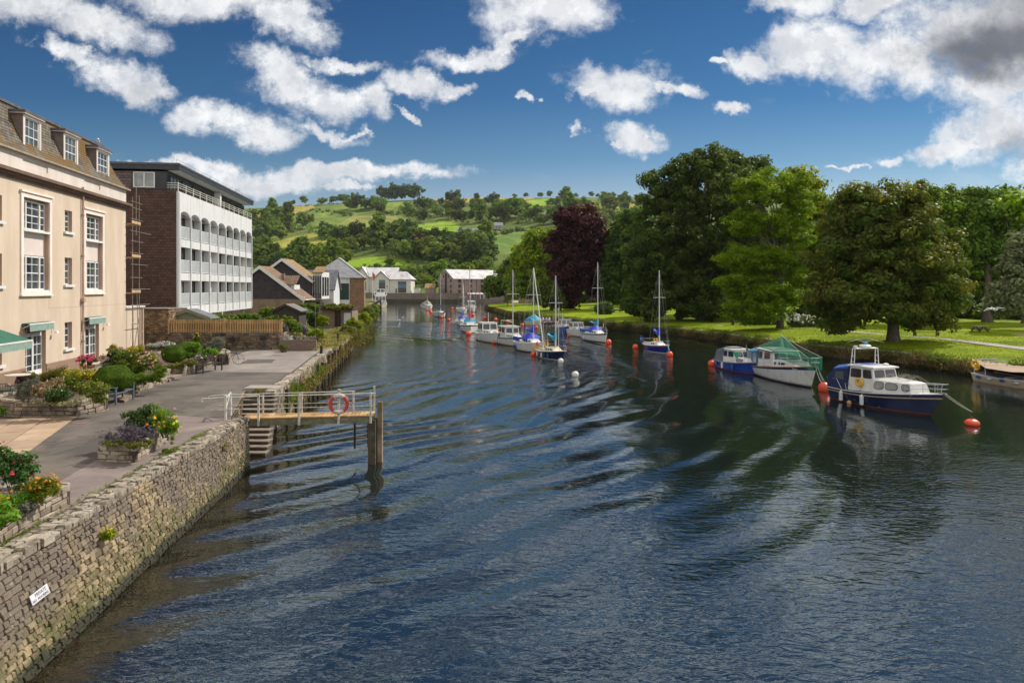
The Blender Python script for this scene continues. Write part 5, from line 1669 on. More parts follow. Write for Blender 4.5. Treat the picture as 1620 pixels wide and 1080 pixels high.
plant(481,324,'b',1.7,'pale round tree alone on the skyline between golden field and hedge','tree',None,z_off=.2)
plant(708,316,'c',1.1,'dark round tree on the skyline just left of its taller twin','tree',None,z_off=.4)
plant(724,316,'c',1.4,'taller dark round tree standing on the skyline above the tan field','tree',None,z_off=.4)
plant(815,316,'a',1.0,'lone flat topped tree with thin stem on the skyline','tree',None,z_off=1.8)
plant(856,314,'b',1.2,'lone tree at the right end of the skyline hedge','tree',None,z_off=.3)
line([(500,323),(560,320),(600,330)],10,'aabh',1.5,'in the upper left hedge line','trees of the upper left hedge line')
line([(545,334),(600,332),(604,345)],8,'abch',2.1,'in the loose upper hill group','loose group of trees on the upper hill')
SLOPE = [(396,352),(430,345),(455,355),(520,372),(520,380),(480,366),(430,388),(396,390)]
fill(SLOPE,17,'abchh',1.7,'of the slope beside the white block','trees on the slope beside the white block')
line([(505,376),(560,382),(600,383),(650,378)],16,'aacb',1.4,'in the dark middle hedge','dark hedge between the upper fields')
line([(800,315),(870,313),(930,312),(1020,311)],11,'ab',1.1,'in the right skyline hedge','skyline hedge on the right')
BROAD = [(640,347),(660,334),(700,324),(760,323),(812,326),(822,338),(780,352),(735,357),(700,349),(660,356)]
fill(BROAD,24,'aabcch',1.9,'of the broad upper wood','broad wood under the skyline field')
BEECH = [(780,352),(805,347),(840,338),(880,324),(960,318),(1030,316),(1030,365),(880,366),(830,354),(800,358)]
fill(BEECH,38,'abcbh',1.8,'of the wood behind the beech','wood rising behind the copper beech')
DENSE = [(600,386),(660,384),(735,398),(770,410),(775,425),(720,428),(650,418),(600,403),(556,402)]
plant(668,404,'f',1.6,'dark purple leaved tree amid the dense central wood','tree',None)
fill(DENSE,42,'aabcch',1.5,'of the dense central wood','dense wood below the bright fields')
line([(715,422),(730,428),(745,420),(760,429),(775,424)],12,'g',1.3,'in the stand above the warehouse','conifers above the stone warehouse')
LUSH = [(396,396),(430,396),(520,396),(560,402),(545,414),(530,440),(480,440),(396,430)]
fill(LUSH,32,'aabceeh',1.25,'of the lush left wood','lush wood behind the slate gabled houses')
FARQ = [(560,434),(640,432),(700,430),(790,430),(800,452),(660,455),(560,452)]
fill(FARQ,24,'eeabch',.85,'of the trees behind the quay','trees behind the far quay')
fill([(655,440),(690,437),(690,458),(650,460)],6,'ceb',.8,'of the far quay gap','trees in the gap on the far quay')
def canopy(name,label,poly,n_cl,mat,hgt,seed,leaf=.95):
    rg_ = np.random.default_rng(seed); xs_ = [p[0] for p in poly]; ys_ = [p[1] for p in poly]; cs = []
    while len(cs) < n_cl:
        x,y = rg_.uniform(min(xs_),max(xs_)),rg_.uniform(min(ys_),max(ys_))
        if inpoly(x,y,poly) and not (718 < x < 772 and 370 < y < 398 and n_cl > 100):
            X,Y,Z = hit(x,y); cs.append((X,Y,Z + hgt * rg_.uniform(.15,.8),2.6 * rg_.uniform(.7,1.4)))
    A_ = np.array(cs); per = 34; q = np.repeat(np.arange(n_cl),per); d = rsph(rg_,len(q))
    C = A_[q,:3] + d * (A_[q,3] * rg_.random(len(q)) ** .3)[:,None]; N = d + rsph(rg_,len(q)) * .5 + np.array([0,0,.4]); N /= np.linalg.norm(N,axis=1)[:,None]
    cv = np.clip(rg_.normal(.5,.3,n_cl)[q],0,1)
    tag(leaves(name,C,N,leaf * rg_.uniform(.5,1.3,len(q)),mat,None,cv,.7,rg_),label,'wood',kind='stuff')
for i_,(pl_,n_,lb,mt,hh_) in enumerate(((SLOPE,60,'closed green canopy of the slope wood beside the white block',HM,8),(BROAD,150,'closed canopy of the broad wood under the skyline field',HM,10),(BEECH,240,'closed canopy of the wood rising behind the copper beech',HM,10),(DENSE,230,'closed dark canopy of the wood below the bright green fields',HMD,9),(LUSH,220,'closed lush canopy behind the slate gabled houses',HM,7),(FARQ,260,'closed canopy of broad leaved trees behind the far quay buildings',HM,5),
    ([(505,376),(560,380),(600,381),(650,376),(650,381),(600,387),(505,381)],80,'dark hedge foliage between the upper fields',HMD,5),([(645,320),(700,316),(820,318),(820,320),(700,321),(645,324)],60,'thin dark hedge under the tan skyline field',HMD,3),([(470,340),(500,331),(560,340),(556,344),(500,336),(474,345)],40,'dark hedge between the golden and the rough upper left fields',HMD,3),([(742,376),(835,363),(866,367),(866,370),(835,366),(744,380)],46,'hedge along the top of the big open field below the cottages',HMD,3),
    ([(600,336),(655,340),(652,344),(600,340)],26,'short hedge on the upper hill right of the loose tree group',HMD,3),([(395,332),(600,317),(600,319),(395,334)],50,'low hedge along the left skyline',HM,2))):
    canopy('hillside_wood',lb,pl_,n_,mt,hh_,700 + i_)
def cottage(px,py,w,d_,e_,r_,name,label,wm,rm,rz=0):
    X,Y,Z = hit(px,py)
    t = gable(name,label,'house',-w / 2,w / 2,-d_ / 2,d_ / 2,0,e_,r_,wm,rm,None,.4,axis='x')
    t.location = (X,Y,Z); t.rotation_euler = (0,0,rz)
    for k in range(int(w / 3.2)):
        mb = MB(); mb.box(-w / 2 + 1.2 + k * 3.2,-w / 2 + 2.4 + k * 3.2,-d_ / 2 - .08,-d_ / 2 - .002,1.0,2.6); mb.build('window',DARKGLASS,t)
cottage(743,371,24,7,3.6,6.0,'cottage','long low white cottage on the hillside beside the bright green field',WHITER,GRS,.05)
cottage(788,364,9,6,4.0,7.2,'cottage','small grey roofed cottage on the hillside right of the long white one',pm('cottage_stone',(.35,.31,.28),rough=.9),GRS,.3)
cottage(862,350,26,9,5.0,9.0,'manor_house','pinkish large house half hidden by trees above the copper beech',pm('pink_render',(.42,.33,.29),(.34,.27,.24),1,.8),pm('pinkish_roof',(.30,.24,.22),rough=.8),-.3)

# ------------------------------------------------------------------ park trees
def bpx(base,lst):
    """crown lobes given as (px, py, half width px, half height px, depth offset m, depth radius factor)"""
    out = []
    for (px,py,rx,rz,dy,fy) in lst:
        d = base[1] + dy; x,y,z = AT(px,py,d)
        out.append((x - base[0],y - base[1],z - base[2],rx * d / F,rx * d / F * fy,rz * d / F))
    return out
L_CHEST = leafmat('chestnut_leaf',(.058,.10,.012),(.145,.135,.026),.40,.5,rnd=.35)
L_LIME = leafmat('lime_green_leaf',(.11,.25,.008),(.21,.37,.014),.50,.5,rnd=.28)
L_DARK = leafmat('dark_green_leaf',(.045,.078,.014),(.095,.135,.026),.38,.5,rnd=.35)
L_MID = leafmat('mid_green_leaf',(.070,.125,.014),(.15,.21,.028),.40,.5,rnd=.35)
L_YEL = leafmat('yellow_green_leaf',(.13,.21,.008),(.27,.31,.018),.45,.5,rnd=.3)
L_COP = leafmat('copper_leaf',(.045,.018,.018),(.11,.048,.036),.28,.5,tcol=(1.6,.8,.6),rnd=.4)
L_SIL = leafmat('silver_leaf',(.13,.165,.065),(.27,.30,.16),.3,.6,tcol=(1.1,1.1,.9))
L_BRIGHT = leafmat('bright_green_leaf',(.10,.19,.015),(.17,.27,.03),.35,.55)
L_BOX = leafmat('clipped_leaf',(.045,.095,.006),(.085,.145,.012),.15,.6)
L_GREY = leafmat('grey_green_leaf',(.11,.12,.085),(.20,.20,.15),.2,.7,tcol=(1,1,.8))
L_DRY = leafmat('dry_weed',(.14,.13,.035),(.30,.24,.09),.25,.8,tcol=(1.2,1.1,.7))
L_GRASS = leafmat('grass_blade',(.10,.17,.02),(.19,.24,.05),.3,.7)

b_ = on_lawn(1413,541)
tree('chestnut_tree','broad rusty green chestnut tree with short thick trunk beside the lawn path','tree',b_,bpx(b_,[(1398,420,108,92,0,.95),(1385,350,84,62,0,.9),(1322,430,50,78,-.5,1),(1470,430,55,78,.5,1),(1330,490,48,36,0,1.1),(1462,482,58,38,0,1),(1395,470,90,40,-3.5,.5),(1430,318,40,32,0,1),(1350,320,36,30,0,1)]),
     L_CHEST,900,130,.85,.175,.50,6.5,101,None,.42,26)
b_ = on_lawn(1234,519)
tree('lime_tree','bright lime green tree with slender leaning trunk and layered feathery branches','tree',b_,bpx(b_,[(1228,290,50,26,2,.8),(1195,300,36,22,0,.8),(1258,320,40,34,2,.8),(1190,350,44,24,0,.8),(1245,370,45,30,1,.8),(1170,405,34,22,-1,.8),(1220,415,50,26,0,.8),(1168,448,36,26,-1.5,.8),(1210,465,44,30,-1,.9),(1190,490,44,20,-2,.9),(1262,440,28,40,1,.8),(1248,475,26,22,0,.8)]),
     L_LIME,620,130,1.0,.19,.38,12,102,None,.5,30,aspect=.4,squash=.5,up=.7,lean=(.6,0))
b_ = (*[c for c in on_lawn(1112,506)[:2]],1.7)
tree('plane_tree','largest dark green tree with huge towering crown left of the lime green tree','tree',b_,bpx(b_,[(1100,400,88,92,0,.9),(1110,310,84,58,0,.9),(1040,390,52,72,-1,.9),(1060,300,46,46,0,.9),(1165,300,44,58,2,.9),(1120,262,46,26,0,.9),(1075,262,24,18,0,.9),(1030,440,42,52,-2,1),(1170,400,48,80,3,.9),(1100,465,85,40,-3,.8),(1010,415,26,36,0,1),(1020,485,26,18,-3,1)]),
     L_DARK,820,115,1.2,.27,.8,11,103,None,.42,30)
b_ = (*on_lawn(902,490)[:2],1.9)
tree('copper_beech','copper beech with deep purple brown crown reaching the ground','tree',b_,bpx(b_,[(918,400,44,62,0,.9),(918,352,36,28,0,.9),(900,440,36,44,-2,.9),(945,430,28,46,0,.9),(884,395,22,36,0,.9),(950,380,24,30,0,.9),(897,345,18,18,0,1),(938,352,18,16,0,1),(955,455,18,20,0,1),(880,468,16,20,-2,1)]),
     L_COP,520,75,1.5,.36,.8,11,104,None,.42,20)
def bg_tree(name,label,bpt,lobes,mat,seed,n_cl=320,per=70,clr=1.4,leaf=.40,tr=.5,th_=9):
    return tree(name,label,'tree',bpt,bpx(bpt,lobes),mat,n_cl,per,clr,leaf,tr,th_,seed,None,.42,14)
bg_tree('poplar_tree','dark pointed tree top behind the largest dark tree',(*AT(1180,500,128)[:2],2),[(1170,300,48,62,0,.8),(1175,400,52,80,0,.8),(1145,262,26,22,0,.8),(1188,262,24,20,0,.8)],L_DARK,111)
bg_tree('broadleaf_tree','grey green tree top between the lime green tree and the chestnut',(*AT(1290,505,112)[:2],2),[(1262,305,38,40,0,.8),(1292,350,44,44,0,.8),(1290,430,54,64,0,.8),(1230,430,50,60,0,.6)],L_YEL,112,400)
bg_tree('broadleaf_tree','dark leafy tree filling the gap right of the copper beech',(*AT(985,488,150)[:2],2),[(990,400,34,52,0,.8),(1000,360,26,30,0,.8),(975,450,26,34,0,.8)],L_DARK,113)
bg_tree('broadleaf_tree','yellow green tree with two lobes left of the copper beech',(*AT(845,475,196)[:2],2),[(842,420,34,42,0,.8),(866,392,22,28,0,.8),(825,440,26,34,0,.8),(850,380,18,16,0,.8),(860,450,22,30,-2,.8)],L_YEL,114,320,75,1.8,.50)
bg_tree('broadleaf_tree','mid green tree overhanging the far river bend beside the stone warehouse',(*AT(800,474,218)[:2],2),[(797,448,26,22,0,.8),(815,428,22,26,0,.8),(782,455,14,14,0,.8),(822,458,18,14,0,.8)],L_MID,115,260,70,1.8,.52)
bg_tree('yew_tree','small dark spreading tree on the bank just left of the copper beech',(*AT(872,487,148)[:2],1.7),[(872,470,18,16,0,.8),(866,456,12,12,0,.8),(882,478,12,8,0,.8)],L_MID,116,150,70,1.1,.34,.3,4)
bg_tree('sapling_tree','thin pale sapling on the far lawn bank near the stone warehouse',(*AT(803,484,190)[:2],1.7),[(803,468,4,10,0,1)],L_YEL,117,20,50,.7,.25,.1,3)
bg_tree('broadleaf_tree','mixed green tree with high crown directly right of the chestnut',(*on_lawn(1495,513)[:2],1.9),[(1490,350,58,52,4,.8),(1510,420,50,66,4,.8),(1455,325,36,32,4,.8),(1530,335,34,34,4,.8)],leafmat('fresh_green_leaf',(.085,.155,.012),(.19,.25,.026),.42,.5,rnd=.35),118,460,90,1.2,.26)
bg_tree('broadleaf_tree','tall tree with forked dark trunk behind the small picnic table',(*on_lawn(1562,511)[:2],2.0),[(1560,350,50,44,2,.8),(1545,400,46,46,2,.8),(1530,325,34,26,2,.8),(1580,420,34,44,2,.8),(1590,330,34,30,4,.8)],L_MID,119,480,90,1.2,.28,.5,12)
bg_tree('broadleaf_tree','yellowing tree at the right edge of the park',(*on_lawn(1625,513)[:2],2.0),[(1610,340,40,30,4,.8),(1640,390,50,60,4,.8),(1600,380,34,40,6,.8),(1660,330,50,36,8,.8)],L_YEL,120,300,80,1.3,.32)
bg_tree('willow_tree','silvery grey leaved tree at the far right edge of the lawn',(*on_lawn(1640,522)[:2],1.9),[(1618,440,34,46,0,.8),(1600,470,28,30,0,.8),(1640,400,40,40,0,.8),(1590,478,18,18,0,.8)],L_SIL,121,240,90,1.0,.24)
for i,(px,d,top,mt) in enumerate(((1060,175,350,L_DARK),(1130,180,380,L_MID),(1330,135,330,L_DARK),(1400,130,340,L_DARK),(1460,140,330,L_MID),(1540,150,340,L_DARK),(1620,150,330,L_MID),(1700,130,300,L_DARK),(940,215,370,L_DARK),(1010,190,380,L_MID))):
    bp_ = (*AT(px,500,d)[:2],2)
    bg_tree('woodland_tree',ORD[i + 1] + ' tree of the close wood behind the park trees',bp_,[(px,(top + 490) / 2,55,(490 - top) / 2,0,.7),(px - 25,(top + 490) / 2 + 30,40,40,0,.7)],mt,130 + i,150,70,2.0,.62)['group'] = 'close wood behind the park'
def bush(name,label,cat,base,lobes,mat,n_cl,per,clr,leaf,seed,group=None,flowers=None,aspect=.55,up=.35,squash=.85,shell=.4,direct=False,rand=.6,droop=0.0,stem=True):
    rg_ = np.random.default_rng(seed)
    t = thing(name,label,cat,base,0,group)
    bl = lobes if direct else bpx(base,lobes)
    C,N,cvv,cc = crown_pts(rg_,bl,n_cl,per,clr,shell,squash,up,rand)
    leaves('foliage',C,N,leaf * rg_.uniform(.55,1.3,len(C)),mat,t,cvv,aspect,rg_,droop)
    if stem:
        mb = MB()
        for k in range(5):
            q = cc[rg_.integers(len(cc))]
            mb.tube([(q[0] * .2,q[1] * .2,-.05),(q[0] * .7,q[1] * .7,max(q[2] * .8,.05))],[max(leaf * .22,.008),max(leaf * .1,.004)],5)
        mb.build('stem',BARK,t)
    if flowers:
        for (fm,nf,fs,top) in flowers:
            k = rg_.integers(len(bl),size=nf); B_ = np.array(bl)
            d = rsph(rg_,nf); d[:,2] = np.abs(d[:,2]) * (1 if top else .6) + (.1 if top else -.1)
            d[:,1] -= .35
            d /= np.linalg.norm(d,axis=1)[:,None]
            c0 = B_[k,:3] + d * (B_[k,3:6] + clr * .9)
            ql = 7
            if nf <= 60:
                for j_ in range(nf):
                    C2 = c0[j_] + rsph(rg_,ql) * fs * .6
                    leaves('flower',C2,rsph(rg_,ql) * .7 + d[j_],fs * rg_.uniform(.5,.9,ql),fm,t,rg_.random(ql),.8,rg_)
                continue
            q = np.repeat(np.arange(nf),ql)
            C2 = c0[q] + rsph(rg_,len(q)) * fs * .6
            leaves('flowers',C2,rsph(rg_,len(q)) * .7 + d[q],fs * rg_.uniform(.5,.9,len(q)),fm,t,rg_.random(len(q)),.8,rg_)
    return t
def flower(name,c1,c2): return leafmat(name,c1,c2,.25,.6,tcol=(1,1,1),rnd=.15)
F_WHITE = flower('white_petal',(.62,.62,.55),(.75,.75,.70)); F_PINK = flower('pink_petal',(.62,.20,.22),(.72,.42,.36)); F_MAG = flower('magenta_petal',(.62,.035,.13),(.70,.10,.22))
F_ORG = flower('orange_petal',(.75,.30,.02),(.80,.42,.03)); F_YEL = flower('yellow_petal',(.62,.48,.02),(.72,.60,.05)); F_PUR = flower('purple_petal',(.16,.09,.24),(.26,.18,.36)); F_APR = flower('apricot_petal',(.75,.36,.15),(.78,.50,.28))
F_DRED = flower('dark_red_petal',(.16,.012,.025),(.25,.03,.05)); F_RED = flower('red_petal',(.6,.03,.02),(.65,.08,.04))
bb = (*on_lawn(1268,517)[:2],1.75)
bush('flowering_shrub','rounded white flowering shrub right of the lime green tree trunk','shrub',bb,[(1268,510,22,7,0,.8),(1252,508,10,8,0,.8),(1285,511,10,5,0,.8)],L_SIL,60,80,.5,.14,201,flowers=[(F_WHITE,120,.16,True)])
i = 0
for (px,py,d,rx,rz,mt,lab) in ((1020,488,118,26,14,L_DARK,'dark shrub under the left edge of the largest tree'),(1130,500,112,40,10,L_DARK,'long dark shrub behind the standing person'),(1180,500,106,30,14,L_MID,'mid green shrub under the left side of the lime green tree'),
        (1205,508,92,18,7,L_DARK,'low dark shrub at the foot of the lime green tree'),(1290,495,110,30,14,L_DARK,'dark shrub mass behind the white flowering shrub'),(1350,500,118,36,12,L_DARK,'dark shrub seen under the chestnut on its left'),(1440,500,118,34,12,L_DARK,'dark shrub seen under the chestnut on its right'),
        (1530,498,100,34,16,L_DARK,'large laurel shrub behind the picnic table'),(1580,500,96,34,15,L_MID,'leafy green shrub below the flying gull'),(1625,500,95,34,15,L_DARK,'dark shrub at the right end of the lawn'),(955,487,130,9,5,L_DARK,'small round bush on the lawn right of the copper beech')):
    bush('shrub',lab,'shrub',(*AT(px,py,d)[:2],1.8),[(px,py,rx,rz,0,.6),(px + rx * .6,py + 3,rx * .5,rz * .8,0,.7)],mt,80,70,1.0,.26,210 + i); i += 1

def weeds(name,label,pts,n,mat,size,h,seed,spread=.4,flat=False,up=.5,cat='weeds'):
    rg_ = np.random.default_rng(seed)
    P_ = np.array(pts,float); seg = np.linalg.norm(np.diff(P_,axis=0),axis=1); cum = np.concatenate([[0],np.cumsum(seg)])
    q = rg_.random(n) * cum[-1]
    q = q + np.sin(q * 1.7) * .35 + np.sin(q * .63 + 1) * .9; q = np.clip(q,0,cum[-1] - 1e-3)
    i_ = np.searchsorted(cum,q,side='right') - 1; i_ = np.clip(i_,0,len(seg) - 1)
    t_ = (q - cum[i_]) / seg[i_]
    C = P_[i_] + (P_[i_ + 1] - P_[i_]) * t_[:,None]
    amp = .55 + .45 * np.sin(q * 2.3 + 1) * np.sin(q * .7)
    C[:,:2] += rg_.normal(size=(n,2)) * spread * .5
    C[:,2] += rg_.random(n) ** 1.2 * h * np.clip(amp,.15,1)
    N = rsph(rg_,n) + np.array([0,-.4,up]); N /= np.linalg.norm(N,axis=1)[:,None]
    cv = np.clip(.5 + .5 * np.sin(q * 1.1) + rg_.normal(0,.2,n),0,1)
    o = leaves(name,C,N,size * rg_.uniform(.4,1.4,n),mat,None,cv,.28,rg_,droop=.3)
    return tag(o,label,cat,kind='stuff')
def bank_pts(y0,y1,off,z,step=2):
    out = []
    for y in np.arange(y0,y1,step):
        x = bank_r(y); out.append((x + off,y,z))
    return out
weeds('bank_weeds','dry brown and yellow weeds hanging down the near right bank',bank_pts(34,66,.15,.25),34000,L_DRY,.13,1.0,301,.7)
weeds('bank_weeds','green weeds trailing along the top of the right bank',bank_pts(34,150,.45,.8,3),40000,L_GRASS,.12,.75,302,.8)
weeds('bank_weeds','brown and green growth covering the middle and far right bank',bank_pts(64,215,.0,.15,3),44000,leafmat('bank_growth',(.060,.058,.018),(.16,.14,.045),.2,.8),.17,1.0,303,.7)
weeds('bank_weeds','fringe of reeds at the water edge of the near right bank',bank_pts(34,60,-.25,-.05),12000,leafmat('dark_reed',(.035,.04,.014),(.08,.07,.03),.2,.8),.14,.55,304,.35)
rg_ = np.random.default_rng(9)
n = 70000
yy_ = 36 + 60 * rg_.random(n) ** 1.3; xx_ = np.array([bank_r(y) for y in yy_]) + .8 + 24 * rg_.random(n)
C = np.stack([xx_,yy_,np.array([lawn_z(max(.4,(x - bank_r(y)))) for x,y in zip(xx_,yy_)]) + .03],1)
N = rsph(rg_,n) * .8 + np.array([0,-.8,.6]); N /= np.linalg.norm(N,axis=1)[:,None]
tag(leaves('grass',C,N,.045 * rg_.uniform(.5,1.6,n),leafmat('lawn_blade',(.13,.20,.004),(.28,.31,.012),.3,.7),None,rg_.random(n),.35,rg_),'short uneven grass blades on the sunny lawn','grass',kind='stuff')

DW = pm('dark_bench_wood',(.055,.038,.028),(.09,.065,.048),5,.8)
def park_bench(name,label,pos,rz,s=1.0,table=False,group=None):
    t = thing(name,label,'bench' if not table else 'picnic table',pos,rz,group)
    if not table:
        for y in (-.12,.02,.16):
            mb = MB(); mb.box(-.9 * s,.9 * s,y,y + .12,.43,.47); mb.build('seat',DW,t)
        for z in (.60,.75): 
            mb = MB(); mb.box(-.9 * s,.9 * s,.32,.35,z,z + .11); mb.build('backrest',DW,t)
        for x in (-.8,.8):
            mb = MB(); mb.box(x * s - .06,x * s + .06,-.14,-.03,-.05,.43); mb.build('leg',DW,t)
            mb = MB(); mb.box(x * s - .06,x * s + .06,.28,.37,-.05,.9); mb.build('leg',DW,t)
            mb = MB(); mb.box(x * s - .05,x * s + .05,-.14,.30,.38,.43); mb.build('seat_bearer',DW,t)
    else:
        mb = MB(); mb.box(-.9 * s,.9 * s,-.35,.35,.70,.75); mb.build('table_top',DW if s > 1 else pm('grey_wood',(.26,.24,.2),rough=.8),t)
        for y in (-.75,.55):
            mb = MB(); mb.box(-.9 * s,.9 * s,y,y + .2,.42,.46); mb.build('seat',DW,t)
        for x in (-.65,.65):
            mb = MB(); mb.bar((x * s,-.7,0),(x * s,-.1,.7),.08,.1); mb.bar((x * s,.7,0),(x * s,.1,.7),.08,.1); mb.box(x * s - .04,x * s + .04,-.72,.72,.35,.42); mb.build('leg_frame',DW,t)
    return t
def lp(px,py): return on_lawn(px,py)
park_bench('park_bench','dark wooden double bench standing on the lawn just behind the path',lp(1466,532),R(-8),1.35)
park_bench('picnic_table','small pale topped picnic table alone on the open lawn',lp(1550,526.5),R(5),.75,True)
park_bench('picnic_table','brown picnic table on the far lawn nearest the copper beech',lp(976,495),R(10),1.0,True)
park_bench('picnic_table','brown picnic table on the far lawn nearer the big dark tree',lp(1005,496.5),R(-10),1.0,True)
park_bench('park_bench','dark bench in deep shade beside the standing person',lp(1168,514),R(0),.8)
t = thing('litter_bin','dark square litter bin on the shaded lawn edge left of the chestnut','bin',lp(1293,517))
mb = MB(); mb.box(-.32,.32,-.3,.3,0,1.05); mb.build('body',pm('bin_dark',(.015,.014,.013),rough=.7),t,bevel=.03)
mb = MB(); mb.box(-.36,.36,-.34,.34,1.052,1.14); mb.build('lid',pm('bin_lid',(.03,.028,.026),rough=.6),t,bevel=.02)

# ------------------------------------------------------------------ people
SKIN = pm('skin',(.50,.30,.21),rough=.6); HAIRM = pm('hair',(.05,.035,.025),rough=.8)
def person(label,pos,rz,shirt,trouser,seated=False,arms='down',h=1.7,group=None,hair=None,cat='person'):
    s = h / 1.75
    t = thing('person',label,cat,pos,rz,group)
    J = {}
    if seated:
        zp = .0
        J = {'pel': (0,0,.10),'che': (.06,0,.42),'nek': (.10,0,.62),'hed': (.12,0,.76)}
        for sd_,n_ in ((1,'l'),(-1,'r')):
            J['hp' + n_] = (.02,.10 * sd_,.08); J['kn' + n_] = (.42,.14 * sd_,.20); J['an' + n_] = (.55,.13 * sd_,-.16); J['to' + n_] = (.68,.13 * sd_,-.18)
            J['sh' + n_] = (.08,.19 * sd_,.55); J['el' + n_] = (.25,.25 * sd_,.34); J['wr' + n_] = (.47,.16 * sd_,.36); J['ha' + n_] = (.54,.14 * sd_,.36)
    else:
        J = {'pel': (0,0,.95),'che': (0,0,1.28),'nek': (0,0,1.50),'hed': (.02,0,1.62)}
        for sd_,n_ in ((1,'l'),(-1,'r')):
            J['hp' + n_] = (0,.09 * sd_,.92); J['kn' + n_] = (.03,.11 * sd_,.50); J['an' + n_] = (-.02,.12 * sd_,.08); J['to' + n_] = (.14,.13 * sd_,.04)
            J['sh' + n_] = (0,.19 * sd_,1.43); J['el' + n_] = (-.02,.25 * sd_,1.15); J['wr' + n_] = (.12,.22 * sd_,.95); J['ha' + n_] = (.17,.21 * sd_,.88)
    RAD = {'pel': .14,'che': .15,'nek': .06,'hed': .09,'hp': .10,'kn': .065,'an': .045,'to': .035,'sh': .065,'el': .045,'wr': .032,'ha': .035}
    names = list(J); E = [('pel','che'),('che','nek'),('nek','hed')]
    for n_ in 'lr': E += [('pel','hp' + n_),('hp' + n_,'kn' + n_),('kn' + n_,'an' + n_),('an' + n_,'to' + n_),('che','sh' + n_),('sh' + n_,'el' + n_),('el' + n_,'wr' + n_),('wr' + n_,'ha' + n_)]
    me = bpy.data.meshes.new('body'); me.from_pydata([tuple(c * s for c in J[n_]) for n_ in names],[(names.index(a),names.index(b)) for a,b in E],[])
    o = bpy.data.objects.new('body',me); COL.objects.link(o); o.parent = t
    md = o.modifiers.new('skin','SKIN'); md.use_smooth_shade = True
    for i_,n_ in enumerate(names):
        key = n_ if n_ in RAD else n_[:2]
        me.skin_vertices[0].data[i_].radius = (RAD[key] * s,RAD[key] * s * (.8 if n_ in ('che','pel') else 1))
    me.skin_vertices[0].data[0].use_root = True
    sb = o.modifiers.new('sub','SUBSURF'); sb.levels = 1; sb.render_levels = 1
    m,nt,b,out = newmat('clothed_' + str(abs(hash(label)) % 999))
    tc_ = nn(nt,'ShaderNodeTexCoord'); sp = nn(nt,'ShaderNodeSeparateXYZ'); lk(nt,tc_.outputs['Object'],sp.inputs[0])
    zc,zn = ((.10,.58) if seated else (.93,1.48))
    col = mixc(nt,mrange(nt,sp.outputs[2],(zc - .01) * s,(zc + .01) * s),trouser,shirt)
    col = mixc(nt,mrange(nt,sp.outputs[2],(zn - .005) * s,(zn + .005) * s),col,(.50,.30,.21))
    lk(nt,col,b.inputs['Base Color']); b.inputs['Roughness'].default_value = .8
    me.materials.append(m)
    hx,hy,hz_ = [c * s for c in J['hed']]
    mb = MB(); mb.ball((hx - .012,hy,hz_ + .035 * s),.095 * s,.085 * s,.10 * s,10,7); mb.build('hair',pm('hair_' + (hair or 'dark'),{'dark': (.05,.035,.025),'grey': (.35,.33,.31),'fair': (.35,.24,.12)}[hair or 'dark'],rough=.8),t,smooth=True)
    mb = MB(); mb.ball((hx + .03 * s,hy,hz_ + .012 * s),.072 * s,.068 * s,.095 * s,10,7); mb.ball((hx + .10 * s,hy,hz_),.014 * s,.012 * s,.02 * s,6,4)
    for sd_ in (1,-1): mb.ball((hx + .01,hy + sd_ * .08 * s,hz_ + .01),.012 * s,.014 * s,.025 * s,6,4)
    f = mb.build('face',SKIN,t,smooth=True)
    mb = MB()
    for sd_ in (1,-1): mb.ball((hx + .093 * s,hy + sd_ * .028 * s,hz_ + .03 * s),.009 * s,.009 * s,.007 * s,6,4)
    mb.box(hx + .085 * s,hx + .101 * s,hy - .02 * s,hy + .02 * s,hz_ - .042 * s,hz_ - .036 * s); mb.build('eyes_and_mouth',HAIRM,f)
    for n_ in 'lr':
        w_ = Vector(J['wr' + n_]) * s; h_ = Vector(J['ha' + n_]) * s; d_ = (h_ - w_).normalized()
        mb = MB(); side = Vector((0,1,0)); 
        for q in range(4):
            a = h_ + side * ((q - 1.5) * .018 * s); L_ = (.07,.08,.075,.06)[q] * s
            mb.tube([a,a + d_ * L_ * .6,a + d_ * L_ - Vector((0,0,.02 * s))],[.009 * s,.008 * s,.006 * s],5)
        th0 = w_ + d_ * .03 + side * (.03 * s * (-1 if n_ == 'l' else 1)); mb.tube([th0,th0 + d_ * .05 * s + side * (.02 * s * (-1 if n_ == 'l' else 1))],[.01 * s,.007 * s],5)
        mb.build('fingers',SKIN,t)
    return t
person('person in pale shirt and dark trousers standing under the trees',lp(1157.5,515.5),R(-70),(.62,.66,.70),(.02,.02,.025),h=1.72,hair='grey')

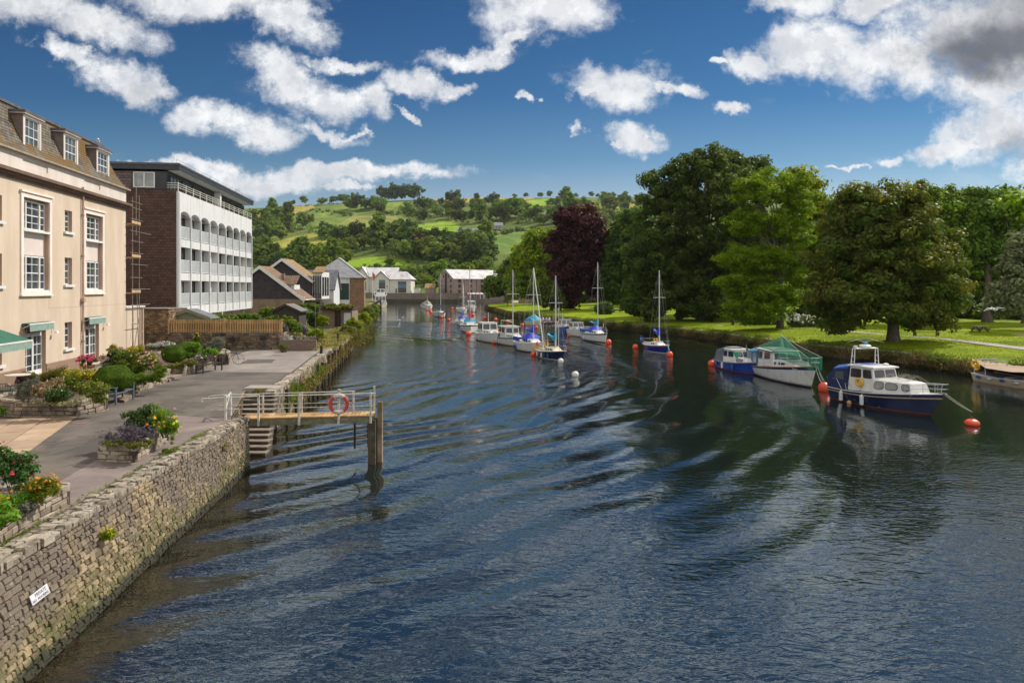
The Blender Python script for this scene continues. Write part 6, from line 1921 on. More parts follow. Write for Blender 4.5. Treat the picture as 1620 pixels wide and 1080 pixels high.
# ------------------------------------------------------------------ gulls
GW = pm('gull_white',(.75,.75,.74),rough=.7); GG = pm('gull_grey',(.34,.35,.37),rough=.7); GB = pm('gull_beak',(.65,.40,.05),rough=.5)
def gull(label,pos,rz,mode='float',s=1.0):
    t = thing('gull',label,'bird',pos,rz)
    mb = MB(); z = .06 if mode != 'stand' else .20
    if mode == 'fly': z = 0
    mb.loft([[(-.24 + x,r * math.cos(a),z + r * .9 * math.sin(a) + dz) for a in [2 * PI * k / 10 for k in range(10)]] for x,r,dz in ((-.06,.012,.0),(0,.04,0),(.12,.085,0),(.26,.09,.01),(.36,.06,.04),(.41,.05,.09),(.46,.048,.11),(.50,.03,.11),(.52,.008,.105))])
    b = mb.build('body',GW,t,smooth=True)
    mb = MB(); mb.tube([(.26,0,z + .10),(.33,0,z + .085)],[.013,.004],6); mb.build('beak',GB,b)
    mb = MB()
    for sd_ in (1,-1): mb.ball((.225,sd_ * .035,z + .125),.008,.006,.008,6,4)
    mb.build('eyes',HAIRM,b)
    for sd_ in (1,-1):
        mb = MB()
        if mode == 'fly':
            pts = [(.12,.05,.02),(.16,.30,.16 if sd_ > 0 else .10),(.05,.62,.10 if sd_ > 0 else -.10),(-.02,.60,.09 if sd_ > 0 else -.12),(-.02,.30,.13 if sd_ > 0 else .07),(-.10,.05,.02)]
            mb.loft([[(x,y * sd_,z_ - .008) for x,y,z_ in pts],[(x,y * sd_,z_ + .008) for x,y,z_ in pts]])
        else:
            mb.loft([[(.10,sd_ * .075,z + .04),(-.30,sd_ * .02,z + .05),(-.10,sd_ * .08,z - .02)],[(.10,sd_ * .09,z + .03),(-.32,sd_ * .03,z + .045),(-.10,sd_ * .095,z - .02)]])
        mb.build('wing',GG if mode != 'fly' else GW,t)
    if mode == 'stand':
        for sd_ in (1,-1):
            mb = MB(); mb.tube([(0,sd_ * .035,0),(0,sd_ * .035,.16)],.006,5); mb.build('leg',GB,t)
    t.scale = (s,s,s)
    return t
gull('white gull flying with raised wings low over the lawn at the far right',AT(1573,489.5,46),R(200),'fly',1.15)
hp_ = Vector((H.x0,H.y0,0)); 
xg = s1 - .9
gull('gull standing on the top corner of the mansard roof',(H.x0 + H.dx * (xg - .4) - H.dy * 1.2,H.y0 + H.dy * (xg - .4) + H.dx * 1.2,15.76),R(-60),'stand',1.2)
for lab,px,py in (('white gull floating nearest the far stone store',637.5,502),('white gull floating between the stone store and the first moored yacht',632,507),('white gull floating alone in midstream left of the turquoise covered yacht',693.5,519.5)):
    x,y = G(px,py); gull(lab,(x,y,.0),R(rgh.uniform(0,360)),'float',1.1)

# ------------------------------------------------------------------ garden
rg = random.Random(8)
def planter(label,poly,h=.45,z=TZ,mat=None):
    t = thing('raised_bed',label,'planter',(0,0,0))
    mb = MB(); P_ = list(poly)
    A2 = sum(P_[i][0] * P_[(i + 1) % len(P_)][1] - P_[(i + 1) % len(P_)][0] * P_[i][1] for i in range(len(P_)))
    if A2 < 0: P_ = P_[::-1]   # counter-clockwise: outside on the right
    stones(mb,P_ + [P_[0]],lambda t_: z - .05,lambda t_: z + h,rg,w=(.12,.38),h=(.08,.15),proud=(-.01,.035),jit=.012,gap=.008)
    mb.build('wall',mat or RUBBLE,t)
    mb = MB(); mb.extr([(x,y) for x,y in P_],z - .05,z + h - .06); mb.build('soil',SOIL,t)
    cx_,cy_ = sum(p[0] for p in P_) / len(P_),sum(p[1] for p in P_) / len(P_)
    mb = MB(); copings(mb,P_ + [P_[0]],z + h - .0,rg,depth=(.16,.24),w=(.16,.4),th=(.02,.05),over=.02); mb.build('cap_stones',COPE,t)
    return t
a1,b1,c1,d1 = G(-90,945,TZ),G(0,863,TZ),G(52,828,TZ),G(111,797,TZ)
planter('near stone raised bed with orange flowers at the lower left corner',[a1,b1,c1,d1,(d1[0] - .5,d1[1] + .15),(d1[0] - 2.6,d1[1] - .3),(a1[0] - 2.4,a1[1])],.42)
A_,B_,C_ = G(155,729,TZ),G(214,731.5,TZ),G(282.5,687,TZ)
planter('stone raised bed of lavender and lilies standing alone on the pink path',[A_,B_,C_,(A_[0] + C_[0] - B_[0],A_[1] + C_[1] - B_[1])],.42)
A_,B_,C_ = G(22,659,TZ),G(120.5,659.4,TZ),G(171,648.5,TZ)
planter('wide stone raised bed at the patio edge full of mixed shrubs',[A_,B_,C_,(-16.9,27.2),(-17.6,29.6),(-20.4,29.8),(-19.4,25.2)],.55)
planter('long stone raised bed of roses beyond the big clipped bush',[(-18.6,30.2),G(202,622.5,TZ),G(221,620,TZ),G(269.6,602,TZ),(-18.4,34.9),(-21.3,35.2),(-20.9,30.6)],.55)
planter('farthest stone raised bed with daisies and a clipped ball bush',[G(264,592.5,TZ),G(289,594.5,TZ),G(311,586,TZ),G(340,578,TZ),(-18.2,43.0),(-22.5,44),(-21.8,37.0)],.55)
planter('low rounded stone bed end beside the bicycle',[G(347,577,TZ),G(361,577,TZ),G(364,571,TZ),G(352,568,TZ)],.65)
def gp(px,py,z=2.2): return (*G(px,py,z),z)
sd0 = [400]
def pl(label,cat,bx,lobes,mat,n_cl,per,clr,leaf,flowers=None,name='garden_plant',z=2.15,**kw):
    sd0[0] += 1
    fl = [(m_,max(3,int(n_ * .9)) if n_ > 12 else n_,s_ * .8,tp) for m_,n_,s_,tp in flowers] if flowers else None
    return bush(name,label,cat,gp(*bx,z),lobes,mat,n_cl,int(per * 1.4),clr,leaf * .78,sd0[0],flowers=fl,**kw)
L_ROSE = leafmat('rose_leaf',(.035,.085,.018),(.10,.16,.05),.25,.4)
L_OLIVE = leafmat('olive_leaf',(.10,.12,.02),(.19,.19,.04),.3,.6)
L_LAV = leafmat('lavender_leaf',(.10,.085,.10),(.17,.15,.15),.2,.7,tcol=(1,.9,1))
pl('tall glossy rose bush with dark red buds in the near left bed','rose bush',(22,782),[(22,735,28,22,0,.8),(8,728,20,20,0,.8),(36,752,18,20,0,.8)],L_ROSE,60,42,.14,.055,[(F_DRED,16,.035,True),(F_MAG,3,.05,True)],'rose_bush',aspect=.6)
pl('dense yellow green mound with orange flowers at the end of the near left bed','plant',(70,795),[(66,775,24,19,0,.8),(74,768,18,14,0,.8)],leafmat('feathery_leaf',(.12,.15,.012),(.20,.21,.02),.3,.6),90,60,.08,.035,[(F_ORG,30,.03,True)],'flower_mound',aspect=.25)
pl('loose green plant with small orange poppies left of the orange flower mound','plant',(30,800),[(28,790,26,10,0,.8),(5,800,24,16,0,.8)],L_BRIGHT,70,40,.10,.045,[(F_ORG,7,.035,True)],aspect=.3)
pl('broad leaved green plant at the bottom left edge of the near bed','plant',(-2,835),[(0,815,20,16,0,.8)],L_BRIGHT,36,26,.10,.09)
pl('trailing pale green plant spilling over the near left bed wall','plant',(42,806),[(42,803,14,6,0,.8)],L_GREY,30,40,.06,.03)
pl('purple grey lavender at the front of the lone path bed','lavender',(205,706),[(185,692,28,12,0,.8),(222,690,26,13,0,.8),(205,682,26,12,.2,.8)],L_LAV,120,60,.09,.035,[(F_PUR,60,.025,True)],'lavender',z=2.12,aspect=.18,up=.2,stem=False)
pl('green leaves under the lavender of the lone path bed','plant',(205,708),[(180,700,20,5,-.1,.8),(220,700,24,6,-.1,.8)],L_OLIVE,50,40,.07,.035,z=2.12)
pl('tall dark leaved dahlia behind the lavender in the lone path bed','plant',(222,697),[(215,660,20,14,.5,.8),(232,670,22,18,.5,.8),(236,648,10,8,.5,.8)],L_ROSE,70,44,.12,.055,[(F_YEL,3,.05,False),(F_ORG,4,.05,True)],z=2.12)
t = pl('clump of orange and yellow day lilies at the far end of the lone path bed','day lilies',(262,690),[(258,668,20,20,0,.9),(268,675,14,16,0,.9),(246,655,14,14,.2,.9)],L_BRIGHT,70,46,.12,.11,[(F_APR,9,.06,True),(F_YEL,14,.045,False)],'day_lily',z=2.12,aspect=.09,up=.1,droop=.5)
Z3 = 2.28
pl('grey purple lavender bush at the left end of the patio bed','lavender',(45,640),[(42,620,16,16,0,.8),(52,612,14,12,.4,.8)],L_GREY,70,60,.12,.045,[(F_PUR,10,.03,True)],'lavender',z=Z3,aspect=.2)
pl('beige seeded sedum with one pink bloom in the patio bed','plant',(72,640),[(66,618,14,14,0,.8),(88,606,16,10,1,.8)],leafmat('seed_head',(.22,.17,.09),(.34,.27,.15),.2,.8),60,60,.10,.04,[(F_PINK,4,.05,True)],z=Z3)
pl('dark leaved shrub at the front corner of the patio bed','shrub',(95,640),[(92,624,20,10,0,.8),(80,630,12,7,0,.8)],L_ROSE,60,50,.12,.05,[(F_WHITE,8,.025,True)],z=Z3)
pl('creamy variegated ground plant trailing along the patio bed front','plant',(75,641),[(60,637,22,3,-.1,.6),(95,638,26,3,-.1,.6),(125,634,14,5,0,.7)],leafmat('variegated_leaf',(.28,.28,.13),(.42,.40,.26),.3,.6),60,40,.06,.03,z=Z3)
pl('spreading juniper behind the patio bed against the building','shrub',(92,618),[(86,594,24,8,2,.7),(70,598,12,6,2,.7),(102,586,12,6,2.4,.7)],L_OLIVE,70,56,.16,.05,z=Z3,aspect=.3)
pl('golden yellow flowering shrub left of the big clipped bush','shrub',(132,618),[(118,594,14,10,1,.8),(140,595,14,9,1,.8),(155,600,10,8,.8,.8)],leafmat('gold_leaf',(.22,.24,.015),(.42,.38,.03),.3,.6),70,56,.14,.045,[(F_YEL,60,.04,True)],z=Z3)
pl('green leafy shrub between the juniper and the golden one','shrub',(105,620),[(108,606,16,12,.8,.8),(124,612,12,10,.6,.8)],L_MID,50,50,.13,.05,[(F_PINK,5,.04,True)],z=Z3)
pl('olive mound of santolina beside the blue bench','shrub',(150,636),[(148,616,22,12,0,.8),(158,628,14,9,0,.8)],L_OLIVE,90,60,.12,.04,[(F_YEL,20,.025,True)],z=Z3)
pl('low pale green edging plant by the left corner of the patio','plant',(14,655),[(5,650,12,8,0,.8),(18,648,9,7,0,.8)],L_BRIGHT,40,40,.08,.05,[(F_YEL,8,.03,True)],z=1.8)
def clipped(label,bx,px,py,rx,rz,z,seed,n=26000,leaf=.032):
    base = gp(*bx,z); rg_ = np.random.default_rng(seed)
    t = thing('clipped_bush',label,'bush',base)
    d = rsph(rg_,n); b = bpx(base,[(px,py,rx,rz,0,.95)])[0]
    lump = 1 + .05 * np.sin(d[:,0] * 5 + seed) * np.cos(d[:,1] * 4) + .03 * np.sin(d[:,2] * 9)
    C = np.array(b[:3]) + d * np.array(b[3:]) * (lump * rg_.uniform(.93,1.0,n))[:,None]
    N = d + rsph(rg_,n) * .55 + np.array([0,0,.2]); N /= np.linalg.norm(N,axis=1)[:,None]
    leaves('foliage',C,N,leaf * rg_.uniform(.6,1.3,n),L_BOX,t,np.clip(.5 + .4 * np.sin(d[:,0] * 7) * np.sin(d[:,1] * 6) + rg_.normal(0,.15,n),0,1),.5,rg_)
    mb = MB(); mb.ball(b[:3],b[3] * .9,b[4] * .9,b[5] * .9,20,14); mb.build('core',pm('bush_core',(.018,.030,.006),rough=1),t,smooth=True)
    mb = MB(); mb.tube([(0,0,-.1),(0,0,.3)],.05,6); mb.build('stem',BARK,t)
    return t
clipped('big clipped egg shaped bush behind the blue bench',(182,622),180,598,29,20.5,2.1,5)
clipped('smaller clipped ball bush in the farthest raised bed',(276,577),275,560,18,14.5,2.2,6)
Z4 = 2.3
pl('purple flowered rose shrub nearest the white garden door','shrub',(178,592),[(175,570,14,10,1,.8),(188,562,16,9,1,.8),(172,577,8,6,.5,.8)],L_ROSE,70,50,.14,.05,[(F_PUR,34,.045,True),(F_PINK,6,.04,True)],z=Z4)
pl('tall green rose shrub with pale blooms in the long rose bed','rose bush',(205,600),[(200,570,22,14,.5,.8),(212,582,16,14,.3,.8)],L_MID,90,56,.15,.055,[(F_APR,10,.045,True),(F_PUR,8,.04,True)],'rose_bush',z=Z4)
pl('pink rose bush at the front of the long rose bed','rose bush',(240,600),[(236,574,16,9,0,.8),(248,582,12,9,-.2,.8),(230,566,12,6,.5,.8)],L_MID,60,50,.12,.045,[(F_PINK,60,.05,True)],'rose_bush',z=Z4)
pl('yellow green shrub behind the pink roses','shrub',(245,592),[(244,564,10,7,1.5,.8),(215,553,14,6,4,.8),(180,553,12,6,5,.8)],leafmat('gold_leaf',(.2,.2,.02),(.3,.3,.03)),50,50,.14,.05,[(F_YEL,16,.04,True)],z=Z4)
pl('bright green ground plants spilling over the long rose bed wall','plant',(232,604),[(222,600,18,9,0,.8),(245,596,14,8,0,.8),(258,588,10,7,0,.8),(208,610,9,8,-.2,.8)],L_BRIGHT,110,50,.11,.045,z=Z4)
pl('magenta hydrangea in a pot beside the second white door','hydrangea',(138,585),[(138,571,13,7,0,.9)],L_MID,30,30,.10,.06,[(F_MAG,60,.07,True)],'hydrangea',z=2.25)
pl('white daisies massed against the honey stone wall','daisies',(255,556),[(250,548,15,3.2,0,.6),(262,546,12,3,0,.6)],L_MID,50,40,.14,.05,[(F_WHITE,130,.09,True)],'daisy',z=2.0)
pl('light green rounded shrub right of the clipped ball bush','shrub',(301,572),[(300,555,16,13,.5,.8),(308,548,10,8,.5,.8)],L_BRIGHT,90,56,.18,.06,z=2.25)
pl('grey green grassy tuft planted at the end of the farthest bed','grass',(334,568),[(334,550,14,11,0,.8),(345,543,9,8,0,.8)],L_GREY,70,70,.2,.14,name='grass_tuft',z=2.25,aspect=.08,up=.1)
pl('green lower leaves around the grassy tuft','plant',(330,570),[(330,558,14,6,-.2,.8)],L_BRIGHT,50,50,.14,.06,z=2.25)
pl('thyme carpet spilling down the front of the farthest bed','plant',(285,584),[(278,579,14,3.5,0,.7),(300,574,12,5,0,.7)],L_OLIVE,70,50,.10,.04,z=2.25)
pl('small white flowers beside the dark bench','plant',(318,574),[(318,568,8,4,0,.8)],L_MID,24,40,.10,.05,[(F_WHITE,14,.05,True)],z=2.25)
pl('thin climbing rose against the dark garden wall','plant',(313,560),[(312,538,5,9,4,.8)],L_MID,24,36,.14,.06,[(F_YEL,8,.06,True)],z=2.0)
pl('green shrub at the foot of the scaffold beside the cream building','shrub',(205,565),[(205,556,12,5,3,.8),(225,558,8,5,3,.8)],L_MID,50,40,.18,.06,z=2.0)
TERR = pm('terracotta',(.38,.15,.08),(.30,.12,.07),3,.8)
POTD = pm('dark_pot',(.06,.035,.028),(.10,.06,.045),3,.6)
def pot(label,bx,r,h,mat,z=TZ):
    x,y = G(*bx,z); t = thing('plant_pot',label,'pot',(x,y,z))
    mb = MB(); mb.lathe([(0,0),(r * .7,0),(r,h * .9),(r * 1.08,h * .9),(r * 1.08,h),(r * .92,h),(r * .9,h * .9),(0,h * .88)],16); mb.build('body',mat,t,smooth=True)
    mb = MB(); mb.lathe([(0,h * .9),(r * .88,h * .9)],14); mb.build('soil',SOIL,t)
    return t
pot('terracotta pot holding the magenta hydrangea',(138,592),.34,.5,TERR)
pot('dark bowl pot by the first white garden door',(43,604),.42,.35,POTD)
pl('spiky green plant in the dark bowl by the first white door','plant',(43,597),[(42,592,11,4,0,.8)],L_OLIVE,30,34,.10,.07,z=2.1,aspect=.2)
pot('terracotta pot with red flowers beside the dark bench',(336,577),.26,.4,TERR)
pl('small red flowers in the pot beside the dark bench','plant',(336,572),[(336,567,5,2,0,.8)],L_MID,14,30,.08,.05,[(F_RED,16,.05,True)],z=2.15)
pot('dark square tub with green plant by the ironwork wall',(449,557),.3,.42,POTD)
pl('green herb in the dark tub by the ironwork wall','plant',(449,552),[(449,548,7,3,0,.8)],L_MID,24,30,.12,.06,z=2.15)
BLUEG = pm('blue_grey_bench',(.11,.15,.18),(.085,.115,.14),3,.6)
DKB = pm('dark_brown_bench',(.035,.020,.018),(.05,.03,.026),3,.6)
def garden_bench(label,pos,rz,L_,mat):
    t = thing('garden_bench',label,'bench',pos,rz)      # faces local -y
    for k in range(4):
        mb = MB(); mb.box(-L_ / 2,L_ / 2,-.22 + k * .115,-.13 + k * .115,.42,.45); mb.build('seat',mat,t)
    for k in range(4):
        mb = MB(); mb.bar((-L_ / 2,.24 + k * .03,.55 + k * .11),(L_ / 2,.24 + k * .03,.55 + k * .11),.025,.085); mb.build('backrest',mat,t)
    for x in (-L_ / 2 + .04,L_ / 2 - .04):
        mb = MB(); mb.bar((x,.22,0),(x,.22,.45),.06,.06); mb.bar((x,.22,.45),(x,.36,.95),.06,.06); mb.build('leg',mat,t)
        mb = MB(); mb.bar((x,-.2,0),(x,-.2,.66),.06,.06); mb.build('leg',mat,t)
        mb = MB(); mb.box(x - .04,x + .04,-.26,.28,.66,.70); mb.build('armrest',mat,t)
    return t
x,y = G(176,640,TZ); garden_bench('blue grey slatted bench between the clipped bush and the day lilies',(-15.95,27.75,TZ),R(94),1.5,BLUEG)
x,y = G(325,590,TZ); garden_bench('dark brown wooden bench against the farthest raised bed',(x,y + .5,TZ),R(78),1.7,DKB)
CHM = pm('dark_green_metal',(.02,.03,.022),rough=.4,spec=.6)
def chair(label,pos,rz):
    t = thing('garden_chair',label,'chair',pos,rz)
    mb = MB(); mb.extr([(-.22,-.22),(.22,-.22),(.2,.22),(-.2,.22)],.43,.46); mb.build('seat',CHM,t)
    for a,b in ((-.21,-.21),(.21,-.21)):
        mb = MB(); mb.tube([(a * 1.1,b * 1.1,0),(a,b,.43),(a * 1.1,b,.66)],.016,6); mb.build('leg',CHM,t)
    for a in (-.2,.2):
        mb = MB(); mb.tube([(a * 1.1,.26,0),(a,.2,.43),(a,.27,.80)],.016,6); mb.build('leg',CHM,t)
    mb = MB(); mb.tube([(-.2,.27,.80),(-.12,.29,.89),(.12,.29,.89),(.2,.27,.80)],.016,6)
    for k in (-.12,-.04,.04,.12): mb.tube([(k,.2,.46),(k,.285,.86)],.012,5)
    mb.tube([(-.23,-.2,.66),(-.24,0,.67),(-.2,.25,.67)],.016,6); mb.tube([(.23,-.2,.66),(.24,0,.67),(.2,.25,.67)],.016,6)
    mb.build('backrest',CHM,t)
x,y = G(4,645,TZ); chair('dark metal garden chair at the very left edge of the patio',(x,y + .1,TZ),R(40))
x,y = G(18,645,TZ); chair('dark metal garden chair next to the lavender end of the patio bed',(x,y,TZ),R(-70))
t = thing('garden_table','low pale garden table behind the metal chairs','table',(*G(28,617,TZ),TZ))
mb = MB(); mb.lathe([(0,.68),(.5,.68),(.5,.71),(0,.71)],20); mb.build('table_top',PANEL,t)
mb = MB(); mb.tube([(0,0,0),(0,0,.68)],.04,8); mb.lathe([(0,0),(.25,0),(.22,.03),(0,.03)],14); mb.build('pedestal',CHM,t)
t = thing('bicycle','small black bicycle leaning by the end of the farthest bed','bicycle',(*G(354,577,TZ),TZ),R(20))
t.location.x += .35
for x in (-.5,.5):
    mb = MB(); mb.tube([(x + .32 * math.cos(a_),0,.33 + .32 * math.sin(a_)) for a_ in [2 * PI * k / 20 for k in range(20)]],.014,5,closed=True)
    for k in range(8): mb.tube([(x,0,.33),(x + .31 * math.cos(k * PI / 4),0,.33 + .31 * math.sin(k * PI / 4))],.004,4)
    mb.build('wheel',BLK,t)
mb = MB(); P_ = [(-.5,0,.33),(-.08,0,.33),(-.2,0,.75),(.38,0,.72),(.5,0,.33)]
for a,b in ((0,1),(1,2),(2,0),(1,3),(2,3),(3,4)): mb.tube([P_[a],P_[b]],.014,6)
mb.build('frame',BLK,t)
mb = MB(); mb.tube([(.38,0,.72),(.36,0,.92)],.012,6); mb.tube([(.30,-.22,.95),(.36,0,.92),(.30,.22,.95)],.012,6); mb.build('handlebar',BLK,t)
mb = MB(); mb.tube([(-.2,0,.75),(-.22,0,.86)],.012,6); mb.ball((-.22,0,.88),.12,.06,.03,8,5); mb.build('saddle',BLK,t)

def yp(px,py,d,z=1.75): return (*AT(px,py,d)[:2],z)
i = 0
for (px,py,rx,rz,d,mt,lab,fl_) in (
    (350,503,26,4,60,L_BRIGHT,'bright hedge top under the white balconied block',None),
    (395,505,24,9,66,L_MID,'leafy shrub above the middle of the picket fence',None),
    (345,510,14,5,57,L_GREY,'pale climbing plant at the left of the picket fence',None),
    (425,494,14,7,74,L_BRIGHT,'bright green shrub behind the right half of the picket fence',None),
    (440,508,26,9,66,L_BRIGHT,'glossy green shrub at the right end of the picket fence',None),
    (462,520,12,14,60,L_MID,'dark green bush just beyond the end of the fence',None),
    (447,523,7,9,56,L_GREY,'buddleia with purple spikes behind the fence corner',[(F_PUR,16,.12,True)]),
    (485,497,14,9,84,L_BRIGHT,'green shrub left of the flat roofed outbuilding',None),
    (500,505,10,12,76,L_DARK,'dark upright shrub beside the flat roofed outbuilding',None),
    (511,507,9,7,74,L_YEL,'yellow green bush in front of the flat roofed outbuilding',None),
    (535,485,30,3.2,80,L_OLIVE,'ivy fringe growing along the flat roof',None),
    (480,525,13,9,64,L_YEL,'grassy yellow green clump in the rough yard',None),
    (478,523,6,5,61,L_LAV,'purple flowering clump in the rough yard',[(F_PUR,24,.10,True)]),
    (470,533,14,5,57,L_DRY,'dry straw coloured clump by the ironwork wall',None),
    (502,530,12,9,62,L_YEL,'tall yellowish weeds behind the thin lamp pole',None),
    (492,484,20,4,88,L_MID,'hedge below the white house porch',None),
    (498,541,14,4,54,L_DRY,'low straw weeds where the ironwork wall ends',None),
    (575,505,12,12,92,L_YEL,'bush overhanging the river wall below the stone store',None),
    (560,515,14,13,78,L_YEL,'large sprawling bush on the river wall nearer the jetty',None),
    (583,496,9,12,112,L_OLIVE,'bush on the river wall at the foot of the stone store',None),
    (592,492,6,9,140,L_BRIGHT,'small bush on the far end of the store river wall',None),
    (548,525,12,8,68,L_OLIVE,'brownish bush on the bend of the river wall',None)):
    bush('shrub',lab,'shrub',yp(px,py,d),[(px,py,rx,rz,0,.6),(px - rx * .4,py + rz * .3,rx * .5,rz * .8,0,.7)],mt,70,60,max(.22,rz * d / F * .35),.10 + .0006 * d,500 + i,flowers=fl_); i += 1
weeds('wall_weeds','dry and green weeds growing along the second quay wall',[(bankx(y) + .08,y,.55) for y in range(34,70,2)],11000,L_DRY,.085,1.15,601,.45)
weeds('wall_weeds','fresh green weeds on the quay wall beside the jetty',[(bankx(y) + .05,y,.75) for y in np.arange(31.2,47,1.5)],9000,L_BRIGHT,.055,1.1,602,.35)
weeds('wall_weeds','mixed weeds covering the far embankment top',[(bankx(y) + .1,y,.6) for y in range(66,200,4)],24000,leafmat('embank_growth',(.09,.10,.03),(.20,.18,.06),.2,.8),.2,1.9,603,1.2)
weeds('wall_weeds','weeds in the rough strip at the quay edge beyond the ironwork',[(bankx(y) - .7,y,TZ - .02) for y in range(50,78,2)],16000,L_DRY,.10,.5,604,.9)
weeds('wall_weeds','small tufts of grass along the inner edge of the near quay coping',[(bankx(y) - .62,y,TZ) for y in np.arange(8,24,1)],1600,L_GRASS,.05,.10,605,.12)
bush('wall_plant','bright yellow green clump rooted in the face of the near quay wall','plant',(wallx(14.4) + .30,14.2,1.28),[(0,0,0,.10,.12,.10)],L_YEL,20,40,.05,.035,611,flowers=[(F_YEL,20,.02,True)],direct=True,stem=False)
bush('wall_plant','rusty clump rooted near the top of the quay wall by the jetty','plant',(wallx(21.6) + .14,21.6,1.35),[(0,0,0,.12,.2,.08)],L_DRY,16,40,.05,.035,612,direct=True,stem=False)
bush('wall_plant','tall thin weed on the quay coping above the lone path bed','plant',(-9.55,19.2,1.78),[(0,0,.05,.25,.25,.04),(0,0,.3,.03,.03,.25)],L_GRASS,24,30,.05,.04,613,direct=True,stem=False)
bush('wall_plant','green tuft on the river stair edge behind the railing','plant',(-11.2,30.2,1.75),[(0,0,.05,.3,.3,.1)],L_OLIVE,24,40,.08,.04,614,direct=True,stem=False)
mb = MB()
for (px,py,w_,h_) in ((523,537,11,2),(520,541,12,2.2),(515,546,12,2.6),(513,551.5,12,3),(526,532.5,9,1.8)):
    c4 = [G(px - w_,py + h_,TZ),G(px + w_,py + h_,TZ),G(px + w_,py - h_ * .6,TZ),G(px - w_ + 3,py - h_ * .6,TZ)]
    mb.extr(c4,TZ - .05,TZ + .03)
tag(mb.build('paved_strip',pm('pale_concrete',(.46,.42,.36),(.36,.32,.27),1,.9)),kind='structure')
x,y = AT(499,541,53)[:2]
t = thing('lamp_pole','thin dark pole with a short crossbar standing in the rough yard','pole',(x,y,TZ - .1))
mb = MB(); mb.tube([(0,0,0),(0,0,3.75)],.03,6); mb.build('pole',LEAD,t)
mb = MB(); mb.box(-.42,.42,-.05,.05,3.75,3.82); mb.build('crossbar',LEAD,t)
x,y = AT(534.5,535,58)[:2]
mb = MB(); mb.M = Matrix.Translation((x,y,TZ)); mb.box(-.07,.07,-.07,.07,0,.75); tag(mb.build('bollard',MATS['black_timber']),'short dark post standing at the rough quay edge','post',None)
x,y = bankx(47) - .15,47.2
mb = MB(); mb.M = Matrix.Translation((x,y,TZ)); mb.box(-.08,.08,-.08,.08,-.6,.62); tag(mb.build('bollard',MATS['black_timber']),'black mooring post at the corner of the courtyard quay','post',None)
mb = MB()
pts = [AT(446,540,53.5),AT(466,530,57),AT(472,526,58),AT(484,518,64)]
for a,b in ((0,1),(2,3)):
    A_,B_ = Vector((pts[a][0],pts[a][1],TZ - .05)),Vector((pts[b][0],pts[b][1],TZ - .05))
    d_ = B_ - A_; n_ = Vector((-d_.y,d_.x,0)).normalized() * .03
    mb.loft([[A_ - n_,B_ - n_,B_ - n_ + Vector((0,0,.8)),A_ - n_ + Vector((0,0,.65))],[A_ + n_,B_ + n_,B_ + n_ + Vector((0,0,.8)),A_ + n_ + Vector((0,0,.65))]])
tag(mb.build('low_screen',pm('blue_grey_sheet',(.20,.24,.24),(.30,.33,.33),3,.6)),'low blue grey sheet screens beside the end of the picket fence','screen')

# ------------------------------------------------------------------ jetty
WP = pm('weathered_white_metal',(.52,.50,.44),(.30,.26,.20),5,.6,c3=(.20,.10,.05),sc3=7,lo3=.6,hi3=.7)
WP2 = pm('white_metal',(.60,.585,.54),(.46,.43,.37),5,.5)
DECK = pm('jetty_deck_board',(.42,.25,.10),(.30,.17,.065),2.2,.85,.006,30,island=.18,c3=(.48,.36,.20),sc3=1.2)
TIM = pm('wet_timber',(.075,.05,.033),(.035,.025,.017),2.5,.85,.02,14,streak=False,c3=(.075,.08,.035),sc3=2)
jt = thing('jetty','narrow plank jetty with weathered white railings reaching out from the quay on piles','jetty',(0,0,0))
ja,jb = Vector((-9.55,24.10,0)),Vector((-5.02,24.72,0)); jd = (jb - ja).normalized(); jn = Vector((-jd.y,jd.x,0)); JL = (jb - ja).length
ZD = 1.79
rg = random.Random(2)
mb = MB(); q = 0
while q < JL - .05:
    w_ = .145; a = ja + jd * (q + .006); b = ja + jd * min(q + w_ - .006,JL)
    z = ZD + rg.uniform(-.004,.004)
    mb.loft([[(*(p)[:2],ZD - .045) for p in (a,b,b + jn * .86,a + jn * .86)],[(*(p)[:2],z) for p in (a,b,b + jn * .86,a + jn * .86)]])
    q += w_
mb.build('deck_boards',DECK,jt)
for o_ in (.06,.8):
    mb = MB(); mb.bar(ja + jn * o_ + Vector((0,0,ZD - .17)),jb + jn * o_ + Vector((0,0,ZD - .17)),.09,.22); mb.build('beam',pm('green_beam',(.16,.15,.09),(.10,.09,.055),4,.8),jt)
def jp(px,near=True):
    k = (px - CX) / F; base = ja if near else ja + jn * .86
    s_ = (k * base.y - base.x) / (jd.x - k * jd.y)
    return base + jd * s_
for px in (357,409.5,473.5,536,586.5):
    p = jp(px); top = 2.62 if px != 536 else 2.62
    mb = MB(); o_ = -jn * .045 if px > 400 else Vector((0,0,0))
    p = p + o_
    zb_ = ZD - .28 if px > 400 else ZD - .06
    mb.box(p.x - .035,p.x + .035,p.y - .03,p.y + .03,zb_,top); mb.build('railing_post',WP if px > 400 else WP2,jt)
for px in (365,416,477.5,559,592):
    p = jp(px,False); mb = MB(); mb.box(p.x - .03,p.x + .03,p.y - .03,p.y + .03,ZD - .06,2.55 if px < 590 else 2.72); mb.build('railing_post',WP if px > 400 else WP2,jt)
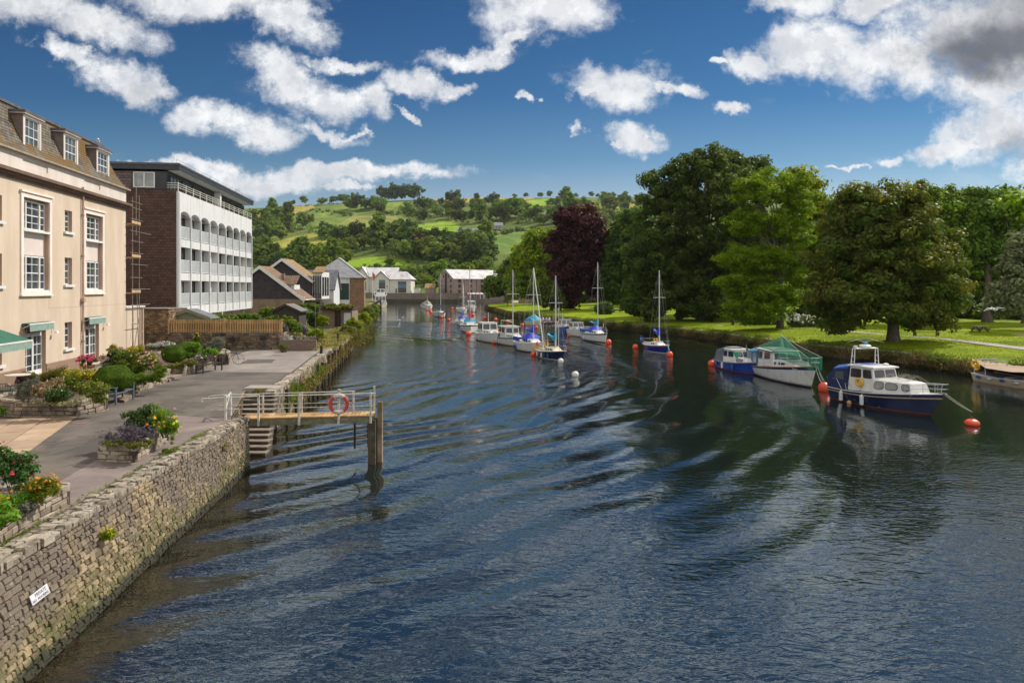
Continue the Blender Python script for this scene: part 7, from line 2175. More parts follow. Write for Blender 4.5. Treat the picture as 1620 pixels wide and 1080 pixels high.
for near,xs_,zt,zm in ((True,(323,594),2.56,2.13),(False,(334,562),2.52,2.14)):
    p0,p1 = jp(xs_[0],near),jp(xs_[1],near)
    z3 = Vector((0,0,1))
    curl = [p0 + z3 * zt + jd * (-.04 - .05 * math.sin(a_)) - z3 * (.055 - .055 * math.cos(a_)) for a_ in [PI * k / 8 for k in range(9)]][::-1]
    pm_ = jp(350,near)
    mb = MB(); mb.tube([c - z3 * .05 for c in curl] + [p0 + z3 * (zt - .045),pm_ + z3 * (zt - .02),jp(420,near) + z3 * zt,p1 + z3 * (zt + .02)],.017,8); mb.build('handrail',WP2,jt,smooth=True)
    mb = MB(); mb.tube([jp(334 if near else 346,near) + z3 * (zm - .02),p1 + z3 * zm],.014,7); mb.build('midrail',WP,jt,smooth=True)
mb = MB(); mb.bar(jp(358) + Vector((0,0,2.18)),jp(365,False) + Vector((0,0,2.6)),.02,.03); mb.bar(jp(358) + Vector((0,0,2.5)),jp(365,False) + Vector((0,0,2.58)),.03,.04); mb.build('stay',WP2,jt)
p = jp(463,False) + jn * .12; q_ = jp(599,False) + jn * .12
mb = MB(); mb.tube([p + Vector((0,0,2.44)),q_ + Vector((0,0,2.28))],.022,7); mb.build('rusty_rail',pm('rust_pipe',(.10,.045,.025),rough=.8),jt)
for (px,dd,w_,zt) in ((588.5,.15,.27,1.60),(594.5,.55,.20,1.60),(600.5,.35,.17,2.22)):
    p = jp(px) + jn * dd; mb = MB(); mb.box(p.x - w_ / 2,p.x + w_ / 2,p.y - w_ / 2,p.y + w_ / 2,-.9,zt); mb.build('pile',TIM if zt < 2 else pm('bleached_timber',(.34,.25,.16),(.12,.085,.05),1.2,.85,.01,20),jt)
mb = MB(); p = jp(584,False); mb.bar(p + Vector((0,0,1.4)),p + Vector((.5,.05,1.4)),.1,.18); mb.build('cross_beam',TIM,jt)
la_,lb_ = jp(560.5,False) + jn * .25,jp(582,False) + jn * .25
for p,zt,z0_ in ((la_,1.6,.35),(lb_,1.5,.4)):
    mb = MB(); mb.box(p.x - .035,p.x + .035,p.y - .03,p.y + .03,z0_,zt); mb.build('ladder_stile',TIM,jt)
for k in range(6):
    z = 1.55 - k * .20; mb = MB(); mb.bar(la_ + Vector((0,0,z)),lb_ + Vector((0,0,z)),.05,.035); mb.build('ladder_rung',pm('rung_wood',(.24,.18,.12),(.15,.11,.07),4,.8),jt)
lp_ = jp(536.5) - jn * .10
lb = thing('lifebuoy','red and white lifebuoy hanging on a post of the jetty railing','lifebuoy',(lp_.x,lp_.y,2.24),math.atan2(jd.y,jd.x))
LR = pm('lifebuoy_red',(.55,.035,.02),(.42,.03,.02),5,.5); LW = pm('lifebuoy_white',(.50,.44,.37),(.38,.32,.26),5,.6)
mb = MB(); mb.tube([(.30 * math.cos(a_),0,.30 * math.sin(a_)) for a_ in [2 * PI * k / 32 for k in range(32)]],.062,10,closed=True); ring = mb.build('ring',LR,lb,smooth=True)
for c0 in (90,270):
    mb = MB(); mb.tube([(.30 * math.cos(a_),0,.30 * math.sin(a_)) for a_ in [R(c0 - 36 + 72 * k / 12) for k in range(13)]],.074,12); mb.build('white_band',LW,ring,smooth=True)
mb = MB(); mb.tube([(.37 * math.cos(a_) * (1.06 if k % 4 == 2 else 1),-.01,.37 * math.sin(a_) * (1.06 if k % 4 == 2 else 1)) for k,a_ in enumerate([2 * PI * k / 16 for k in range(16)])],.008,5,closed=True); mb.build('grab_line',LW,lb)
mb = MB(); mb.box(-.05,.05,.075,.12,-.36,.46); mb.ball((0,.09,.48),.06,.04,.05,8,6); mb.build('holder_board',pm('holder_paint',(.40,.37,.30),(.25,.22,.17),5,.8),lb)
mb = MB(); mb.tube([(.22,-.02,-.28),(.40,-.02,-.42),(.30,0,-.56),(.0,-.02,-.55),(-.15,0,-.50)],.006,5); mb.build('rope',LW,lb)

# ------------------------------------------------------------------ boats
GEL = pm('white_gelcoat',(.68,.67,.63),(.60,.59,.55),1.2,.28,spec=.5,coat=.3)
CREAMG = pm('cream_gelcoat',(.66,.60,.46),(.58,.52,.38),1.5,.35,coat=.2)
NAVYH = pm('navy_hull',(.008,.012,.045),(.012,.018,.06),1.5,.22,coat=.4)
ROYAL = pm('royal_blue_hull',(.008,.035,.26),(.012,.05,.32),1.5,.25,coat=.4)
REDB = pm('antifoul_red',(.17,.045,.03),(.10,.035,.025),3,.8)
DKB2 = pm('antifoul_dark',(.025,.02,.02),(.05,.045,.03),3,.8)
TEAK = pm('teak_trim',(.30,.15,.07),(.22,.11,.055),6,.55)
ROPEM = pm('pale_rope',(.50,.47,.40),rough=.9)
STEEL = pm('stainless',(.55,.55,.55),rough=.25,metal=.9)
ALU = pm('mast_alloy',(.62,.60,.56),(.52,.50,.46),3,.45)
C_BLUE = pm('blue_canvas',(.012,.055,.22),(.02,.08,.30),3,.75,.01,12)
C_ROYAL = pm('royal_canvas',(.010,.028,.38),(.02,.05,.48),3,.7,.02,8)
C_TURQ = pm('turquoise_canvas',(.015,.24,.38),(.03,.34,.48),3,.7,.02,8)
C_NAVY = pm('navy_canvas',(.010,.016,.06),(.018,.028,.09),3,.75,.01,10)
C_GREY = pm('grey_canvas',(.10,.115,.14),(.16,.18,.21),3,.7,.01,10)
C_TEAL = pm('steel_blue_canvas',(.035,.13,.22),(.05,.17,.28),3,.7,.01,10)
PVC = pm('clear_pvc',(.20,.22,.24),(.32,.33,.34),2,.15,spec=.8)
YELF = pm('yellow_foam',(.75,.42,.01),(.65,.34,.01),4,.6)
FEND = pm('fender_white',(.62,.62,.60),(.50,.50,.48),4,.5)
FENB = pm('fender_blue',(.015,.06,.25),rough=.5)
NAVYS = pm('navy_stripe',(.010,.012,.07),rough=.3)
REDS = pm('red_stripe',(.38,.02,.03),rough=.4)
GREENN = pm('green_flag',(.01,.25,.14),rough=.7)

def wlpt(px,py): return Vector((*G(px,py,0),0))
SHIFT = [.85]
def frame(sx,sy,bx,by,rake=.5):
    s_,b_ = wlpt(sx,sy),wlpt(bx,by); d = b_ - s_
    s_ = s_ + Vector((-d.y,d.x,0)).normalized() * SHIFT[0]; d = b_ - s_; L = d.length   # (sx, sy) marks the starboard quarter
    c = (s_ + b_) / 2
    return c,math.atan2(d.y,d.x),L
class Hull:
    def __init__(s,Lw,B,fs,fm,fb,transom=.78,rake=.55,flare=.84,full=2.3):
        s.L = Lw; s.B = B; s.fs,s.fm,s.fb = fs,fm,fb; s.tr = transom; s.rake = rake; s.fl = flare; s.full = full
    def sheer(s,t):
        a0,a1,a2 = s.fs,s.fm,s.fb
        l0 = (t - .4) * (t - 1) / .4; l1 = t * (t - 1) / (.4 * -.6); l2 = t * (t - .4) / .6
        return a0 * l0 + a1 * l1 + a2 * l2
    def hb(s,t):
        m = .42
        if t < m: return s.B / 2 * (s.tr + (1 - s.tr) * math.sin(t / m * PI / 2))
        return s.B / 2 * max(.012,1 - ((t - m) / (1 - m)) ** s.full)
    def pt(s,t,z,sg=1):
        sh = s.sheer(t)
        if z >= 0: k = s.fl + (1 - s.fl) * (z / sh) ** .8
        else: k = s.fl * (1 - (-z / .35) ** 1.5 * .55)
        kk_ = k if t < .5 else k - (t - .5) * .5 * (1 - max(z,0) / sh) * .5
        x = -s.L / 2 + s.L * t + s.rake * (t ** 3) * max(0,z / s.fb) - (.10 * (z / s.fs) if t == 0 else 0) - (.9 * t ** 3 * (-z / .35) if z < 0 else 0)
        return (x,sg * s.hb(t) * kk_,z)
    def x(s,t): return s.pt(t,s.sheer(t))[0]
    def deck(s,t,sg,inset=0.0,dz=0.0):
        p = s.pt(t,s.sheer(t),sg); return (p[0],p[1] - sg * inset,p[2] + dz)
    def tx(s,x):
        return max(0,min(1,(x + s.L / 2) / (s.L + s.rake * .8)))
m,nt,b,out = newmat('stained_hull')
tc_ = nn(nt,'ShaderNodeTexCoord'); vec = tc_.outputs['Object']; sp = nn(nt,'ShaderNodeSeparateXYZ'); lk(nt,vec,sp.inputs[0])
col = mixc(nt,mrange(nt,noise(nt,vmath(nt,'MULTIPLY',vec,(1,1,.15)).outputs[0],4,6,.65),.45,.75),(.66,.65,.61),(.50,.475,.42))
hz__ = math_n(nt,'SUBTRACT',sp.outputs[2],math_n(nt,'MULTIPLY',noise(nt,vec,3,4),.16))
col = mixc(nt,mrange(nt,hz__,.16,.0),col,(.30,.27,.17))
lk(nt,col,b.inputs['Base Color']); b.inputs['Roughness'].default_value = .35
HULLW = m
def make_hull(t,h,hm,stripe=None,boot=None,bot=None,deckm=None,strake=TEAK,sy=.84,toe=None,strake_r=.03,strake_lvl=1.0):
    N = 18; ts = [k / N for k in range(N + 1)]
    rows = lambda t_: [h.sheer(t_),h.sheer(t_) * sy,h.sheer(t_) * .62,h.sheer(t_) * .36,.09,.015,-.16,-.35]
    mi = [1,0,0,0,2,3,3]
    mb = MB(); L_ = []; 
    for sg in (1,-1):
        g = [[mb.av(h.pt(t_,z,sg)) for z in rows(t_)] for t_ in ts]
        for a in range(N):
            for r_ in range(7):
                mb.cm = mi[r_]
                q = (g[a][r_],g[a][r_ + 1],g[a + 1][r_ + 1],g[a + 1][r_])
                mb.af(q if sg > 0 else q[::-1])
        L_.append(g)
    for r_ in range(7):
        mb.cm = mi[r_]; mb.af((L_[0][0][r_],L_[1][0][r_],L_[1][0][r_ + 1],L_[0][0][r_ + 1])); mb.af((L_[0][N][r_],L_[0][N][r_ + 1],L_[1][N][r_ + 1],L_[1][N][r_]))
    if hm is GEL: hm = HULLW
    o = mb.build('hull',[hm,stripe or hm,boot or hm,bot or DKB2],t,smooth=True)
    mb = MB()
    g = []
    for t_ in ts:
        a,c = h.deck(t_,1,.03,-.02),h.deck(t_,-1,.03,-.02)
        g.append([mb.av(a),mb.av(((a[0] + c[0]) / 2,0,a[2] + .04 * h.B * min(1,h.hb(t_) * 2))),mb.av(c)])
    for A_,B_ in zip(g[:-1],g[1:]):
        for k in (0,1): mb.af((A_[k],A_[k + 1],B_[k + 1],B_[k]))
    mb.build('deck',deckm or GEL,t,smooth=True)
    if strake:
        for sg in (1,-1):
            mb = MB(); mb.tube([(lambda p: (p[0] + .01,p[1] + sg * .012,p[2]))(h.pt(t_,h.sheer(t_) * strake_lvl,sg)) for t_ in ts],strake_r,6)
            mb.build('rubbing_strake',strake,t,smooth=True)
    return o
def cabin(mb,x0,x1,w0,w1,z0,z1,rf=.25,rb=.05,tum=.1,z0f=None,z1f=None):
    """returns side quads: starboard(-y), port(+y), front, back (ccw from outside)"""
    z0f = z0 if z0f is None else z0f; z1f = z1 if z1f is None else z1f
    A = [(x0,-w0,z0),(x1,-w1,z0f),(x1,w1,z0f),(x0,w0,z0)]
    B = [(x0 + rb,-w0 + tum,z1),(x1 - rf,-w1 + tum,z1f),(x1 - rf,w1 - tum,z1f),(x0 + rb,w0 - tum,z1)]
    mb.loft([A,B])
    return dict(s=[A[0],A[1],B[1],B[0]],p=[A[2],A[3],B[3],B[2]],f=[A[1],A[2],B[2],B[1]],b=[A[3],A[0],B[0],B[3]])
def win(t,quads,keys,spans,v0,v1,m=None,r=.18,frame_m=None,name='window',off=.012):
    for k in keys:
        for (a,b) in spans:
            if k == 'p': a,b = 1 - b,1 - a
            if frame_m is not None:
                mb = MB(); qpanel(mb,quads[k],a - .012,b + .012,v0 - .04,v1 + .04,off,r); mb.build('window_frame',frame_m,t)
                mb = MB(); qpanel(mb,quads[k],a,b,v0,v1,off + .008,r); mb.build(name,m or DARKGLASS,t)
            else:
                mb = MB(); qpanel(mb,quads[k],a,b,v0,v1,off,r); mb.build(name,m or DARKGLASS,t)
def fender(t,h,tt,sg=-1,m=None,L_=.5,r=.09,z=None):
    sh = h.sheer(tt); z = z if z is not None else sh * .45; p = h.pt(tt,max(z,.05),sg); y = p[1] + sg * (r + .01)
    mb = MB(); mb.lathe([(0,L_ / 2 + .06),(.03,L_ / 2 + .04),(r,L_ / 2 - .05),(r,-L_ / 2 + .05),(.03,-L_ / 2),(0,-L_ / 2)],10,(p[0],y,z)); mb.tube([(p[0],y,z + L_ / 2),(h.deck(tt,sg)[0],h.deck(tt,sg)[1],sh + .02)],.008,4)
    mb.build('fender',m or FEND,t,smooth=True)
def pulpit(t,h,t0=.80,hgt=.5,fwd=.12,mid=True,m=None,r=.018):
    m = m or STEEL; mb = MB(); pts = []
    for sg in (1,-1):
        seq = [h.deck(t0,sg,.05),h.deck((t0 + 1) / 2,sg,.04),h.deck(.985,sg,0)]
        if sg < 0: seq = seq[::-1]
        pts += [(p[0] + (fwd if i_ in (2,) and sg > 0 or (i_ == 0 and sg < 0) else 0),p[1] + (sg * .10 if abs(p[1]) < .1 else 0),p[2] + hgt) for i_,p in enumerate(seq)]
    mb.tube(pts,r,6)
    if mid: mb.tube([(p[0] - .01,p[1],p[2] - hgt * .48) for p in pts],r * .7,5)
    for sg in (1,-1):
        for tt in (t0,(t0 + 1) / 2,.97):
            a = h.deck(tt,sg,.05); mb.tube([a,(a[0] + (.06 if tt > .95 else 0),a[1] + (sg * .05 if tt > .95 else 0),a[2] + hgt)],r * .8,5)
    mb.build('pulpit',m,t,smooth=True)
def guard(t,h,t0,t1,n,hgt=.45,r=.010):
    for sg in (1,-1):
        mb = MB(); tops = []
        for k in range(n):
            a = h.deck(t0 + (t1 - t0) * k / (n - 1),sg,.05); tops.append((a[0],a[1],a[2] + hgt)); mb.tube([a,tops[-1]],r * 1.3,5)
        mb.tube(tops,r,4); mb.tube([(p[0],p[1],p[2] - hgt * .5) for p in tops],r * .8,4)
        mb.build('guard_rail',STEEL,t)
def rope(t,a,b,sag=.1,r=.014,m=None):
    """mooring rope, points in the boat's own frame"""
    a = Vector(a); b = Vector(b); mb = MB()
    mb.tube([a.lerp(b,k / 8) - Vector((0,0,sag * 4 * (k / 8) * (1 - k / 8))) for k in range(9)],r,5)
    mb.build('mooring_rope',m or ROPEM,t,smooth=True)
def local(t,p):
    c = Vector(t.location); a = t.rotation_euler[2]; v_ = Vector(p) - c
    return Vector((v_.x * math.cos(a) + v_.y * math.sin(a),-v_.x * math.sin(a) + v_.y * math.cos(a),v_.z))
def outboard(t,x,z,m=None,s=1.0):
    mb = MB(); mb.loft([[(x - .18 * s,-.12 * s,z),(x + .10 * s,-.12 * s,z),(x + .10 * s,.12 * s,z),(x - .18 * s,.12 * s,z)],[(x - .2 * s,-.13 * s,z + .22 * s),(x + .1 * s,-.13 * s,z + .22 * s),(x + .1 * s,.13 * s,z + .22 * s),(x - .2 * s,.13 * s,z + .22 * s)],[(x - .14 * s,-.08 * s,z + .32 * s),(x + .04 * s,-.08 * s,z + .32 * s),(x + .04 * s,.08 * s,z + .32 * s),(x - .14 * s,.08 * s,z + .32 * s)]])
    mb.box(x - .1 * s,x + .02,-.05 * s,.05 * s,-.3,z); mb.build('outboard',m or pm('outboard_dark',(.03,.03,.035),rough=.4),t,bevel=.01)
def horseshoe(t,c,axis_y=True,r=.22,m=YELF,ang=0):
    mb = MB(); pts = []
    for k in range(13):
        a_ = R(-240 + 300 * k / 12) + ang
        pts.append((c[0] + r * math.cos(a_) if axis_y else c[0],c[1] + (0 if axis_y else r * math.cos(a_)),c[2] + r * math.sin(a_)))
    mb.tube(pts,.075,8); mb.build('horseshoe_buoy',m,t,smooth=True)

# ---- navy cruiser, nearest on the right
c,a,L = frame(1316.7,630.7,1472,657)
t = thing('motor_cruiser','navy hulled cruiser with white wheelhouse, blue aft canopy and yellow horseshoe lifebuoy','boat',c,a)
h = Hull(L,2.45,.68,.72,1.16,.82,.75,.84,2.4)
WWOOD = pm('weathered_strake',(.38,.26,.18),(.30,.20,.14),5,.7)
make_hull(t,h,NAVYH,None,REDB,REDB,GEL,WWOOD,strake_lvl=.80,strake_r=.035)
for sg in (1,-1):
    mb = MB(); mb.tube([h.deck(k / 18,sg,-.01,.015) for k in range(19)],.025,6); mb.build('toe_rail',GEL,t,smooth=True)
mb = MB(); trunk = cabin(mb,.15,2.35,.98,.66,.78,1.50,.14,0,.12,z0f=.95,z1f=1.50); mb.build('trunk_cabin',GEL,t,bevel=.05)
GREYW = pm('grey_window',(.26,.26,.25),(.20,.20,.20),2,.1,spec=.8); BLKR = pm('black_rubber',(.02,.02,.02),rough=.6)
win(t,trunk,'sp',((.06,.30),(.36,.66),(.78,.96)),.34,.86,GREYW,.3,BLKR)
mb = MB(); mb.loft([[(.1,-.86,1.49),(2.2,-.52,1.49),(2.2,.52,1.49),(.1,.86,1.49)],[(.15,-.7,1.575),(2.0,-.40,1.56),(2.0,.40,1.56),(.15,.7,1.575)]]); mb.build('coachroof',GEL,t)
mb = MB(); wh = cabin(mb,-1.45,.35,1.02,.88,.72,2.06,.30,.10,.10,z0f=.8,z1f=2.06); mb.build('wheelhouse',GEL,t,bevel=.04)
win(t,wh,'s',((.06,.50),(.58,.93)),.56,.92,DARKGLASS,.15); win(t,wh,'p',((.06,.50),(.58,.93)),.56,.92,DARKGLASS,.15)
win(t,wh,'f',((.06,.48),(.52,.94)),.56,.92,DARKGLASS,.12)
mb = MB(); mb.loft([[(-1.5,-1.0,2.062),(.22,-.88,2.062),(.22,.88,2.062),(-1.5,1.0,2.062)],[(-1.5,-1.0,2.12),(.20,-.88,2.12),(.20,.88,2.12),(-1.5,1.0,2.12)],[(-1.3,-.75,2.17),(.0,-.65,2.17),(.0,.65,2.17),(-1.3,.75,2.17)]]); mb.build('wheelhouse_roof',GEL,t)
mb = MB(); mb.loft([[(-1.2,-.4,2.172),(-.5,-.4,2.172),(-.5,.4,2.172),(-1.2,.4,2.172)],[(-1.15,-.35,2.20),(-.55,-.35,2.20),(-.55,.35,2.20),(-1.15,.35,2.20)]]); mb.build('roof_hatch',C_BLUE,t)
mb = MB(); mb.lathe([(0,0),(.16,0),(.15,.1),(0,.16)],12,(-.1,.3,2.16)); mb.build('radome',GEL,t,smooth=True)
mb = MB(); w_ = 1.0
mb.loft([[(-3.0,y,z) for y,z in ((-w_,.62),(-w_ * .98,1.30),(-w_ * .6,1.42),(w_ * .6,1.42),(w_ * .98,1.30),(w_,.62))],[(-2.5,y,z) for y,z in ((-w_,.62),(-w_ * .98,1.78),(-w_ * .6,1.95),(w_ * .6,1.95),(w_ * .98,1.78),(w_,.62))],[(-1.47,y,z) for y,z in ((-w_,.70),(-w_ * .96,2.0),(-w_ * .6,2.16),(w_ * .6,2.16),(w_ * .96,2.0),(w_,.70))]])
mb.build('canopy',[C_NAVY],t)
mb = MB(); mb.loft([[(-2.52,y,z) for y,z in ((-w_ * 1.0,1.74),(-w_ * .99,1.81),(-w_ * .6,1.98),(w_ * .6,1.98),(w_ * .99,1.81),(w_,1.74))],[(-1.42,y,z) for y,z in ((-w_ * .99,1.90),(-w_ * .97,2.03),(-w_ * .6,2.19),(w_ * .6,2.19),(w_ * .97,2.03),(w_ * .99,1.90))]]); mb.build('canopy_top',C_BLUE,t)
for sg in (1,-1):
    mb = MB(); y = sg * (w_ * .995 + .012); mb.loft([[(-2.4,y,1.25),(-1.75,y,1.25),(-1.75,y - sg * .02,1.72),(-2.35,y - sg * .02,1.66)],[(-2.4,y + sg * .004,1.25),(-1.75,y + sg * .004,1.25),(-1.75,y - sg * .016,1.72),(-2.35,y - sg * .016,1.66)]]); mb.build('canopy_window',pm('smoked_pvc',(.08,.09,.11),rough=.2,spec=.7),t)
    mb = MB()
    pr = [h.deck(0.02,sg,.05),h.deck(.12,sg,.05),h.deck(.30,sg,.05)]
    mb.tube([(-3.0,sg * .9,1.25),(pr[1][0],pr[1][1],1.22),(pr[1][0] + .35,pr[1][1],.72)],.018,6); mb.tube([(pr[1][0] + .7,pr[1][1],.72),(pr[1][0] + .6,pr[1][1],1.10),(pr[1][0] + 1.0,pr[1][1],1.05),(pr[1][0] + 1.05,pr[1][1],.72)],.016,6); mb.tube([(-3.0,sg * .9,1.25),(-3.0,sg * .9,.62)],.018,6); mb.build('stern_rail',STEEL,t,smooth=True)
mb = MB(); mb.box(-3.06,-3.0,-.95,.95,1.20,1.26); mb.build('stern_bar',GEL,t)
mb = MB()
for sg in (1,-1):
    mb.tube([(-1.38,sg * .86,2.0),(-1.30,sg * .80,3.02)],.028,7); mb.tube([(-1.12,sg * .86,2.05),(-1.14,sg * .80,3.02)],.022,7)
    for z in (2.3,2.6): mb.tube([(-1.36,sg * .84,z),(-1.13,sg * .84,z)],.015,5)
mb.tube([(-1.30,-.80,3.02),(-1.30,.80,3.02)],.028,7); mb.tube([(-1.14,-.80,3.02),(-1.14,.80,3.02)],.022,7); mb.build('radar_arch',WHITE,t,smooth=True)
mb = MB(); mb.lathe([(0,0),(.30,0),(.32,.12),(.22,.18),(0,.2)],14,(-1.22,0,3.05)); mb.build('radar_dome',GEL,t,smooth=True)
mb = MB(); mb.lathe([(0,0),(.12,0),(.09,.1),(0,.14)],10,(-1.22,.05,3.25)); mb.build('arch_light',C_TURQ,t,smooth=True)
mb = MB(); mb.lathe([(0,0),(.12,0),(.12,.12),(0,.14)],10,(-1.25,-.65,3.06)); mb.build('searchlight',GEL,t,smooth=True)
mb = MB()
for k in range(8):
    s_ = (k - 3.5) / 3.5; y = s_ * 1.0; mb.tube([(-1.22,0,3.30),(-1.22 + s_ * .15,y * .45,3.30 + .35 * (1 - abs(s_) * .4)),(-1.22 + s_ * .3,y,3.30 + .28 * (1 - abs(s_) * .9))],.007,4)
mb.build('gull_scarer',ROPEM,t)
for cx_ in (1.0,1.6):
    mb = MB()
    for k in range(7):
        s_ = (k - 3) / 3; mb.tube([(cx_,.0,1.55),(cx_ + s_ * .25,s_ * .35,1.95 - abs(s_) * .1),(cx_ + s_ * .6,s_ * .7,1.85 - abs(s_) * .35)],.007,4)
    mb.build('gull_scarer',ROPEM,t)
horseshoe(t,(-.62,-1.02,1.26),True,.20)
mb = MB(); mb.box(-.66,-.58,-1.06,-1.0,.82,1.1); mb.build('buoy_bracket',GEL,t)
pulpit(t,h,.80,.52,.22)
for tt in (.20,.46): fender(t,h,tt,-1,None,.55,.11,.34)
fender(t,h,.46,1,None,.5,.1,.34)
mb = MB(); mb.box(h.x(1) - .25,h.x(1) + .12,-.06,.06,1.17,1.24); mb.build('bow_roller',STEEL,t)
B_NAVY = wlpt(1538,668); B_MID = wlpt(1304,618)
bow = (h.x(1) + .02,0,1.20)
p_ = local(t,B_NAVY + Vector((0,0,.5))); rope(t,(bow[0],-.05,1.2),p_,.06,.013); rope(t,(bow[0],.08,1.2),p_,.02,.013)
rope(t,h.deck(.03,-1),local(t,B_MID + Vector((0,0,.55))),.05,.013); rope(t,h.deck(.85,-1),h.pt(.6,.1,-1),.10,.01)

# ---- white cruiser under a green net
c,a,L = frame(1186,587.5,1283,613.5)
t = thing('motor_cruiser','white cruiser with navy stripe and a green net tented over it from a short mast','boat',c,a)
h = Hull(L,2.9,.55,.78,1.42,.80,.75,.82,2.2)
make_hull(t,h,GEL,NAVYS,NAVYS,REDB,GEL,TEAK,strake_r=.035)
k_ = L / 8.5
mb = MB(); tr_ = cabin(mb,.3 * k_,3.2 * k_,1.15,.60,.80,1.42,.35,0,.14,z0f=1.15,z1f=1.50); mb.build('trunk_cabin',GEL,t,bevel=.05)
win(t,tr_,'sp',((.14,.26),(.36,.62)),.45,.72,DARKGLASS,.3,STEEL)
mb = MB(); wh = cabin(mb,-1.7 * k_,.9 * k_,1.2,1.05,.7,1.92,.45,.05,.12,z0f=1.0,z1f=1.92); mb.build('wheelhouse',GEL,t,bevel=.05)
win(t,wh,'sp',((.05,.30),(.42,.82)),.48,.92,GLASS,.15,WHITE); win(t,wh,'f',((.05,.48),(.52,.95)),.42,.92,GLASS,.12,WHITE)
mb = MB(); mb.box(-1.75 * k_,.55 * k_,-1.12,1.12,1.922,1.97); mb.build('roof_edge',NAVYS,t)
mb = MB(); mb.loft([[(-2.2 * k_,-1.08,1.972),(.5 * k_,-1.02,1.972),(.5 * k_,1.02,1.972),(-2.2 * k_,1.08,1.972)],[(-2.1 * k_,-.8,2.06),(.3 * k_,-.7,2.06),(.3 * k_,.7,2.06),(-2.1 * k_,.8,2.06)]]); mb.build('wheelhouse_roof',GEL,t)
mb = MB(); w_ = 1.18; mb.loft([[(-3.9 * k_,y,z) for y,z in ((-w_,.55),(-w_,1.62),(-.7,1.80),(.7,1.80),(w_,1.62),(w_,.55))],[(-1.72 * k_,y,z) for y,z in ((-w_,.65),(-w_,1.80),(-.7,1.95),(.7,1.95),(w_,1.80),(w_,.65))]]); mb.build('canopy',C_TEAL,t)
for (u0,u1) in ((-3.7,-2.9),(-2.6,-1.95)):
    for sg in (1,-1):
        mb = MB(); mb.box(u0 * k_,u1 * k_,sg * w_ + .0,sg * (w_ + .012),.85,1.6); mb.build('canopy_window',PVC,t)
pulpit(t,h,.72,.6,.25,True,WHITE); guard(t,h,.38,.72,4,.55)
NET = None
m,nt,b,out = newmat('green_netting')
b.inputs['Base Color'].default_value = (.02,.20,.11,1); b.inputs['Roughness'].default_value = .9
tr = nn(nt,'ShaderNodeBsdfTransparent'); mx = nn(nt,'ShaderNodeMixShader'); mx.inputs[0].default_value = .62
lk(nt,tr.outputs[0],mx.inputs[1]); lk(nt,b.outputs[0],mx.inputs[2]); lk(nt,mx.outputs[0],out.inputs[0]); NET = m
apex = Vector((-.15 * k_,0,3.0))
mb = MB(); mb.tube([(apex.x,0,1.95),(apex.x - .05,0,3.12)],.03,7); mb.tube([(apex.x - .5,.3,1.95),(apex.x,0,2.8)],.018,6); mb.build('net_mast',WHITE,t)
bp_ = Vector((h.x(.93),0,0)); zt = 2.05
corn = [Vector((-3.0 * k_,-1.0,1.9)),Vector((-3.0 * k_,1.0,1.9)),Vector((h.x(.97) + .2,.45,zt - .05)),Vector((h.x(.97) + .2,-.45,zt - .05))]
mids = [Vector((1.2 * k_,-1.0,1.95)),Vector((1.2 * k_,1.0,1.95))]
mb = MB()
def sagq(A_,B_,C_):
    mb.poly([A_,B_,C_])
for sg in (-1,1):
    i0,i1 = (0,3) if sg < 0 else (1,2)
    mid = mids[0] if sg < 0 else mids[1]
    s1_ = apex.lerp(corn[i1],.5) - Vector((0,0,.22))
    mb.poly([apex,corn[i0],mid]); mb.poly([apex,mid,s1_]); mb.poly([s1_,mid,corn[i1]])
    mb.poly([corn[i1],corn[i1] - Vector((.1,0,.75)),mid - Vector((-1.0,0,.35)),mid])
mb.poly([corn[2],corn[3],corn[3] - Vector((0,0,.8)),corn[2] - Vector((0,0,.8))])
mb.build('green_net',NET,t)
mb = MB()
for q in corn: mb.tube([apex,apex.lerp(q,.5) - Vector((0,0,.08)),q],.016,5)
mb.build('net_rope',ROPEM,t)
text_mesh('bow_name','Gloria',.20,GEL,t,Matrix.Translation(Vector(h.pt(.86,h.sheer(.86) * .885,-1)) + Vector((0,-.05,.0))) @ Matrix.Rotation(R(17),4,'Z') @ Matrix.Rotation(R(88),4,'X'))
rope(t,(h.x(1),-.03,1.4),local(t,B_MID + Vector((0,0,.55))),.35,.02); rope(t,(h.x(1),.1,1.4),local(t,B_MID + Vector((0,0,.55))),.15,.016)
mb = MB(); mb.tube([(h.x(1) + .05,0,1.5),tuple(local(t,B_MID + Vector((0,0,.6))))],.03,6); mb.build('green_net_tail',pm('net_green',(.06,.3,.2),rough=.9),t)

# ---- small blue hulled cruiser
s_ = wlpt(1132,580.5) + Vector((.80,.35,0)); dv2 = (wlpt(1180,589) - s_).normalized(); Lb = 5.2; e_ = s_ + dv2 * Lb
c = (s_ + e_) / 2; a = math.atan2(dv2.y,dv2.x)
t = thing('motor_cruiser','small royal blue hulled cruiser with grey cockpit cover behind the netted boat','boat',c,a)
h = Hull(Lb,2.2,.62,.62,.95,.82,.5,.86,2.3)
make_hull(t,h,ROYAL,None,REDB,REDB,GEL,WWOOD,strake_r=.03)
mb = MB(); wh = cabin(mb,-.9,1.0,.9,.75,.6,1.62,.35,.05,.12,z0f=.72,z1f=1.60); mb.build('wheelhouse',GEL,t,bevel=.05)
win(t,wh,'sp',((.05,.35),(.45,.90)),.45,.88,DARKGLASS,.15); win(t,wh,'f',((.06,.48),(.52,.94)),.4,.9,GLASS,.15)
mb = MB(); tr_ = cabin(mb,.9,2.2,.75,.45,.65,1.12,.3,0,.1,z0f=.8,z1f=1.1); mb.build('trunk_cabin',GEL,t,bevel=.04)
win(t,tr_,'sp',((.1,.75),),.3,.8,GREYW,.4,BLKR)
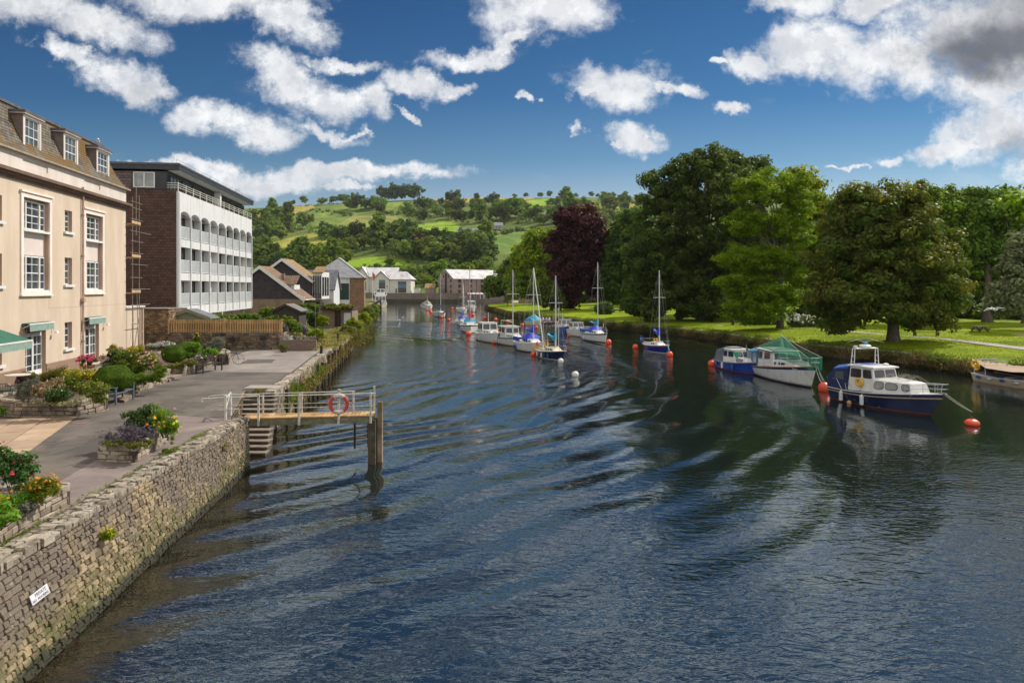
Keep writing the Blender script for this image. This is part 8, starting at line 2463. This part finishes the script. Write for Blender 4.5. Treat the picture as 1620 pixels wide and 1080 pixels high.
mb = MB(); mb.box(-.95,.7,-.82,.82,1.622,1.67); mb.build('wheelhouse_roof',GEL,t,bevel=.02)
mb = MB(); mb.loft([[(-2.5,-.9,.62),(-2.5,.9,.62),(-2.3,.75,1.45),(-2.3,-.75,1.45)],[(-.92,-.92,.62),(-.92,.92,.62),(-.92,.80,1.72),(-.92,-.80,1.72)]]); mb.build('canopy',C_GREY,t)
mb = MB(); mb.box(-1.3,-.3,-.5,.5,1.672,1.76); mb.build('folded_cover',C_GREY,t,bevel=.03)
mb = MB(); mb.tube([(.9,.2,1.6),(.9,.2,2.1)],.015,5); mb.build('flag_staff',STEEL,t)
mb = MB(); mb.poly([(.92,.2,2.0),(.92,.2,1.62),(1.5,.35,1.2),(1.5,.35,1.3)]); mb.poly([(.6,-.78,1.55),(1.0,-.74,1.2),(1.25,-.6,.9),(1.0,-.5,1.5)]); mb.build('green_flag',GREENN,t)
for tt,m_ in ((.18,FENB),(.42,FEND),(.68,FENB)): fender(t,h,tt,-1,m_,.45,.09,.36)

# ---- generic small craft
def place_mid(sx,sy,bx,by,Lmin=None):
    c,a,L = frame(sx,sy,bx,by)
    return c,a,L
def mast_rig(t,x,z0,ztop,boom_l,cover,cz=.55,rig_w=1.0,spread=.62,h=None,mm=None,fore=None,droop=.0,boom_up=.12,cover_shape='sag'):
    mm = mm or ALU
    mb = MB(); mb.tube([(x,0,z0 - .2),(x,0,ztop)],[.075,.05],8); mb.tube([(x - .15,0,ztop),(x + .1,0,ztop)],.02,4); mb.build('mast',mm,t,smooth=True)
    zs_ = z0 + (ztop - z0) * spread
    mb = MB(); mb.tube([(x,-rig_w * .62,zs_),(x,0,zs_ + .03),(x,rig_w * .62,zs_)],.022,5); mb.build('spreaders',mm,t)
    bow = h.deck(.99,1); bow = (bow[0],0,bow[2]); st_ = (h.x(0),0,h.fs + .3)
    mb = MB()
    for sg in (1,-1):
        mb.tube([(x - .1,sg * rig_w,z0 - .3),(x,sg * rig_w * .62,zs_),(x,0,ztop - .05)],.007,4); mb.tube([(x + .25,sg * rig_w * .95,z0 - .3),(x,0,zs_)],.006,4)
    mb.tube([(x,0,ztop),bow],.008 if not fore else .05,5); mb.tube([(x,0,ztop),st_],.006,4); mb.build('rigging',pm('wire',(.35,.34,.32),rough=.4,metal=.5) if not fore else fore,t)
    zb_ = z0 + cz
    mb = MB(); mb.tube([(x - .05,0,zb_),(x - boom_l,0,zb_ + boom_up)],.04,6); mb.build('boom',mm,t)
    if cover:
        mb = MB(); N = 9; rings = []
        for k in range(N + 1):
            q = k / N; xx = x + .06 - (boom_l - .05) * q; hh = (.34 if cover_shape == 'sag' else .22) * (1 - q) ** 1.6 + .13 + (.05 if q > .9 else 0); hh *= 1
            up = .55 * max(0,1 - q * 5) ** 1.2
            zc_ = zb_ + boom_up * q - .02
            rings.append([(xx,.13 * math.cos(a_) * (1 + .3 * math.sin(q * 9)),zc_ + (hh + up) * (.5 + .5 * math.sin(a_)) * (1 if math.sin(a_) > 0 else 1)) for a_ in [2 * PI * j / 8 for j in range(8)]])
        mb.loft(rings); mb.build('sail_cover',cover,t,smooth=True)
def sailboat(label,sx,sy,bx,by,top_py,hm=GEL,stripe=None,boot=None,cover=C_ROYAL,bm=1.0,spray=None,B=2.2,fs=.62,fm=.62,fb=.95,mx=.55,mm=None,deckm=None,cab_h=.38,boom=2.2,fenders=(),fore=None,extras=None,win_n=3,bot=None,clabel='sailing boat',rig=True,bup=.3,name='sailing_boat',cab=(-.3,1.7),strake=None,pul=True):
    c,a,L = frame(sx,sy,bx,by)
    t = thing(name,label,clabel,c,a); k = L / 6.0
    h = Hull(L,B,fs,fm,fb,.70,.65,.82,1.9)
    dm = deckm or GEL
    make_hull(t,h,hm,stripe,boot or stripe,bot,dm,strake or dm,strake_r=.022)
    mb = MB(); zc = h.sheer(.5)
    cb = cabin(mb,cab[0] * k,cab[1] * k,.72 * B / 2.2,.42 * B / 2.2,zc - .05,zc + cab_h,.45,.04,.12,z0f=h.sheer(.75) - .05,z1f=zc + cab_h * .95); mb.build('cabin',dm,t,bevel=.04)
    sp = [(.12 + i_ * .27,.12 + i_ * .27 + .17) for i_ in range(win_n)]
    win(t,cb,'sp',sp,.32,.72,DARKGLASS,.35)
    mb = MB(); mb.box(cab[0] * k + .3,cab[0] * k + .85,-.28,.28,zc + cab_h,zc + cab_h + .05); mb.build('hatch',pm('hatch_grey',(.35,.36,.36),rough=.4),t,bevel=.01)
    mb = MB()
    for sg in (1,-1): mb.box(-2.7 * k,cab[0] * k,sg * .62 * B / 2.2,sg * .70 * B / 2.2,h.sheer(.2) - .05,h.sheer(.2) + .22)
    mb.build('coaming',dm,t)
    mb = MB(); mb.box(-2.6 * k,cab[0] * k - .02,-.45,.45,h.sheer(.2),h.sheer(.2) + .075); mb.build('cockpit_floor',pm('cockpit_shade',(.14,.12,.10),rough=.8),t)
    d_mid = c.y
    if rig:
        ztop = CH + (HY - top_py) / F * (d_mid + math.sin(a) * mx)
        mast_rig(t,mx * k,zc + cab_h,ztop,boom * k,cover,rig_w=B / 2 * .9,h=h,mm=mm,fore=fore,boom_up=bup)
    if pul: pulpit(t,h,.82,.45,.1,True,None,.014)
    if spray:
        mb = MB(); w_ = .66 * B / 2.2; x0_ = cab[0] * k + .35; z_ = zc + cab_h
        mb.loft([[(x0_ + .5,y_,z_ - .1 + zz_) for y_,zz_ in ((-w_,0),(-w_ * .9,.05),(0,.10),(w_ * .9,.05),(w_,0))],[(x0_,y_,z_ - .2 + zz_) for y_,zz_ in ((-w_,0),(-w_ * .95,.50),(0,.72),(w_ * .95,.50),(w_,0))],[(x0_ - .5,y_,z_ - .2 + zz_) for y_,zz_ in ((-w_,0),(-w_ * .98,.52),(0,.76),(w_ * .98,.52),(w_,0))]])
        mb.build('sprayhood',spray,t)
        for sg in (1,-1):
            mb = MB(); mb.box(x0_ - .40,x0_ - .02,sg * w_ * .99,sg * (w_ * .99 + .012),z_ - .0,z_ + .26); mb.build('hood_window',PVC,t)
    for (tt,m_) in fenders: fender(t,h,tt,-1,m_,.42,.085,.30)
    mb = MB(); mb.box(h.x(0) - .06,h.x(0) + .02,-.15,.15,-.3,h.fs - .05); mb.build('rudder',dm,t)
    for sg in (1,-1):
        mb = MB(); pr = [h.deck(.0,sg,.06),h.deck(.16,sg,.05)]
        mb.tube([(pr[0][0],0,h.fs + .42),(pr[0][0],pr[0][1],h.fs + .42),(pr[1][0],pr[1][1],h.fs + .42),(pr[1][0],pr[1][1],h.fs)],.013,5); mb.tube([pr[0],(pr[0][0],pr[0][1],h.fs + .42)],.013,5); mb.build('pushpit',STEEL,t)
    return t,h,k
t,h,k = sailboat('cream decked yacht with navy hull and turquoise sail cover, nearest of the left row',847,562,890,571.5,436,NAVYH,None,GEL,C_TURQ,B=2.3,mx=.95,deckm=CREAMG,boom=2.5,fenders=((.28,FEND),(.52,FEND),(.70,FENB)),bot=DKB2,fore=None,bup=.45)
mb = MB(); mb.tube([(h.x(.06) + .26 * math.cos(a_) ,-.7,h.fs + .38 + .26 * math.sin(a_)) for a_ in [2 * PI * k_ / 20 for k_ in range(20)]],.06,8,closed=True); mb.build('ring_buoy',LR,t,smooth=True)
mb = MB(); mb.box(h.x(0) - .12,h.x(0) - .02,-.95,-.6,.55,1.0); mb.build('danbuoy_pouch',YELF,t)
horseshoe(t,(h.x(0),.3,1.0),False,.18)
mb = MB(); mb.tube([(h.x(.1),.2,.7),(h.x(.1) - .1,.2,1.9)],.02,5); mb.tube([(h.x(.4),.75,.7),(h.x(.4),.75,4.6)],.03,5); mb.build('flagstaff',ROPEM,t)
t,h,k = sailboat('white yacht with royal blue sprayhood and sail cover, second in the left row',814,551.5,856,559.5,424,GEL,None,NAVYS,C_ROYAL,B=2.7,fs=.85,fm=.82,fb=1.15,mx=.75,spray=C_ROYAL,cab_h=.42,boom=2.3,fenders=((.16,FENB),(.32,FENB)),win_n=3,bot=REDB,fore=GEL)
mb = MB(); 
for sg in (1,-1): mb.box(-2.9 * k,-1.0 * k,sg * .95,sg * 1.0,.95,1.35)
mb.build('dodger',C_ROYAL,t)
t,h,k = sailboat('white motor sailer with flat roofed wheelhouse and round portholes, third in the left row',783,541,824,549.5,427,GEL,NAVYS,TEAK,None,B=2.6,fs=.80,fm=.80,fb=1.15,mx=.65,cab_h=.45,boom=.01,fenders=((.25,FEND),(.42,FEND)),win_n=3,cab=(.2,2.2))
mb = MB(); wh = cabin(mb,-1.5 * k,.6 * k,.95,.85,.75,2.0,.3,.05,.1); mb.build('wheelhouse',GEL,t,bevel=.04)
win(t,wh,'sp',((.05,.35),(.45,.85)),.5,.9,DARKGLASS,.12); win(t,wh,'fb',((.06,.48),(.52,.94)),.5,.9,DARKGLASS,.12)
mb = MB(); mb.box(-1.65 * k,.45 * k,-.95,.95,2.0,2.07); mb.build('wheelhouse_roof',GEL,t,bevel=.02)
mb = MB(); mb.tube([(-1.2 * k,-.7,2.07),(-1.2 * k,-.7,2.65),(-1.2 * k,.7,2.65),(-1.2 * k,.7,2.07)],.03,5); mb.tube([(-1.2 * k,0,2.6),(.6 * k,0,2.55)],.04,5); mb.build('boom_gallows',GEL,t)

def motorboat(label,sx,sy,bx,by,hm=GEL,stripe=None,boot=None,B=2.2,fs=.6,fm=.62,fb=.95,roof=1.7,wh_=(-1.0,.8),canopy=None,fenders=(),covered=None,deckm=None,frontwin=True,name='motor_boat',Lfix=None,sidew=True,trunk=True):
    c,a,L = frame(sx,sy,bx,by)
    if Lfix: L = Lfix
    t = thing(name,label,'boat',c,a); k = L / 6.0
    h = Hull(L,B,fs,fm,fb,.82,.55,.85,2.3)
    make_hull(t,h,hm,stripe,boot,None,deckm or GEL,WHITE,strake_r=.022)
    if trunk:
        mb = MB(); q = cabin(mb,wh_[1] * k - .1,2.2 * k,.36 * B,.20 * B,h.sheer(.6) - .05,h.sheer(.7) + .32,.35,0,.1,z0f=h.sheer(.85) - .05); mb.build('trunk_cabin',GEL,t,bevel=.04)
        win(t,q,'sp',((.15,.35),(.5,.75)),.35,.7,DARKGLASS,.4); win(t,q,'f',((.3,.7),),.3,.7,DARKGLASS,.3)
    if not covered:
        mb = MB(); q = cabin(mb,wh_[0] * k,wh_[1] * k,.40 * B,.36 * B,h.sheer(.4) - .05,roof,.35,.03,.08,z0f=h.sheer(.5)); mb.build('wheelhouse',GEL,t,bevel=.04)
        if sidew: win(t,q,'sp',((.06,.30),(.38,.60),(.68,.92)),.42,.88,DARKGLASS,.12)
        win(t,q,'fb',((.06,.47),(.53,.94)),.40,.90,GLASS,.12)
        mb = MB(); mb.box(wh_[0] * k - .1,wh_[1] * k - .28,-.36 * B,.36 * B,roof + .001,roof + .05); mb.build('wheelhouse_roof',GEL,t,bevel=.015)
    if covered:
        mb = MB(); mb.loft([[(-2.8 * k,y_,z_) for y_,z_ in ((-.42 * B,fs),(-.38 * B,fs + .35),(0,fs + .55),(.38 * B,fs + .35),(.42 * B,fs))],[(0,y_,z_) for y_,z_ in ((-.46 * B,fm),(-.40 * B,fm + .7),(0,roof),(.40 * B,fm + .7),(.46 * B,fm))],[(1.4 * k,y_,z_) for y_,z_ in ((-.38 * B,fb - .15),(-.30 * B,fb - .1),(0,fb),(.30 * B,fb - .1),(.38 * B,fb - .15))]]); mb.build('boat_cover',covered,t)
    if canopy:
        mb = MB(); w_ = .38 * B; mb.loft([[(-2.8 * k,-w_,fs),(-2.8 * k,w_,fs),(-2.6 * k,w_ * .85,roof - .25),(-2.6 * k,-w_ * .85,roof - .25)],[(wh_[0] * k,-w_,fs),(wh_[0] * k,w_,fs),(wh_[0] * k,w_ * .9,roof),(wh_[0] * k,-w_ * .9,roof)]]); mb.build('canopy',canopy,t)
    pulpit(t,h,.72,.42,.12,False,None,.014)
    for (tt,m_) in fenders: fender(t,h,tt,-1,m_,.42,.085,.30)
    return t,h,k
t,h,k = motorboat('white cabin cruiser with twin windscreen and row of fenders, fourth in the left row',754,535.5,786,543.5,B=2.7,fs=.85,fm=.9,fb=1.25,roof=2.15,wh_=(-1.6,.3),fenders=((.08,FEND),(.18,FEND),(.28,FEND),(.50,FEND)))
horseshoe(t,(.2,1.05,1.3),True,.18,pm('orange_foam',(.6,.2,.04),rough=.7))
mb = MB(); mb.tube([(-.8,0,2.1),(-.8,0,3.4)],.03,5); mb.build('short_mast',WHITE,t)
t,h,k = sailboat('white yacht seen bow on with turquoise cover and pink mast',733,519,744.5,528,421,GEL,NAVYS,TEAK,C_TURQ,B=2.9,fs=.85,fm=.85,fb=1.25,mx=.6,spray=C_TURQ,boom=2.2,mm=pm('pink_mast',(.50,.25,.23),(.42,.19,.18),3,.5),cab_h=.45)
mb = MB(); mb.ball((.75 * k,0,2.35),.22,.2,.75,10,8); mb.build('red_mast_cover',pm('red_canvas',(.50,.05,.05),rough=.7),t,smooth=True)
t,h,k = sailboat('small navy and white yacht with blue cover tucked behind the turquoise covered one',722,510.5,735,517.5,448,GEL,None,NAVYH,C_ROYAL,B=2.4,spray=C_ROYAL,boom=2.0,win_n=2)
t,h,k = sailboat('white yacht with reddish mast and cover far up the left row',722,491.5,736,496.8,440,GEL,None,TEAK,pm('maroon_canvas',(.16,.04,.03),rough=.8),B=2.6,boom=1.8,fs=.9,fm=.9,fb=1.3,mm=MATS['pink_mast'])
t,h,k = motorboat('white sloping decked motor cruiser beside the reddish masted yacht',739,488,749,494.5,B=3.0,fs=.9,fm=1.0,fb=1.5,roof=2.6,wh_=(-1.5,.6),hm=GEL,boot=NAVYH)
t,h,k = sailboat('white yacht with slim mast and blue cover moored alone further left',685,499.5,702,502.5,432,GEL,NAVYS,NAVYS,C_BLUE,B=2.4,boom=1.9,fs=.85,fm=.85,fb=1.15,fenders=((.75,FENB),))
t,h,k = motorboat('grey white motor boat with tent shaped cover, farthest of the left row',667,486.5,681,489.8,B=3.0,fs=.9,fm=.95,fb=1.2,roof=2.7,covered=pm('taupe_canvas',(.22,.21,.18),rough=.8),fenders=((.3,FEND),),trunk=True)
mb = MB(); mb.tube([(0,0,2.4),(0,0,4.1)],.04,5); mb.build('short_mast',ALU,t)
t,h,k = motorboat('small cream motor boat under a turquoise cover near the right bank',831,513.2,853,515.2,hm=CREAMG,B=2.2,fs=.6,fm=.6,fb=.9,roof=1.9,covered=C_TURQ,trunk=False)
t,h,k = motorboat('small cuddy boat with blue hull and white top moored near the right bank',881,524.5,900,529.0,hm=ROYAL,boot=ROYAL,B=2.1,fs=.8,fm=.85,fb=1.15,roof=1.9,wh_=(-1.2,1.0))
t,h,k = motorboat('white motor boat with square cabin windows between the blue cuddy and the turquoise covered yacht',897,529.5,919,533.0,B=2.2,fs=.8,fm=.85,fb=1.05,roof=1.8,wh_=(-1.2,1.4))
t,h,k = sailboat('white yacht with turquoise sail cover and purple blue sprayhood near the right bank',918.5,535.5,957,542.5,415,GEL,NAVYS,None,C_TURQ,B=2.5,fs=.85,fm=.85,fb=1.15,mx=.75,spray=C_ROYAL,boom=2.3,fenders=((.38,FEND),),cab_h=.42)
mb = MB(); mb.box(-2.8 * k,-1.5 * k,-1.0,1.0,.92,1.3); mb.build('cockpit_cover',C_BLUE,t,bevel=.03)
t,h,k = sailboat('navy blue yacht with red stripe and blue dodger panel alone in the middle right',1016,553.0,1053,559.5,428,pm('deep_blue_hull',(.010,.018,.15),(.014,.024,.19),1.5,.25,coat=.4),REDS,GEL,C_ROYAL,B=2.2,fs=.72,fm=.66,fb=.86,mx=.75,boom=2.0,cab_h=.34,win_n=2,bot=DKB2,bup=.5)
mb = MB(); mb.box(-2.95 * k,-2.0 * k,-1.02,-.98,.78,1.45); mb.build('dodger',C_BLUE,t)
text_mesh('dodger_text','BC57',.30,GEL,t,Matrix.Translation((-2.48 * k,-1.025,1.12)) @ Matrix.Rotation(R(90),4,'X'))
horseshoe(t,(-.6 * k,0,1.15),False,.16)
rope(t,(h.x(1),0,.85),local(t,wlpt(1059,563) + Vector((0,0,.4))),.02,.04,C_TURQ)

# ---- open work boat at the right edge
s_ = wlpt(1551,607); e_ = wlpt(1640,622)
e_ = e_ + Vector((.5,.6,0)); s_ = s_ + Vector((.5,.6,0))
t = thing('open_boat','tan open work boat with yellow horseshoe lifebuoys cut by the right edge of the view','boat',(s_ + e_) / 2 + Vector((1.0,0,0)),math.atan2((e_ - s_).y,(e_ - s_).x))
L = (e_ - s_).length + 2.0
h = Hull(L,2.2,.55,.50,.75,.85,.5,.9,2.6)
TANH = pm('tan_hull',(.50,.38,.25),(.42,.31,.20),2,.5)
o = make_hull(t,h,TANH,GEL,None,TANH,pm('grey_deck',(.22,.21,.20),(.16,.15,.15),3,.8),GEL)
for tt,m_ in ((.10,FENB),(.26,FEND),(.42,FENB),(.58,FEND)):
    p = h.pt(tt,.36,-1); mb = MB(); mb.ball((p[0],p[1] - .07,.36),.22,.08,.09,10,6); mb.build('side_fender',m_,t,smooth=True)
mb = MB(); x0_ = h.x(0) + .25
mb.tube([(x0_,-.9,.5),(x0_,-.85,1.5),(x0_,.85,1.5),(x0_,.9,.5)],.025,6); mb.tube([(x0_ + .9,-.9,.5),(x0_ + .8,-.85,1.45),(x0_ + .8,.85,1.45),(x0_ + .9,.9,.5)],.02,6); mb.tube([(x0_ - .6,0,1.45),(x0_ + .8,0,1.48)],.02,6); mb.build('rail_frame',STEEL,t)
horseshoe(t,(x0_ + .1,-.95,1.22),True,.26); horseshoe(t,(x0_ - .35,-.4,.95),True,.22)
mb = MB(); mb.box(2.0,2.8,-.4,.4,.5,1.15); mb.build('console',C_NAVY,t,bevel=.08)
mb = MB(); mb.ball((.9,-.3,.62),.55,.35,.22,10,6); mb.build('folded_tarpaulin',pm('grey_tarp',(.42,.40,.37),rough=.8),t,smooth=True)
mb = MB(); mb.ball((1.6,.1,.7),.28,.3,.25,10,6); mb.build('dark_bag',BLKR,t,smooth=True)
for k_ in range(3):
    mb = MB(); mb.box(-.6 + k_ * 1.7,-.3 + k_ * 1.7,-.85,.85,.52,.58); mb.build('thwart',pm('thwart_white',(.5,.48,.44),rough=.6),t)

# ---- rowing boat with crew by the bank
s_,e_ = wlpt(846,510.8),wlpt(884,512.6)
t = thing('rowing_boat','long low rowing boat with a crew in pale lilac shirts close to the right bank','boat',(s_ + e_) / 2,math.atan2((e_ - s_).y,(e_ - s_).x))
h = Hull((e_ - s_).length,1.3,.38,.32,.5,.6,.4,.9,1.8)
make_hull(t,h,pm('varnished_hull',(.12,.07,.04),rough=.4),None,None,None,pm('dark_inside',(.06,.045,.035),rough=.8),GEL)
crew_p = []
c0 = Vector(t.location); ra = t.rotation_euler[2]
SH = [(.45,.38,.48),(.62,.58,.62),(.40,.33,.42),(.66,.64,.68),(.25,.12,.10)]
for i_,dx in enumerate((-1.5,-.75,0,.75,1.5)):
    p = c0 + Vector((math.cos(ra) * dx,math.sin(ra) * dx,.42))
    person(('rower in lilac shirt at the left end of the rowing boat','rower in white shirt second from the left in the rowing boat','rower in dark lilac shirt in the middle of the rowing boat','rower in white shirt right of the middle of the rowing boat','person in dark red top at the right end of the rowing boat')[i_],p,ra + (PI if i_ < 4 else 0),SH[i_],(.05,.05,.06),True,h=1.75,group='crew of the rowing boat',hair=('dark','fair','dark','grey','dark')[i_])
for i_,dx in enumerate((-1.2,-.4,.4,1.2)):
    mb = MB(); sg = 1 if i_ % 2 else -1; mb.tube([(dx,0,.75),(dx + .3,sg * .7,.5),(dx + .9,sg * 2.6,.08)],.025,5); mb.box(dx + .8,dx + 1.1,sg * 2.5 - .08,sg * 2.5 + .08,.06,.10); mb.build('oar',TEAK,t)

# ---- pontoon of low dark boats behind the blue cuddy
mb = MB()
t = thing('pontoon','low narrow pontoon with pale posts behind the small blue cuddy boat','pontoon',(*G(915,519,0),0),R(-42))
mb = MB(); mb.box(-5,5,-.5,.5,.05,.32); mb.build('deck',pm('grey_planks',(.28,.26,.23),(.20,.18,.16),3,.9),t)
for x in (-4.5,0,4.5):
    mb = MB(); mb.tube([(x,.4,-.3),(x,.4,.9)],.07,6); mb.build('post',WHITE,t)
t = thing('statue_post','small white post beacon at the end of the low pontoon','post',(*G(890,521,0),0))
mb = MB(); mb.lathe([(.14,-.3),(.12,.4),(.18,.5),(.10,.9),(.13,1.5),(.05,2.2),(0,2.5)],10); mb.build('beacon',pm('dull_white',(.5,.5,.47),rough=.7),t,smooth=True)

# ---- tour boat at the far left quay
c = Vector((*AT(599.5,480,226)[:2],0)) + Vector((.5,0,0))
t = thing('passenger_boat','white passenger boat with open upper deck moored at the far left embankment','boat',c,R(-79))
h = Hull(20,4.4,1.3,1.3,2.2,.85,1.0,.88,2.6)
make_hull(t,h,pm('buff_hull',(.45,.42,.30),rough=.5),GEL,None,None,GEL,WHITE)
mb = MB(); q = cabin(mb,-7,6.5,2.0,1.7,1.3,3.9,.8,.1,.1); mb.build('saloon',GEL,t)
win(t,q,'sp',tuple((.04 + .095 * k_,.11 + .095 * k_) for k_ in range(10)),.35,.8,DARKGLASS,.1); win(t,q,'f',((.05,.32),(.36,.64),(.68,.95)),.3,.85,DARKGLASS,.1)
mb = MB(); mb.box(-7.5,5.5,-2.05,2.05,3.92,4.05); mb.build('upper_deck',pm('pale_lilac_deck',(.55,.50,.50),rough=.7),t)
mb = MB(); q = cabin(mb,-1,2.5,1.5,1.3,4.05,6.0,.5,.1,.1); mb.build('bridge',GEL,t); win(t,q,'fsp',((.06,.46),(.54,.94)),.4,.9,DARKGLASS,.1)
mb = MB()
for sg in (1,-1):
    mb.tube([(-7.4,sg * 2,5.0),(5.4,sg * 2,5.0)],.04,5)
    for k_ in range(12): mb.tube([(-7.4 + k_ * 1.16,sg * 2,4.05),(-7.4 + k_ * 1.16,sg * 2,5.0)],.03,4)
mb.tube([(5.4,-2,5.0),(5.4,2,5.0)],.04,5); mb.build('deck_rail',WHITE,t)
mb = MB(); mb.box(6.5,9.0,-1.5,1.5,2.0,2.3); mb.build('foredeck_seating',pm('lilac_seats',(.45,.36,.40),(.6,.55,.55),6,.8),t)
t = thing('landing_stage','low timber landing stage on black piles beside the stone store','jetty',(*AT(594,488,195)[:2],0),R(-79))
mb = MB(); mb.box(-9,9,-1.6,1.6,1.5,1.85); mb.build('deck',pm('stage_deck',(.34,.30,.24),(.25,.21,.17),2,.9),t)
for x in (-8,-2.5,3,8.5):
    mb = MB(); mb.box(x - .25,x + .25,1.2,1.7,-.5,2.6); mb.build('pile',MATS['black_timber'],t)
t = thing('flag','small red flag on a short pole behind the passenger boat','flag',(*AT(589.0,470,246)[:2],1.75))
mb = MB(); mb.tube([(0,0,0),(0,0,10.5)],.08,6); mb.build('pole',WHITE,t)
mb = MB(); mb.loft([[(0.05,0,10.2),(1.0,.3,9.4),(.7,.3,7.2),(.05,0,8.0)],[(0.05,.03,10.2),(1.0,.33,9.4),(.7,.33,7.2),(.05,.03,8.0)]]); mb.build('cloth',pm('faded_red_cloth',(.50,.12,.08),rough=.8),t)
t,h,k = motorboat('white motor launch lying against the far quay below the warehouse terrace',752,477.2,769,477.9,B=2.6,fs=.8,fm=.8,fb=1.3,roof=2.2,wh_=(-.2,1.6))
rgp = random.Random(3)
for i_,px in enumerate((743.5,749,755,761)):
    X,Y,_ = AT(px,470,302 - .0)
    t = thing('parasol',('parasol at the left end of the warehouse terrace','second parasol from the left on the warehouse terrace','third parasol from the left on the warehouse terrace','parasol at the right end of the warehouse terrace')[i_],'parasol',(X,303.0,0.0),0,'parasols on the warehouse terrace')
mb = MB()
mb.box(AT(737,455,302)[0],0,296.5,301.99,-.5,1.6)
tag(mb.build('terrace_wall',FST),'low stone terrace in front of the pink stone warehouse','terrace')
for o in [o for o in COL.objects if o.name.startswith('parasol')]:
    o.location.z = 1.6; o.location.y = 299
    mb = MB(); mb.tube([(0,0,0),(0,0,2.4)],.05,5); mb.build('pole',WHITE,o)
    mb = MB(); mb.lathe([(1.3,2.0),(.7,2.45),(0,2.7)],8); mb.build('canopy',pm('pale_parasol',(.55,.42,.40),(.62,.60,.58),.5,.8),o)
RGC = [(.5,.1,.08),(.55,.53,.5),(.06,.07,.12),(.5,.42,.4),(.2,.25,.4)]
for i_ in range(9):
    X,Y,_ = AT(742 + i_ * 2.9 + rgp.uniform(-.6,.6),470,298)
    mb = MB(); mb.M = Matrix.Translation((X,298 + rgp.uniform(-.5,.7),1.6))
    mb.lathe([(.16,0),(.2,.5),(.22,.9),(.26,1.3),(.10,1.48),(.13,1.58),(.12,1.72),(0,1.8)],8)
    tag(mb.build('person',pm('visitor_%d' % (i_ % 5),RGC[i_ % 5],rough=.8),None,smooth=True),('leftmost ' if i_ == 0 else ORD[i_] + ' ') + 'visitor from the left among the warehouse terrace parasols','person','visitors on the warehouse terrace')

# ---- mooring buoys
BUOY = pm('orange_buoy',(.78,.085,.03),(.68,.07,.025),4,.45,c3=(.30,.06,.03),sc3=3,lo3=.62,hi3=.75)
BUOYW = pm('white_buoy',(.66,.65,.60),(.55,.53,.47),4,.5,c3=(.30,.28,.20),sc3=3,lo3=.62,hi3=.75)
def buoy(px,py,d,label,m=BUOY,grp='orange mooring buoys',flat=1.0,sink=.55,cat='buoy'):
    p = wlpt(px,py); r = d / 2 * p.y / F * 1.03
    t = thing('mooring_buoy',label,cat,p,0,grp)
    mb = MB(); mb.ball((0,0,r * sink * flat),r,r,r * flat,20,12); mb.build('float',m,t,smooth=True)
    mb = MB(); z = r * (sink + 1) * flat - .02; mb.tube([(0,0,z - .03),(0,0,z + .07)],.045,6); mb.tube([(.05 * math.cos(a_),0,z + .09 + .05 * math.sin(a_)) for a_ in [2 * PI * k_ / 10 for k_ in range(10)]],.012,5,closed=True); mb.build('ring',REDB if m is BUOY else BLKR,t)
    return t
for args in ((1538,672.5,20.5,'flattened orange buoy the navy cruiser is roped to, nearest of all buoys',BUOY,'orange mooring buoys',.62),(1304,618.5,18,'orange buoy between the netted white boat and the navy cruiser'),(1126,578.5,11.5,'orange buoy at the stern of the small blue hulled cruiser'),
             (1059.5,563.5,10,'orange buoy at the bow of the navy yacht with the red stripe'),(1005,551.5,9,'orange buoy at the stern of the navy yacht with the red stripe'),(962.5,544,9.5,'orange buoy at the bow of the white yacht near the right bank'),
             (843.5,563,8.5,'orange buoy between the two front yachts of the left row'),(741,530,8.5,'orange buoy under the bow of the turquoise covered yacht seen bow on'),(781,543.5,5,'orange buoy between the cabin cruiser and the motor sailer'),
             (848.5,519.5,5.5,'orange buoy between the blue sprayhood yacht mast and the turquoise covered boat'),(826.5,515.5,5.6,'orange buoy just left of the turquoise covered small boat'),(803,510.2,5.8,'orange buoy second left of the turquoise covered small boat'),
             (784,507.2,5.8,'orange buoy behind the masthead gap of the cabin cruiser'),(767,504.3,5.2,'orange buoy right of the pink masted yacht beyond the cabin cruiser'),(747.6,499.5,5.4,'orange buoy below the sloping decked motor cruiser'),
             (710,507.5,5.2,'orange buoy alone in midstream left of the pink masted yacht'),(698.7,502.8,5,'orange buoy at the bow of the lone blue covered yacht on the left'),(715.4,488.8,4,'orange buoy far out left of the reddish masted yacht'),
             (675.3,490.8,4,'first orange buoy below the tent covered motor boat'),(680,492.6,4,'second orange buoy below the tent covered motor boat'),(682,495.5,3.6,'third and lowest orange buoy below the tent covered motor boat'),
             (899.6,532.0,4.2,'faded orange buoy at the stern of the white square windowed boat')):
    buoy(*args)
buoy(887,573.5,9,'white buoy under the bow of the cream decked yacht',BUOYW,'white mooring buoys'); buoy(910,595.5,11,'white buoy floating alone in open water in the middle of the river',BUOYW,'white mooring buoys')
buoy(1343.7,638.5,7,'small tan float alongside the navy cruiser',pm('tan_float',(.50,.30,.16),rough=.6),None)

# ---- thin summer haze over the valley
m = bpy.data.materials.new('haze'); m.use_nodes = True; nt = m.node_tree; nt.nodes.clear()
out = nn(nt,'ShaderNodeOutputMaterial'); pv = nn(nt,'ShaderNodeVolumePrincipled')
pv.inputs['Color'].default_value = (.80,.88,1.0,1); pv.inputs['Density'].default_value = .00004; pv.inputs['Anisotropy'].default_value = .2
lk(nt,pv.outputs[0],out.inputs['Volume'])
mb = MB(); mb.box(-1700,1700,-60,1500,-4.2,232)
tag(mb.build('haze',m),'thin blue summer haze over the valley','haze',kind='stuff')
S.cycles.volume_bounces = 0
